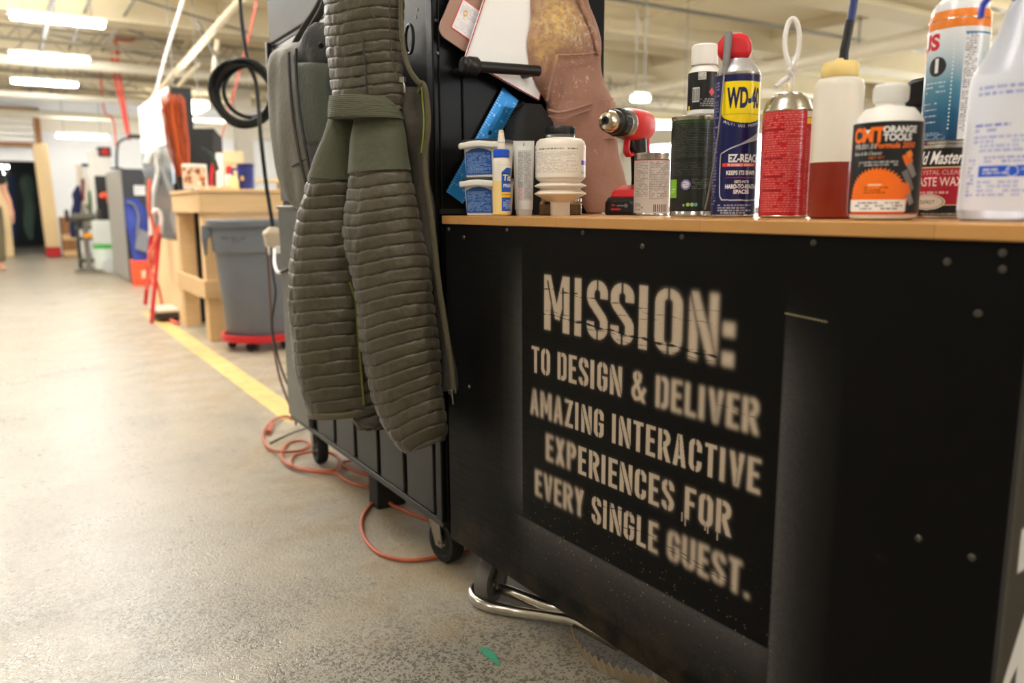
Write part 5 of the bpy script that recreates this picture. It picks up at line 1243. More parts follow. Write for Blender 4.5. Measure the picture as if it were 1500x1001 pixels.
loft('sleeve_yoke', SRR, jp2, .64, M_yoke, jk, steps=80, folds=.006, fscale=14, seed=7, yr=(164, 252), tilt=-.10, off0=.0025)
loft('quilted_sleeve', SRR, jp2, .64, M_olive, jk, quilt=(23, .0020), tilt=(-.08, -.36), steps=400, seg=130, seed=7, folds=.006, fscale=14, yr=(241, 655))
loft('hem_band', [(597, 465, 539), (600, 464, 540), (603, 464, 540), (606, 465, 540)], jp, .80, M_tape, jk, steps=10, seed=6, tilt=.05)
loft('lining', [(128, 584, 622), (150, 578, 626), (175, 574, 628), (200, 576, 628), (240, 585, 626), (300, 596, 634), (360, 604, 641), (420, 612, 647), (480, 622, 656), (540, 634, 664), (572, 642, 668)], jp3, .35, M_lining, jk, steps=160, folds=.016, fscale=30, seed=8, zs=.25)
loft('inner_sleeve', [(540, 520, 566), (570, 521, 570), (595, 523, 574), (615, 525, 576), (627, 530, 572)], jp3, .75, M_lining, jk, steps=110, quilt=(5, .005), seed=10)
# pocket welt on the body, seams, bindings, zip
def near(pl_, x, y, d=.05):
    p = pl_(x, y); n = A3(CAM[0]-p[0], CAM[1]-p[1], 0); return p+n/np.linalg.norm(n)*d
bm = BM(); tube(bm, smooth_path([near(jp, 485, 96, .033), near(jp, 500, 90, .047), (near(jp, 515, 86, .055)), near(jp, 533, 82, .060)], 6), .0065, 10, flat=.5); link('pocket_welt', bm, M_olive, jk, world=True)
for path in (((489, 4, .046), (505, 18, .053), (520, 36, .058), (530, 62, .060), (534, 90, .060), (536, 120, .060), (537, 141, .058)), ((572, -20, .050), (571, 20, .050), (572, 60, .049), (574, 90, .048), (582, 115, .040)), ((519, -10, .058), (536, 14, .060), (549, 36, .058))):
    bm = BM(); tube(bm, smooth_path([near(jp, *q) for q in path], 6), .0016, 8); link('seam', bm, M_lining, jk, world=True)
zpath = [near(jp, *q) for q in ((590, -120, .012), (588, -40, .014), (587, 10, .014), (588, 45, .014), (592, 78, .016), (600, 104, .018), (610, 119, .016), (617, 126, .012))]
bm = BM(); tube(bm, smooth_path(zpath, 8), .0072, 10, flat=.55); link('front_binding', bm, M_tape, jk, world=True)
zp2 = [near(jp3, *q) for q in ((613, 136, .02), (617, 124, .02), (623, 134, .018), (627, 165, .016), (627, 195, .016), (623, 222, .016), (624, 260, .016), (630, 305, .014), (636, 350, .014), (641, 400, .014), (648, 450, .014), (656, 500, .014), (662, 540, .014), (665, 574, .014))]
bm = BM(); tube(bm, smooth_path(zp2, 8), .0062, 10, flat=.6); ze_ = link('zip_edge', bm, M_tape, jk, world=True)
zp3 = [near(jp3, *q) for q in ((612, 138, .024), (617, 131, .026), (619, 150, .024), (621, 175, .024), (620, 200, .024), (617, 225, .024))]
bm = BM(); tube(bm, smooth_path(zp3, 8), .0016, 8); link('lime_zip', bm, M_lime, ze_, world=True)
for (x, y, pl_) in ((590, 120, jp), (661, 570, jp3)):
    p = near(pl_, x, y, .03); bm = BM(); box(bm, p, (.008, .012, .010), rz=.4); tube(bm, smooth_path([p, p+A3(.0, -.006, -.012), p+A3(.002, -.004, -.026)], 4), .0022, 8); link('zip_slider', bm, M_steel, ze_, world=True, bevel=.001)
# lime stitched strip between the sleeves
bm = BM(); tube(bm, smooth_path([near(jp, *q) for q in ((512, 410, .045), (521, 440, .04), (525, 490, .04), (529, 540, .04), (533, 588, .04))], 6), .005, 10, flat=.5); link('lime_strip', bm, mat('lime_lining_strip', (84, 84, 22), .6), jk, world=True)

# --- grey-green backpack behind it
bp_pl = vplane((.685, 2.16, 0), (.615, 2.46, 0))
bpk = thing('backpack', 'grey green backpack with black straps hanging behind the olive jacket', 'backpack', (.66, 2.3, 0))
M_bag = cloth('grey_brown_cordura', (96, 90, 78), .6); M_bag2 = cloth('olive_pocket_cloth', (58, 63, 50), .6); M_bagd = cloth('dark_bag_fabric', (30, 30, 29), .7)
loft('bag_body', [(66, 440, 500), (78, 424, 508), (95, 416, 512), (120, 413, 514), (160, 414, 516), (200, 418, 518), (240, 425, 520), (270, 432, 520), (292, 440, 518), (306, 450, 514)], bp_pl, .52, M_bag, bpk, steps=120, seg=110, folds=.012, fscale=16, seed=11, power=.7, zs=.3)
fp = vplane((.635, 2.10, 0), (.565, 2.40, 0))
loft('front_pocket', [(94, 443, 488), (102, 440, 491), (130, 440, 493), (170, 445, 495), (205, 452, 496), (214, 458, 492)], fp, .45, M_bag2, bpk, steps=60, folds=.005, seed=12, power=.65)
loft('lower_pocket', [(210, 455, 494), (220, 454, 497), (245, 460, 500), (275, 466, 502), (286, 472, 498)], fp, .40, M_bagd, bpk, steps=50, folds=.006, seed=14, power=.7)
loft('top_flap', [(34, 466, 492), (46, 455, 496), (64, 444, 499), (84, 440, 500), (96, 441, 498)], vplane((.645, 2.11, 0), (.575, 2.41, 0)), .42, M_bagd, bpk, steps=60, folds=.010, fscale=20, seed=13, power=.8)
def bnear(x, y, d): return near(bp_pl, x, y, d+.012 if y < 90 else d+.11)
for path in (((435, 92, .085), (435, 130, .09), (440, 180, .095), (448, 225, .095), (456, 262, .085)), ((424, 94, .06), (425, 130, .07), (430, 185, .08), (440, 240, .085), (449, 275, .08))):
    bm = BM(); tube(bm, smooth_path([bnear(*q) for q in path], 6), .0036, 8); link('zip', bm, M_blackp, bpk, world=True)
for path in (((422, 89, .045), (432, 72, .055), (448, 46, .058), (464, 22, .05), (474, 0, .04)), ((430, 89, .065), (440, 78, .07), (456, 52, .07), (470, 28, .06), (478, 8, .05))):
    bm = BM(); tube(bm, smooth_path([bnear(*q) for q in path], 6), .010, 10, flat=.4); link('strap', bm, mat('grey_sheen_webbing', (92, 92, 88), .35), bpk, world=True)
bm = BM(); tube(bm, smooth_path([bnear(*q) for q in ((428, 248, .05), (438, 243, .07), (452, 238, .08))], 5), .002, 8); link('seam', bm, M_bagd, bpk, world=True)
bm = BM(); lathe(bm, [(0, .004), (.006, .003), (.007, 0)], 14, Matrix.Translation(V(bnear(471, 93, .12))) @ Matrix.Rotation(PI/2, 4, 'X')); link('stud', bm, M_blackp, bpk, world=True)
# ------------------------------------------------------------------ the shop behind: drop cords, bin, wooden table, cabinets, clutter
M_wood = mat('pale_plywood', (214, 178, 130), .6, noise_amt=.14, scale=4, stretch=(1, 1, 6))
M_pine = mat('pale_board', (232, 204, 156), .6, noise_amt=.08, scale=4)
M_binp = mat('grey_bin_plastic', (104, 108, 116), .45, noise_amt=.08, bump=.03)
M_red = mat('red_enamel', (190, 28, 36), .4)
M_orange = mat('orange_cord_rubber', (176, 88, 58), .5)
M_cordk = mat('black_cord_rubber', (26, 26, 27), .5)
M_cordb = mat('brown_cord_rubber', (92, 58, 48), .55)
M_hoser = mat('red_air_hose', (226, 74, 62), .45)

# --- drop cord with its wound coil and the outlet box
cc = atd(357, 137, 3.35); e_up = A3(0, 0, 1); e_s = RT*1.0
t = thing('cable_coil', 'wound coil of black cable hanging from the ceiling', 'cable', cc)
dn = atd(400, 332, 3.3)
bm = BM()
for i, (rx, ry, ox, oz, od) in enumerate(((.122, .128, 0, 0, 0), (.118, .124, .004, -.002, .014), (.114, .118, .002, .004, -.012), (.108, .112, .006, .002, .004), (.092, .098, .014, .012, .010), (.120, .120, -.003, .006, -.02), (.112, .116, -.006, -.004, .02), (.105, .112, .002, -.006, -.006), (.124, .122, .003, .003, -.008))):
    pts = [cc+RT*(ox+rx*1.06*math.cos(a))+A3(0, 0, oz+ry*1.06*math.sin(a))+fw*(od+.010*math.sin(2*a+i)) for a in np.linspace(0, 2*PI, 40, endpoint=False)]
    tube(bm, pts, .0088, 10, closed=True)
link('coil', bm, M_cordk, t, world=True)
bm = BM(); tube(bm, smooth_path([atd(351, -120, 3.3), atd(352, 0, 3.33), atd(358, 60, 3.34), atd(364, 92, 3.34)], 6)[:], .0085, 10); link('cord', bm, M_cordk, t, world=True)
bm = BM(); tube(bm, smooth_path([atd(364, 96, 3.33), atd(374, 118, 3.32), atd(378, 150, 3.3), atd(382, 200, 3.25), atd(390, 270, 3.28), dn], 6), .0085, 10); link('cord', bm, M_cordk, t, world=True)
for a in (1.45, 4.4):
    p = cc+RT*(.116*math.cos(a))+A3(0, 0, .122*math.sin(a)); bm = BM(); tube(bm, [p+A3(0, 0, .016*math.sin(q))+fw*.024*math.cos(q) for q in np.linspace(0, 2*PI, 14, endpoint=False)], .003, 6, closed=True); link('cable_tie', bm, M_blackp, t, world=True)
ob = atd(400, 347, 3.3)
t = thing('outlet_box', 'beige outlet box hanging on its cord left of the cabinet', 'outlet box', ob, face_cam(ob)+.2)
bm = BM(); P = []
for z, a, b in ((-.045, .028, .026), (-.035, .032, .030), (.0, .036, .032), (.012, .040, .035), (.022, .036, .032), (.040, .014, .014)): P.append([(x*a, y*b, z) for x, y in rrect(2, 2, .5)])
G = grid(bm, P, cv=True); bm.faces.new(G[0]); bm.faces.new(G[-1]); bx_ = link('box', bm, mat('beige_box_plastic', (206, 190, 164), .5), t)
bm = BM(); box(bm, (.012, -.040, -.052), (.030, .022, .030)); box(bm, (-.018, -.02, -.055), (.02, .02, .035)); link('plug', bm, M_white, bx_, bevel=.004)
pt = lambda x, y, d: atd(x, y, d)
bm = BM(); tube(bm, smooth_path([pt(402, 366, 3.22), pt(402, 385, 3.05), pt(406, 398, 2.8), pt(412, 399, 2.66)], 6), .006, 10); link('white_lead', bm, M_white, t, world=True)
bm = BM(); tube(bm, smooth_path([pt(412, 399, 2.66), pt(424, 392, 2.6), pt(434, 376, 2.58), pt(441, 355, 2.60), pt(445, 335, 2.62), pt(447, 326, 2.63)], 6), .0052, 10); link('black_lead', bm, M_cordk, t, world=True)
# cords falling from the box to the floor
ex = lambda x, y, z=.006: onz(x, y, z)
t = thing('extension_cord', 'brown cord dropping from the outlet box to the floor coil', 'cord', ex(428, 612))
bm = BM(); tube(bm, smooth_path([pt(391, 362, 3.3), pt(394, 400, 3.3), pt(397, 450, 3.28), pt(400, 500, 3.24), pt(409, 550, 3.18), pt(421, 585, 3.1), pt(430, 606, 3.08), ex(434, 622, .006)], 6), .005, 10); link('cord', bm, M_cordb, t, world=True)
t = thing('extension_cord', 'thin black cord hanging beside the grey bin, left of the cabinet', 'cord', ex(432, 590))
bm = BM(); tube(bm, smooth_path([pt(397, 362, 3.14), pt(400, 400, 3.16), pt(404, 430, 3.17), pt(399, 470, 3.2), pt(403, 505, 3.2), pt(414, 545, 3.2), pt(428, 574, 3.2), pt(436, 570, 3.22), pt(430, 552, 3.24), pt(420, 548, 3.25)], 6), .0042, 10); link('cord', bm, M_cordk, t, world=True)
# orange extension cord on the floor
t = thing('extension_cord', 'orange extension cord looped over the floor under the cabinet', 'cord', ex(440, 660))
px = [(436, 616), (418, 610), (398, 618), (386, 636), (392, 655), (412, 662), (440, 660), (454, 652), (440, 646), (420, 652), (412, 668), (424, 682), (452, 688), (484, 690), (497, 682), (494, 668), (474, 662), (446, 664), (428, 672), (430, 684), (458, 691), (492, 694), (506, 704), (530, 712), (552, 711), (548, 700), (520, 690), (500, 680), (520, 676), (560, 690)]
bm = BM(); P = [ex(x, y, .006+.004*(i % 3)) for i, (x, y) in enumerate(px)]; tube(bm, smooth_path(P, 8), .0052, 10); link('cord', bm, M_orange, t, world=True)
px = [(610, 700), (585, 726), (562, 724), (545, 738), (531, 758), (531, 780), (542, 800), (562, 814), (595, 821), (625, 819), (650, 814), (690, 806)]
bm = BM(); tube(bm, smooth_path([ex(x, y, .006) for x, y in px], 8), .0052, 10); link('cord', bm, M_orange, t, world=True)
px = [(558, 722), (572, 738), (600, 752), (634, 764), (660, 772), (700, 770)]
bm = BM(); tube(bm, smooth_path([ex(x, y, .014) for x, y in px], 8), .0052, 10); link('cord', bm, M_orange, t, world=True)
bm = BM(); rod(bm, ex(393, 634, .012), ex(399, 622, .012), .010, 12); link('plug', bm, M_orange, t, world=True, bevel=.002)
t = thing('cable', 'short dark cable lying across the orange cord coil', 'cable', ex(410, 640))
bm = BM(); tube(bm, smooth_path([ex(396, 650, .012), ex(412, 642, .018), ex(430, 634, .016), ex(448, 628, .010)], 6), .0045, 8); link('cord', bm, M_cordk, t, world=True)

# --- grey bin on a red dolly
fd = onz(385, 517); dirf = fd.copy(); dirf[2] = 0; dirf /= np.linalg.norm(dirf); bc = fd+dirf*.245
t = thing('bin_dolly', 'round red wheeled dolly under the grey bin', 'dolly', bc)
bm = BM(); lathe(bm, [(0, .055), (.235, .055), (.245, .06), (.245, .098), (.235, .102), (.222, .10), (.222, .075), (0, .075)], 48); link('ring', bm, M_red, t)
for k in range(5):
    a = 2*PI*k/5+.3; M = Matrix.Translation((.18*math.cos(a), .18*math.sin(a), 0)); bm = BM()
    lathe(bm, [(0, -.012), (.026, -.012), (.028, -.008), (.028, .008), (.026, .012), (0, .012)], 20, M @ Matrix.Translation((0, 0, .028)) @ Matrix.Rotation(PI/2, 4, 'X')); box(bm, (0, 0, .05), (.03, .04, .012), M=M); link('caster', bm, M_rubber, t)
ztop = zpx(322, 365, bc-dirf*.2)
t = thing('rubbish_bin', 'large grey plastic rubbish bin standing on a red dolly', 'bin', (bc[0], bc[1], .076), face_cam(bc))
h = ztop-.076
bm = BM(); lathe(bm, [(0, .002), (.205, 0), (.21, .006), (.245, h*.72), (.262, h*.74), (.268, h-.05), (.284, h-.045), (.29, h-.03), (.29, h-.004), (.284, h), (.272, h-.004), (.258, h-.06), (.2, .02), (0, .02)], 56); link('body', bm, M_binp, t)
for s in (-1, 1):
    bm = BM(); P = [[(s*x, y, z) for x, z in ((.262, h-.03), (.315, h-.035), (.318, h-.11), (.306, h-.22), (.298, h-.22), (.285, h-.12), (.262, h-.10))] for y in (-.055, .055)]
    a_ = [bm.verts.new(V(p)) for p in P[0]]; b_ = [bm.verts.new(V(p)) for p in P[1]]; bm.faces.new(a_); bm.faces.new(b_[::-1])
    for i in range(7): bm.faces.new((a_[i], b_[i], b_[(i+1) % 7], a_[(i+1) % 7]))
    link('handle', bm, M_binp, t, bevel=.006)
cv = Canvas(.26, .07, .002, (104, 108, 116)); cv.small(.02, .03, .2, .06, 1, (58, 50, 46), fill=.9, al=.8, ragged=False); cv.small(.10, .01, .18, .026, 1, (64, 56, 50), al=.7)
wrap('moulded_mark', cv, .2655, h*.80, t, P_plast, turn=-.45)

# --- wooden table with its clutter
n0 = onz(309, 502); tx0, ty0 = n0[0], n0[1]
ty1 = ty0+.95; tx1 = tx0+1.35; tz = onpl(291, 277, (0, ty0, 0), (0, 1, 0))[2]
t = thing('wooden_table', 'pale plywood work table with stretchers beside the grey bin', 'table', (tx0, ty0, 0))
bm = BM(); bbox2(bm, (tx0-.03, ty0-.03, tz-.022), (tx1, ty1, tz)); link('tabletop', bm, M_wood, t, world=True, bevel=.003)
bm = BM()
bbox2(bm, (tx0-.02, ty0-.02, tz-.15), (tx0+.0, ty1, tz-.022)); bbox2(bm, (tx0, ty0-.02, tz-.15), (tx1, ty0, tz-.022)); bbox2(bm, (tx0, ty1-.02, tz-.15), (tx1, ty1, tz-.022)); link('apron_rail', bm, M_wood, t, world=True, bevel=.002)
bm = BM(); bbox2(bm, (tx0+.02, ty0-.005, tz-.27), (tx1, ty0+.012, tz-.152)); link('end_rail', bm, M_wood, t, world=True, bevel=.002)
for x in (tx0, tx1-.12):
    for y in (ty0, ty1-.10):
        bm = BM(); bbox2(bm, (x, y, 0), (x+.11, y+.03, tz-.15)); bbox2(bm, (x, y+.03, 0), (x+.03, y+.11, tz-.15)); link('leg', bm, M_wood, t, world=True, bevel=.002)
sz = onpl(300, 425, (0, ty0, 0), (0, 1, 0))[2]
bm = BM(); bbox2(bm, (tx0-.018, ty0-.02, sz-.06), (tx0, ty1, sz+.06)); bbox2(bm, (tx0, ty0-.02, sz-.06), (tx0+.14, ty0, sz+.06)); link('stretcher', bm, M_wood, t, world=True, bevel=.002)
def on_tab(x, y0): return onpl(x, 280, (0, ty0+y0, 0), (0, 1, 0))
def sz_at(p): return np.dot(p-CAM, fw)/F
# blue mug
p = on_tab(362, .14); p[2] = tz; u = sz_at(p)
t = thing('travel_mug', 'dark blue travel mug with handle on the wooden table', 'mug', p, face_cam(p))
bm = BM(); lathe(bm, [(0, .002), (u*10, 0), (u*11, .004), (u*12.5, u*33), (u*11.4, u*33), (u*10, .01), (0, .01)], 32); link('body', bm, mat('navy_enamel', (42, 50, 116), .3), t)
bm = BM(); lathe(bm, [(0, u*33), (u*12.8, u*33), (u*12.8, u*36), (u*10, u*37.5), (0, u*37.5)], 32); link('lid', bm, mat('dark_blue_lid', (30, 34, 78), .4), t)
bm = BM(); tube(bm, smooth_path([(-u*11, 0, u*29), (-u*18, 0, u*29), (-u*19, 0, u*20), (-u*18, 0, u*8), (-u*10.5, 0, u*7)], 6), u*1.8, 10); link('handle', bm, mat('navy_enamel', (42, 50, 116), .3), t)
cv = Canvas(u*9, u*13, u*.6, (36, 40, 84)); cv.ell(u*4.5, u*6, u*2.6, u*3.6, (216, 170, 110)); wrap('badge', cv, u*12.2, u*10, t, P_plast, turn=-.5)
# cream jar, red capped bottle
p = on_tab(342, .12); p[2] = tz; u = sz_at(p)
t = thing('cream_jar', 'small cream jar beside the dark blue mug', 'jar', p)
bm = BM(); lathe(bm, [(0, 0), (u*8, 0), (u*8.5, .003), (u*8.5, u*14), (u*6, u*18), (u*6, u*20), (0, u*20)], 28); link('jar', bm, mat('cream_plastic', (240, 216, 160), .4), t)
p = on_tab(338, .34); p[2] = tz; u = sz_at(p)
t = thing('red_cap_bottle', 'small bottle with a red cap behind the cream jar', 'bottle', p)
bm = BM(); lathe(bm, [(0, 0), (u*7, 0), (u*7, u*20), (u*4, u*24), (0, u*24)], 24); link('body', bm, M_wplas, t)
bm = BM(); lathe(bm, [(u*5, u*22), (u*5, u*32), (u*3, u*35), (0, u*35)], 24); link('cap', bm, M_red, t)
# carton with pictures
p = on_tab(287, .12); p[2] = tz; u = sz_at(p)
t = thing('picture_carton', 'small white carton with brown pictures on the wooden table', 'carton', p, .5)
bm = BM(); box(bm, (0, 0, u*18), (u*26, u*22, u*36)); link('carton', bm, M_white, t, bevel=.002)
for M in (Matrix.Translation((-u*12, -u*11.2, u*2)), Matrix.Rotation(-PI/2, 4, 'Z') @ Matrix.Translation((-u*10, -u*13.2, u*2))):
    cv = Canvas(u*22, u*31, u, (222, 190, 160))
    for _ in range(14): cv.ell(u*22*rng.random(), u*28*rng.random(), u*3.5, u*3, tuple(int(v) for v in rng.choice([[170, 96, 60], [236, 214, 180], [120, 74, 50], [214, 150, 100]])))
    flat('picture', cv, t, P_paper, M)
# scraps of wood on the table
for i in range(9):
    p = on_tab(298+i*4.4, .05+.2*rng.random()); p[2] = tz; s = .012+.014*rng.random()
    bm = BM(); box(bm, (0, 0, s*.5), (s*2, s*1.4, s), rz=rng.random()*3); o = link('wood_offcut', bm, mat('offcut_wood', (226, 190, 150), .6), None, smooth=False, bevel=.001); o.location = V(p)
    tag(o, 'small pale offcut scattered in front of the black board on the table', 'offcut', 'offcuts on the wooden table')
# black angled board standing at the back of the table, white sheet, clamp
f = lambda x, y: onpl(x, y, (0, ty0+.80, 0), (0, 1, 0))
q = [f(272, 281), f(272, 188), f(313, 188), f(325, 202), f(330, 281)]
t = thing('black_board', 'black board with a cut corner standing on the wooden table', 'board', (q[0][0], q[0][1], tz))
q[0][2] = q[4][2] = tz
bm = BM(); slab(bm, q, .05); link('board', bm, mat('matt_black_board', (24, 25, 27), .6), t, world=True, smooth=False)
bm = BM(); slab(bm, [f(313, 188)+A3(0, -.004, 0), f(325, 202)+A3(0, -.004, 0), f(327, 240)+A3(0, -.004, 0), f(311, 236)+A3(0, -.004, 0)], .003); link('side_flap', bm, mat('dark_grey_board', (44, 45, 47), .5), t, world=True, smooth=False)
f = lambda x, y: onpl(x, y, (0, ty0+.70, 0), (0, 1, 0))
q = [f(317, 272), f(316, 224), f(326, 224), f(328, 272)]; q[0][2] = q[3][2] = tz
t = thing('white_card', 'narrow white card leaning on the black board', 'card', (q[0][0], q[0][1], tz)); bm = BM(); slab(bm, q, .004); link('card', bm, M_white, t, world=True, smooth=False)
f = lambda x, y: onpl(x, y, (0, ty0+.55, 0), (0, 1, 0))
a = f(309, 275); a[2] = tz
t = thing('bar_clamp', 'dark green and red clamp standing before the black board', 'clamp', a)
bm = BM(); tube(bm, smooth_path([a, f(310, 255), f(313, 238)], 4), .012, 10); link('red_bar', bm, M_red, t, world=True)
bm = BM(); tube(bm, smooth_path([f(296, 217), f(304, 222), f(312, 232), f(318, 250)], 5), [.008]*6+[.012]*5+[.02]*5, 10); link('jaw', bm, mat('dark_green_enamel', (28, 54, 44), .4), t, world=True)
# copper-coloured bristles in a black pot
p = on_tab(272, .55); p[2] = tz; u = sz_at(p)
t = thing('bristle_bundle', 'tall bundle of copper coloured bristles standing in a black pot', 'bristles', p)
bm = BM(); lathe(bm, [(0, 0), (u*8, 0), (u*9, .004), (u*10, u*20), (u*8.8, u*20), (u*7, .01), (0, .01)], 24); link('pot', bm, M_blackp, t)
M_cop = [mat('copper_bristle', (182, 78, 36), .45, metal=.2), mat('copper_bristle_dark', (120, 44, 22), .5, metal=.2), mat('copper_bristle_light', (210, 104, 52), .45, metal=.2)]
for k in range(3):
    bm = BM()
    for i in range(90):
        a, q = 2*PI*rng.random(), math.sqrt(rng.random()); a2 = a+.5*rng.normal()
        b0 = A3(q*u*6*math.cos(a), q*u*6*math.sin(a), u*4); lean = A3(-u*9, 0, 0); top = u*(112+26*rng.random())
        b2 = A3(q*u*17*math.cos(a2), q*u*17*math.sin(a2), top)+lean; b1 = (b0+b2)/2+A3(u*2*rng.normal(), u*2*rng.normal(), 0)
        tube(bm, [b0, b1, b2], [u*.85, u*.8, u*.4], 5)
    o = link('bristles', bm, M_cop[k], t); o['kind'] = 'stuff'

# --- tall reflective cabinet behind the table
cx0 = onz(275, 478)[0]; cy0 = max(onz(275, 478)[1], ty1+.06); 
ctz = onpl(255, 118, (cx0, 0, 0), (1, 0, 0))[2]; cy1 = onpl(214, 300, (cx0, 0, 0), (1, 0, 0))[1]
t = thing('tall_cabinet', 'tall cabinet with white top, mirror-grey middle and wooden foot', 'cabinet', (cx0, cy0, 0))
z1, z2 = ctz*.77, ctz*.36
bm = BM(); bbox2(bm, (cx0+.02, cy0+.02, 0), (cx0+.17, cy1, ctz)); link('body', bm, mat('dark_brown_laminate', (70, 46, 32), .35), t, world=True, smooth=False)
bm = BM(); bbox2(bm, (cx0, cy0+.02, z1+.004), (cx0+.02, cy1, ctz)); link('upper_panel', bm, M_white, t, world=True, smooth=False)
bm = BM(); bbox2(bm, (cx0, cy0+.02, z2+.002), (cx0+.02, cy1, z1)); link('middle_panel', bm, mat('polished_grey_metal', (150, 156, 160), .16, metal=.8), t, world=True, smooth=False)
bm = BM(); bbox2(bm, (cx0, cy0+.02, 0), (cx0+.02, cy1, z2)); link('lower_panel', bm, M_pine, t, world=True, smooth=False)
bm = BM(); bbox2(bm, (cx0-.002, cy0, 0), (cx0+.04, cy0+.02, ctz*.6)); bbox2(bm, (cx0+.04, cy0, 0), (cx0+.17, cy0+.02, ctz)); link('near_edge', bm, M_blackp, t, world=True, smooth=False)
# white rod and cord from the ceiling to the cabinet top
t = thing('hanging_cable', 'long white cord slanting from the ceiling to the tall cabinet', 'cord', (cx0, cy0, ctz))
bm = BM(); tube(bm, [atd(276, -40, 6.2), atd(268, 0, 6.2), atd(243, 80, 6.3), atd(228, 138, 6.4)], .012, 8); link('cord', bm, M_white, t, world=True)
bm = BM(); tube(bm, smooth_path([atd(228, 138, 6.4), atd(225, 180, 6.4), atd(226, 215, 6.35), atd(231, 255, 6.2)], 5), .007, 8); link('cord_end', bm, M_galv, t, world=True)
t = thing('red_strap', 'red strap hanging from the ceiling behind the cable coil', 'strap', atd(313, 262, 6.0))
bm = BM(); tube(bm, smooth_path([atd(380, -40, 5.6), atd(372, 20, 5.65), atd(352, 100, 6.2), atd(332, 175, 6.5), atd(313, 240, 6.9), atd(309, 262, 6.95)], 5), .013, 8, flat=.4); link('strap', bm, M_hoser, t, world=True)

# --- red hand truck with looped hose
g = onz(222, 474); u = sz_at(g)
t = thing('hand_truck', 'red two-rail hand truck leaning by the tall cabinet', 'hand truck', g)
def hp(x, y, d=0.0): return onpl(x, y, g+A3(0, d, 0), (0, 1, 0))
bm = BM()
for (xa, ya, xb, yb) in ((234, 340, 222, 474), (222, 345, 213, 446)): rod(bm, hp(xa, ya, .25), hp(xb, yb, 0 if xb > 218 else .3), .016, 12)
link('rail', bm, M_red, t, world=True)
bm = BM(); tube(bm, smooth_path([hp(235, 345, .25), hp(236, 318, .25), hp(229, 308, .25), hp(222, 318, .25), hp(221, 345, .25)], 5), .018, 10); link('handle', bm, mat('white_grip', (230, 214, 206), .5), t, world=True)
bm = BM(); a = onz(210, 458); bbox2(bm, (a[0], g[1]+.02, .02), (a[0]+.19, g[1]+.36, .075)); link('toe_box', bm, mat('grey_black_base', (58, 56, 54), .5), t, world=True, bevel=.01)
bm = BM(); bbox2(bm, (a[0]-.0, g[1]+.0, .075), (a[0]+.2, g[1]+.38, .10)); link('toe_plate', bm, mat('pale_deck', (214, 206, 190), .5), t, world=True, bevel=.004)
t = thing('air_hose', 'salmon coloured hose looped over the red hand truck', 'hose', g+A3(0, .1, 0))
for pth in (((219, 262), (218, 300), (222, 320), (228, 345), (226, 375), (220, 400), (214, 425)), ((233, 330), (228, 352), (219, 372), (220, 395), (232, 420), (240, 455), (252, 470), (262, 474))):
    bm = BM(); tube(bm, smooth_path([hp(x, y, .15+.02*i) if y < 455 else onz(x, y, .015) for i, (x, y) in enumerate(pth)], 5), .013, 8); link('hose', bm, mat('salmon_hose', (224, 104, 84), .5), t, world=True)
t = thing('grey_hose', 'grey duct hose hanging at the tall cabinet', 'hose', hp(228, 300, .35))
bm = BM(); tube(bm, smooth_path([hp(216, 240, .4), hp(222, 224, .4), hp(231, 226, .4), hp(232, 250, .4), hp(225, 285, .38), hp(226, 330, .36), hp(233, 380, .34)], 6), [.032]*8+[.03]*8+[.02]*8+[.012]*6+[.010]*7, 12); link('hose', bm, mat('pale_grey_hose', (196, 194, 188), .4), t, world=True)

# --- black-fronted cabinet with blue jacket and orange crate
g = onz(192, 416); kx, ky = g[0], g[1]; u = sz_at(g)
kf = lambda x, y: onpl(x, y, (0, ky, 0), (0, 1, 0))
ktz = kf(176, 247)[2]; kx0 = kf(184, 330)[0]; kx1 = kf(222, 300)[0]
ky1 = onpl(161, 330, (kx0, 0, 0), (1, 0, 0))[1]
t = thing('service_cabinet', 'cabinet with grey side and black front with white label', 'cabinet', (kx0, ky, 0))
bm = BM(); bbox2(bm, (kx0, ky+.03, .02), (kx1, ky1, ktz)); link('body', bm, mat('grey_sheet_side', (156, 152, 144), .5), t, world=True, smooth=False)
bm = BM(); prism(bm, [(kx0, .02), (kx0, ktz), (kx1-.08, ktz), (kx1, ktz-.10), (kx1, .02)], .03, Matrix.Translation((0, ky, 0))); link('front', bm, mat('charcoal_front', (44, 47, 52), .5), t, world=True, smooth=False)
a, b = kf(197, 286), kf(212, 272); cv = Canvas(b[0]-a[0], b[2]-a[2], .004, (226, 228, 228)); cv.small(.01, .01, b[0]-a[0]-.01, b[2]-a[2]-.01, 3, (120, 120, 124)); flat('label', cv, t, P_paper, Matrix.Translation((a[0]-kx0, -.003, a[2])))
f = lambda x, y, o=.06: onpl(x, y, (0, ky-o, 0), (0, 1, 0))
t = thing('blue_coat', 'blue work coat with grey pocket hanging on the black front', 'coat', (kf(200, 340)[0], ky-.06, f(200, 385)[2]))
pq = lambda x, y: f(x, y)
loft('coat_body', [(291, 184, 202), (300, 183, 210), (320, 184, 217), (345, 187, 220), (365, 190, 221), (384, 194, 221)], pq, .38, mat('royal_blue_cloth', (50, 66, 150), .7, noise_amt=.2), t, seg=40, steps=40, folds=.03, fscale=8, dmax=.055)
bm = BM(); tube(bm, smooth_path([f(186, 296, .13), f(196, 300, .14), (f(203, 318, .14)), f(200, 345, .14)], 5), .03, 8, flat=.4); link('grey_collar', bm, mat('grey_coat_trim', (128, 132, 140), .6), t, world=True)
bm = BM(); slab(bm, [f(198, 365, .125), f(201, 333, .125), f(218, 341, .125), f(216, 371, .125)], .01); link('grey_pocket', bm, mat('grey_coat_trim', (128, 132, 140), .6), t, world=True, smooth=False)
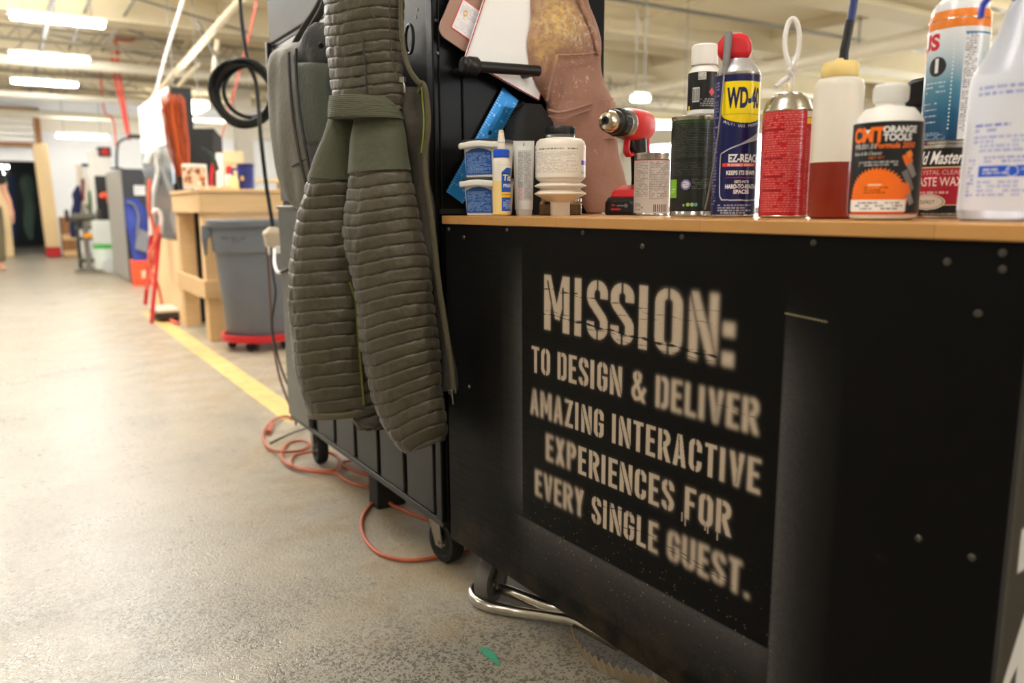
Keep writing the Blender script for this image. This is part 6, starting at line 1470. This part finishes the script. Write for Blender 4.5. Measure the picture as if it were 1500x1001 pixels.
g2 = onz(207, 423); t = thing('orange_crate', 'orange plastic crate on the floor below the blue coat', 'crate', (g2[0], g2[1]+.1, 0))
w2 = .3; hz = f(205, 380)[2]; x_ = kf(191, 400)[0]
bm = BM()
for a, b in (((x_, ky-.32, 0), (x_+w2, ky-.02, .02)), ((x_, ky-.32, .02), (x_+w2, ky-.30, hz)), ((x_, ky-.04, .02), (x_+w2, ky-.02, hz)), ((x_, ky-.30, .02), (x_+.02, ky-.04, hz)), ((x_+w2-.02, ky-.30, .02), (x_+w2, ky-.04, hz))): bbox2(bm, a, b)
link('crate_body', bm, mat('orange_red_plastic', (240, 84, 44), .45), t, world=True, bevel=.006)
bm = BM(); bbox2(bm, (x_+.08, ky-.324, hz*.3), (x_+.2, ky-.32, hz*.6)); link('mark', bm, mat('crate_print', (246, 190, 160), .5), t, world=True, smooth=False)
# desk lamp on the cabinet
t = thing('arm_lamp', 'black arm lamp on top of the grey sided cabinet', 'lamp', (kx0, ky, ktz))
fl2 = lambda x, y: onpl(x, y, (0, ky+.2, 0), (0, 1, 0))
bm = BM(); tube(bm, smooth_path([A3(fl2(171, 246)[0], ky+.2, ktz), fl2(171, 225), fl2(174, 209), fl2(184, 203), fl2(196, 199)], 5), .016, 10); ar_ = link('arm', bm, mat('slate_arm', (64, 76, 84), .4), t, world=True)
a = fl2(197, 200); bm = BM(); box(bm, a, (.14, .12, .045), M=None); link('lamp_head', bm, mat('dark_lamp_head', (52, 50, 52), .5), ar_, world=True, bevel=.012)
bm = BM(); lathe(bm, [(0, 0), (.07, 0), (.07, .015), (.02, .025), (0, .025)], 24, Matrix.Translation((fl2(171, 246)[0], ky+.2, ktz))); link('lamp_base', bm, M_blackp, t, world=True)

# --- white shop vacuum with green band
g = onz(158, 402); u = sz_at(g); t = thing('shop_vacuum', 'white and grey shop vacuum with a green stripe on wheels', 'vacuum', g+A3(0, .2, 0))
bm = BM(); lathe(bm, [(0, u*6), (u*13, u*6), (u*14, u*10), (u*14, u*36), (u*13, u*38), (0, u*38)], 28); link('canister', bm, mat('pale_green_grey_plastic', (206, 212, 204), .4), t)
bm = BM(); lathe(bm, [(u*14.2, u*37), (u*14.2, u*43), (0, u*43)], 28); link('green_band', bm, mat('bright_green_plastic', (76, 178, 74), .4), t)
bm = BM(); box(bm, (0, 0, u*60), (u*26, u*24, u*36)); link('motor_head', bm, mat('pale_green_grey_plastic', (206, 212, 204), .4), t, bevel=.02)
for s in (-1, 1):
    bm = BM(); lathe(bm, [(0, -.02), (u*10, -.02), (u*11, 0), (u*10, .02), (0, .02)], 24, Matrix.Translation((u*4, s*u*13-u*2, u*11)) @ Matrix.Rotation(PI/2, 4, 'X')); link('wheel', bm, mat('pale_wheel', (190, 192, 190), .5), t)
# --- machine column with white lit-looking cover, black body and orange clamps on it
g = onz(146, 396); g[1] += .5; u = sz_at(g); vp = lambda x, y: onpl(x, y, (0, g[1], 0), (0, 1, 0))
t = thing('band_saw', 'white and black machine with tall cover between lamp and navy cloth', 'machine', g)
bm = BM(); a, b = vp(140, 330), vp(162, 220); bbox2(bm, (a[0], g[1], a[2]), (b[0], g[1]+.3, b[2])); link('cover', bm, mat('white_machine_enamel', (232, 230, 222), .4), t, world=True, bevel=.03)
bm = BM(); a, b = vp(145, 335), vp(163, 258); bbox2(bm, (a[0], g[1]-.04, a[2]), (b[0], g[1], b[2])); link('black_panel', bm, M_blackp, t, world=True, bevel=.01)
bm = BM(); a, b = vp(144, 229), vp(162, 219); bbox2(bm, (a[0], g[1]-.06, a[2]), (b[0], g[1]+.32, b[2]+.03)); link('top_cap', bm, mat('dark_top_cap', (60, 40, 40), .5), t, world=True, bevel=.01)
bm = BM(); lathe(bm, [(0, -.02), (.05, -.02), (.05, .0), (0, .02)], 20, Matrix.Translation(V(vp(153, 223)+A3(0, -.08, 0))) @ Matrix.Rotation(PI/2, 4, 'X')); link('red_knob', bm, M_red, t, world=True)
bm = BM(); a, b = vp(141, 400), vp(164, 330); bbox2(bm, (a[0]+.02, g[1]+.05, 0), (b[0]-.02, g[1]+.28, a[2] if a[2] > .3 else b[2])); link('stand', bm, mat('grey_machine_stand', (120, 118, 112), .5), t, world=True, bevel=.01)
t = thing('spring_clamp', 'bright orange clamp hanging on the black machine panel', 'clamp', vp(152, 310)+A3(0, -.1, 0))
bm = BM(); tube(bm, smooth_path([vp(146, 289)+A3(0, -.08, 0), vp(152, 285)+A3(0, -.08, 0), vp(158, 288)+A3(0, -.08, 0)], 4), .035, 10); tube(bm, smooth_path([vp(155, 286)+A3(0, -.08, 0), vp(159, 296)+A3(0, -.08, 0), vp(164, 309)+A3(0, -.08, 0)], 4), .028, 10); link('clamp', bm, mat('bright_orange_plastic', (248, 92, 56), .45), t, world=True)
# --- pedestal stand with navy cloth
g = onz(131, 398); u = sz_at(g); vp = lambda x, y, o=0.0: onpl(x, y, (0, g[1]+o, 0), (0, 1, 0))
t = thing('pedestal_grinder', 'grey pedestal grinder on a round base beside the navy cloth', 'grinder', g)
bm = BM(); lathe(bm, [(0, 0), (.17, 0), (.18, .01), (.17, .03), (.05, .05), (.035, .08), (.03, vp(134, 325)[2]), (0, vp(134, 325)[2])], 28, Matrix.Translation((g[0], g[1], 0))); link('pedestal', bm, mat('grey_cast_iron', (110, 106, 98), .5, metal=.3), t, world=True)
hz = vp(134, 318)[2]; bm = BM(); rod(bm, (g[0]-.16, g[1], hz), (g[0]+.14, g[1], hz), .055, 20); link('motor', bm, mat('grey_motor', (96, 92, 82), .45, metal=.2), t, world=True, bevel=.01)
for s in (-.21, .18):
    bm = BM(); rod(bm, (g[0]+s-.025, g[1], hz+.02), (g[0]+s+.025, g[1], hz+.02), .085, 24); link('wheel', bm, mat('dark_grinding_wheel', (70, 62, 58), .7), t, world=True, bevel=.01)
bm = BM(); a = vp(131, 345); bbox2(bm, (a[0]-.08, g[1]-.13, a[2]-.03), (a[0]+.08, g[1]-.07, a[2]+.03)); link('yellow_tag', bm, mat('amber_plastic', (240, 160, 30), .5), t, world=True, bevel=.006)
g3 = onz(108, 392); g3[1] += 2.0; vq = lambda x, y: onpl(x, y, (0, g3[1], 0), (0, 1, 0))
t = thing('navy_cloth', 'navy cloth hanging from a post in front of the white wall', 'cloth', vq(108, 346))
loft('cloth', [(272, 112, 116), (284, 106, 118), (296, 109, 118), (312, 105, 117), (330, 101, 116), (342, 102, 114), (348, 103, 111)], vq, .5, mat('navy_cloth', (30, 36, 78), .8, noise_amt=.2), t, seg=32, steps=36, folds=.05, fscale=5)
t = thing('display_post', 'tall pale post with hanging tools beside navy cloth', 'post', (vq(122, 380)[0], g3[1]+.12, 0))
bm = BM(); a, b = vq(117, 300), vq(133, 242); bbox2(bm, (a[0], g3[1]+.10, 0), (a[0]+.10, g3[1]+.2, b[2])); link('post', bm, mat('pale_post', (226, 216, 196), .6), t, world=True, bevel=.01)
bm = BM(); bbox2(bm, (a[0]+.10, g3[1]+.12, .9), (b[0]+.02, g3[1]+.18, b[2]-.06)); link('board', bm, M_white, t, world=True, bevel=.01)
bm = BM(); c = vq(127, 242); box(bm, (c[0], g3[1]+.1, c[2]), (.14, .16, .05)); link('cap', bm, M_blackp, t, world=True, bevel=.01)
for i, (x0, y0, x1, y1, co) in enumerate(((121, 262, 122, 295, (120, 40, 60)), (126, 270, 125, 300, (236, 226, 206)), (132, 280, 134, 318, (40, 110, 70)), (128, 300, 140, 345, (110, 100, 84)), (120, 300, 128, 340, (150, 146, 138)), (136, 350, 137, 392, (196, 204, 206)))):
    a, b = vq(x0, y0)+A3(0, -.05, 0), vq(x1, y1)+A3(0, -.05, 0); bm = BM(); rod(bm, a, b, .03, 10)
    o = link('hanging_tool', bm, mat('tool_colour_%d' % i, co, .5), None, bevel=.01); tag(o, ['dark red tool high on the pale post', 'cream tool beside the dark red one', 'green tool hanging low right of the pale post', 'brown tool slanting below the green one', 'grey tool hanging left below the cream one', 'pale silver tool lowest by the pedestal grinder'][i], 'tool')
g4 = onz(92, 372); t = thing('pale_crate', 'brown wooden crate behind navy cloth at far wall', 'crate', (vq(95, 370)[0], 16.6, 0)); a = onpl(94, 372, (0, 16.6, 0), (0, 1, 0)); b = onpl(108, 318, (0, 16.6, 0), (0, 1, 0))
bm = BM(); bbox2(bm, (a[0], 16.6, 0), (b[0], 17.2, b[2])); link('crate_body', bm, M_timber, t, world=True, bevel=.01)
bm = BM(); bbox2(bm, (a[0]-.01, 16.585, b[2]*.5-.05), (b[0]+.01, 16.6, b[2]*.5+.05)); bbox2(bm, (a[0]-.01, 16.585, .02), (b[0]+.01, 16.6, .12)); link('batten', bm, M_wood, t, world=True)

g5 = onz(140, 399); g5[1] += .65; vt = lambda x, y: onpl(x, y, (0, g5[1], 0), (0, 1, 0))
t = thing('tool_trolley', 'dark cluttered tool trolley on wheels behind the pedestal grinder', 'trolley', (vt(128, 390)[0], g5[1], 0))
a, b = vt(117, 380), vt(141, 332); M_trl = mat('dark_olive_trolley', (64, 62, 54), .5, noise_amt=.3, scale=10)
for z0_, z1_ in ((.10, .14), (.42, .46), (b[2]-.04, b[2])):
    bm = BM(); bbox2(bm, (a[0], g5[1], z0_), (b[0], g5[1]+.4, z1_)); link('shelf', bm, M_trl, t, world=True, smooth=False)
for x in (a[0]+.015, b[0]-.015):
    for y in (g5[1]+.015, g5[1]+.385):
        bm = BM(); rod(bm, (x, y, .03), (x, y, b[2]+.12), .015, 8); link('post', bm, M_trl, t, world=True)
        bm = BM(); rod(bm, (x-.012, y, .03), (x+.012, y, .03), .03, 14); link('wheel', bm, M_rubber, t, world=True)
for i, (fx_, w3, h3, co, lab) in enumerate(((.05, .09, .14, (40, 44, 42), 'black power tool on the top of the dark trolley'), (.5, .07, .18, (150, 140, 118), 'beige bottle on the top of the dark trolley'), (.78, .06, .10, (60, 110, 70), 'small green box on the top of the dark trolley'))):
    bm = BM(); x = a[0]+(b[0]-a[0])*fx_; bbox2(bm, (x, g5[1]+.1, b[2]+.001), (x+w3, g5[1]+.2, b[2]+h3*.75)); rod(bm, (x+w3/2, g5[1]+.15, b[2]+h3*.7), (x+w3/2, g5[1]+.15, b[2]+h3), w3*.3, 12)
    tag(link(('power_tool', 'bottle', 'box')[i], bm, mat('trolley_item_%d' % i, co, .5), bevel=.006), lab, ('tool', 'bottle', 'box')[i])
# --- leaning pale board on a red dolly
g = onz(80, 369); yb = 16.7; g = onpl(80, 369, (0, yb, 0), (0, 1, 0)); g[2] = 0; vb = lambda x, y, o=0.0: onpl(x, y, (0, yb+o, 0), (0, 1, 0))
t = thing('red_dolly', 'low red dolly under the leaning pale board', 'dolly', g)
a, b = vb(68, 368), vb(89, 362); bm = BM(); bbox2(bm, (a[0], yb, .01), (b[0], yb+.5, max(.07, b[2]))); link('deck', bm, M_red, t, world=True, bevel=.01)
zz = max(.07, b[2])+.004
q = [vb(67, 362), vb(47, 210), vb(69, 210), vb(89, 362)]; q[0][2] = q[3][2] = zz
t = thing('door_blank', 'tall pale wooden board leaning beside the dark doorway', 'board', q[0])
bm = BM(); slab(bm, q, .06); link('board', bm, M_pine, t, world=True, smooth=False, bevel=.005)
bm = BM(); slab(bm, [p+A3(0, -.006, 0) for p in (q[0]*.97+q[1]*.03, q[1]*.97+q[0]*.03, (q[1]*.97+q[0]*.03)+(q[2]-q[1])*.06, (q[0]*.97+q[1]*.03)+(q[3]-q[0])*.06)], .006); link('edge_batten', bm, M_wood, t, world=True, smooth=False)
# --- in the dark doorway
vd = lambda x, y, Y=19.2: onpl(x, y, (0, Y, 0), (0, 1, 0))
t = thing('hanging_coverall', 'dark green coverall hanging in the dark doorway', 'coverall', vd(40, 350))
loft('coverall', [(256, 36, 44), (268, 29, 52), (290, 31, 52), (320, 33, 51), (340, 36, 50), (350, 40, 50)], vd, .4, mat('dark_green_cotton', (70, 90, 80), .8, noise_amt=.2), t, seg=32, steps=36, folds=.06, fscale=4)
rb = vd(33, 257); ra, rc_ = vd(8, 257), vd(60, 257)
t = thing('garment_rail', 'dark rail carrying work clothes in the dark doorway', 'rail', (ra[0], 19.2, 0))
bm = BM(); rod(bm, ra, rc_, .02, 10); link('rail', bm, M_blackp, t, world=True)
for q_ in (ra, rc_): bm = BM(); rod(bm, A3(q_[0], q_[1], 0), A3(q_[0], q_[1], CEIL), .02, 10); link('upright', bm, M_blackp, t, world=True)
t = thing('pale_timber', 'upright pale timber at the left edge of the doorway', 'timber', vd(4, 372, YW-.5)); a, b = vd(0, 372, YW-.5), vd(9, 262, YW-.5)
bm = BM(); bbox2(bm, (a[0], YW-.55, 0), (b[0], YW-.45, b[2])); link('timber', bm, M_pine, t, world=True, bevel=.01)
for k_, (x0, y0, x1, y1, lab) in enumerate(((0, 229, 11, 234, 'upper strip light glimpsed through the dark doorway'), (0, 241, 12, 248, 'middle strip light glimpsed through the dark doorway'), (-2, 252, 9, 256, 'lower strip light glimpsed through the dark doorway'))):
    a, b = vd(x0, y1, 19.4+k_*.8), vd(x1, y0, 19.4+k_*.8); c = (a+b)/2; fitting(lab, c, b[0]-a[0], w=.1)
t = thing('work_trousers', 'dark blue trousers hanging low in the dark doorway', 'trousers', vd(18, 362)); loft('trousers', [(256, 15, 20), (262, 12, 23), (322, 10, 24), (340, 11, 24), (362, 13, 24)], vd, .4, mat('dark_denim', (36, 50, 84), .8), t, seg=28, steps=20, folds=.04, fscale=4)

# --- red hoses looping from the ceiling
t = thing('ceiling_hose', 'red air hose looped over a ceiling pipe down to the benches', 'hose', atd(190, 200, 11.0))
for pth in (((163, 56), (163, 70), (166, 95), (170, 122), (178, 155), (185, 190), (190, 205)), ((168, 30), (170, 60), (173, 95), (178, 130), (184, 165), (189, 200))):
    bm = BM(); tube(bm, smooth_path([atd(x, y, 11.0) for x, y in pth], 5), .018, 8); link('hose', bm, M_hoser, t, world=True)
bm = BM(); tube(bm, smooth_path([atd(168, 32, 11), atd(178, 37, 11), atd(192, 47, 11), atd(198, 53, 11), atd(193, 59, 11), atd(178, 58, 11), atd(162, 56, 11)], 5), .016, 8); link('hose', bm, mat('dull_red_hose', (176, 70, 56), .5), t, world=True)
t = thing('red_rope', 'thin red rope dangling beyond the lamp', 'rope', atd(168, 215, 13)); bm = BM(); tube(bm, smooth_path([A3(*atd(152, 160, 13)[:2], CEIL), atd(152, 160, 13), atd(164, 172, 13), atd(168, 190, 13), atd(170, 215, 13)], 5), .014, 8); link('rope', bm, M_hoser, t, world=True)

# --- things glimpsed beyond the table on the right, by the pillar
f = lambda x, y, Y=9.5: onpl(x, y, (0, Y, 0), (0, 1, 0))
a, b = f(330, 258), f(356, 222); t = thing('cardboard_box', 'beige cardboard box on shelf beyond the blue mug', 'box', (a[0], 9.5, a[2])); bm = BM(); bbox2(bm, (a[0], 9.5, a[2]), (b[0], 9.8, b[2])); link('carton', bm, mat('beige_cardboard', (232, 206, 160), .7), t, world=True, bevel=.004)
bm = BM(); bbox2(bm, (a[0], 9.495, (a[2]+b[2])/2-.015), (b[0], 9.5, (a[2]+b[2])/2+.015)); link('tape', bm, mat('brown_tape', (206, 170, 116), .4), t, world=True)
s0, s1 = f(326, 260), f(425, 260); t = thing('storage_shelf', 'pale shelving unit beyond the wooden table', 'shelf', (s0[0], 9.4, 0))
for z in (a[2]-.03, .5): bm = BM(); bbox2(bm, (s0[0], 9.4, z-.03), (s1[0], 9.9, z)); link('shelf_board', bm, M_pine, t, world=True)
for x in (s0[0], s1[0]-.05):
    bm = BM(); bbox2(bm, (x, 9.4, 0), (x+.05, 9.9, a[2]-.06 if x == s0[0] else a[2]+.5)); link('upright', bm, M_pine, t, world=True)
# ------------------------------------------------------------------ person walking at the left edge, mostly outside the picture
def skin_body(name, joints, edges, material, parent, root=0, sub=2):
    me = bpy.data.meshes.new(name); me.from_pydata([j[0] for j in joints], edges, []); o = bpy.data.objects.new(name, me); COL.objects.link(o)
    o.modifiers.new('skin', 'SKIN'); 
    for i, j in enumerate(joints):
        sv = me.skin_vertices[0].data[i]; r = j[1]; sv.radius = (r, r) if not hasattr(r, '__len__') else r; sv.use_root = (i == root)
    s = o.modifiers.new('sub', 'SUBSURF'); s.levels = sub; s.render_levels = sub
    dg = bpy.context.evaluated_depsgraph_get(); m2 = bpy.data.meshes.new_from_object(o.evaluated_get(dg)); bpy.data.objects.remove(o); m2.name = name
    m2.shade_smooth(); m2.materials.clear(); m2.materials.append(material)
    q = bpy.data.objects.new(name, m2); COL.objects.link(q); q.parent = parent; MW[q.name] = MW[parent.name]; return q
YP = 13.3
ah = onpl(13, 326, (0, YP, 0), (0, 1, 0))      # hand
S = ah[2]/.70
per = thing('person', 'person in black tee and olive trousers, only forearm and leg at left edge', 'person', (ah[0]-.24, YP, 0), .25)
M_skin = mat('skin', (214, 160, 132), .5, sss=.2)
J = []
def jt(x, y, z, r): J.append(((x*S, y*S, z*S), r*S if not hasattr(r, '__len__') else (r[0]*S, r[1]*S))); return len(J)-1
Eg = []
def ch(*ids):
    for a, b in zip(ids[:-1], ids[1:]): Eg.append((a, b))
pel = jt(0, 0, .98, (.15, .11)); wa = jt(0, 0, 1.12, (.135, .10)); chs = jt(0, .01, 1.32, (.16, .11)); shm = jt(0, .01, 1.45, (.10, .08)); nk = jt(0, 0, 1.53, .055); hb = jt(0, -.01, 1.60, (.07, .085)); hd = jt(0, -.01, 1.68, (.078, .098)); ht = jt(0, 0, 1.76, (.055, .07))
ch(pel, wa, chs, shm, nk, hb, hd, ht)
for s in (-1, 1):
    sh = jt(s*.18, .01, 1.43, .062); el = jt(s*.25, .03 if s > 0 else .02, 1.13, .042); fa = jt(s*.275, -.02, 1.0, .04); wr = jt(s*.285, -.06, .87, .026); pm = jt(s*.287, -.075, .80, (.022, .038)); kn = jt(s*.285, -.085, .755, (.018, .036))
    ch(shm, sh, el, fa, wr, pm, kn)
    for k in range(4):
        y = -.062-.017*k; f1 = jt(s*.283, y-.008, .72+.004*abs(k-1.5), .0095); f2 = jt(s*.272, y-.004, .675+.008*abs(k-1.3), .0085); ch(kn, f1, f2)
    t1 = jt(s*.272, -.112, .785, .011); t2 = jt(s*.262, -.125, .745, .0095); ch(pm, t1, t2)
    hp_ = jt(s*.09, 0, .90, .095); kn2 = jt(s*.10, -.03 if s > 0 else .02, .50, .062); an = jt(s*.10, .03 if s > 0 else .10, .10, .042); to = jt(s*.11, -.10 if s > 0 else -.02, .04, (.042, .03)); ch(pel, hp_, kn2, an, to)
body = skin_body('body', J, Eg, M_skin, per)
J, Eg = [], []
a = jt(0, 0, .96, (.165, .125)); b = jt(0, 0, 1.12, (.15, .118)); c = jt(0, .01, 1.32, (.175, .128)); d = jt(0, .01, 1.46, (.11, .09)); ch(a, b, c, d)
for s in (-1, 1):
    e1 = jt(s*.18, .01, 1.43, .078); e2 = jt(s*.235, .02, 1.22, .066); ch(d, e1, e2)
skin_body('shirt', J, Eg, mat('black_tee_cloth', (30, 32, 36), .8), per)
J, Eg = [], []
a = jt(0, 0, 1.0, (.162, .122)); ch(a)
for s in (-1, 1):
    e1 = jt(s*.09, 0, .88, .112); e2 = jt(s*.10, -.03 if s > 0 else .02, .50, .085); e3 = jt(s*.10, .02 if s > 0 else .09, .13, .075); ch(a, e1, e2, e3)
skin_body('trousers', J, Eg, mat('olive_work_trousers', (112, 104, 80), .8), per)
bm = BM(); lathe(bm, [(0, .10), (.04, .095), (.075, .07), (.092, .03), (.09, -.02), (.08, -.05)], 24, Matrix.Translation((0, .01*S, 1.70*S)) @ Matrix.Diagonal((S, S*1.15, S, 1))); link('hair', bm, mat('brown_hair', (60, 42, 30), .7), per)
for s in (-1, 1):
    bm = BM(); lathe(bm, [(0, -.012), (.010, -.006), (.012, 0), (.010, .006), (0, .012)], 12, Matrix.Translation((s*.032*S, -.098*S, 1.665*S))); link('eye', bm, M_white, per)
    bm = BM(); lathe(bm, [(0, -.03), (.014, -.02), (.018, 0), (.014, .025), (0, .03)], 12, Matrix.Translation((s*.082*S, .01*S, 1.655*S))); link('ear', bm, M_skin, per)
bm = BM(); lathe(bm, [(0, -.022), (.016, -.018), (.010, .01), (0, .03)], 12, Matrix.Translation((0, -.108*S, 1.64*S))); link('nose', bm, M_skin, per)
bm = BM(); box(bm, (0, -.096*S, 1.602*S), (.045*S, .012, .012)); link('mouth', bm, mat('lip_skin', (180, 100, 90), .5), per, bevel=.004)
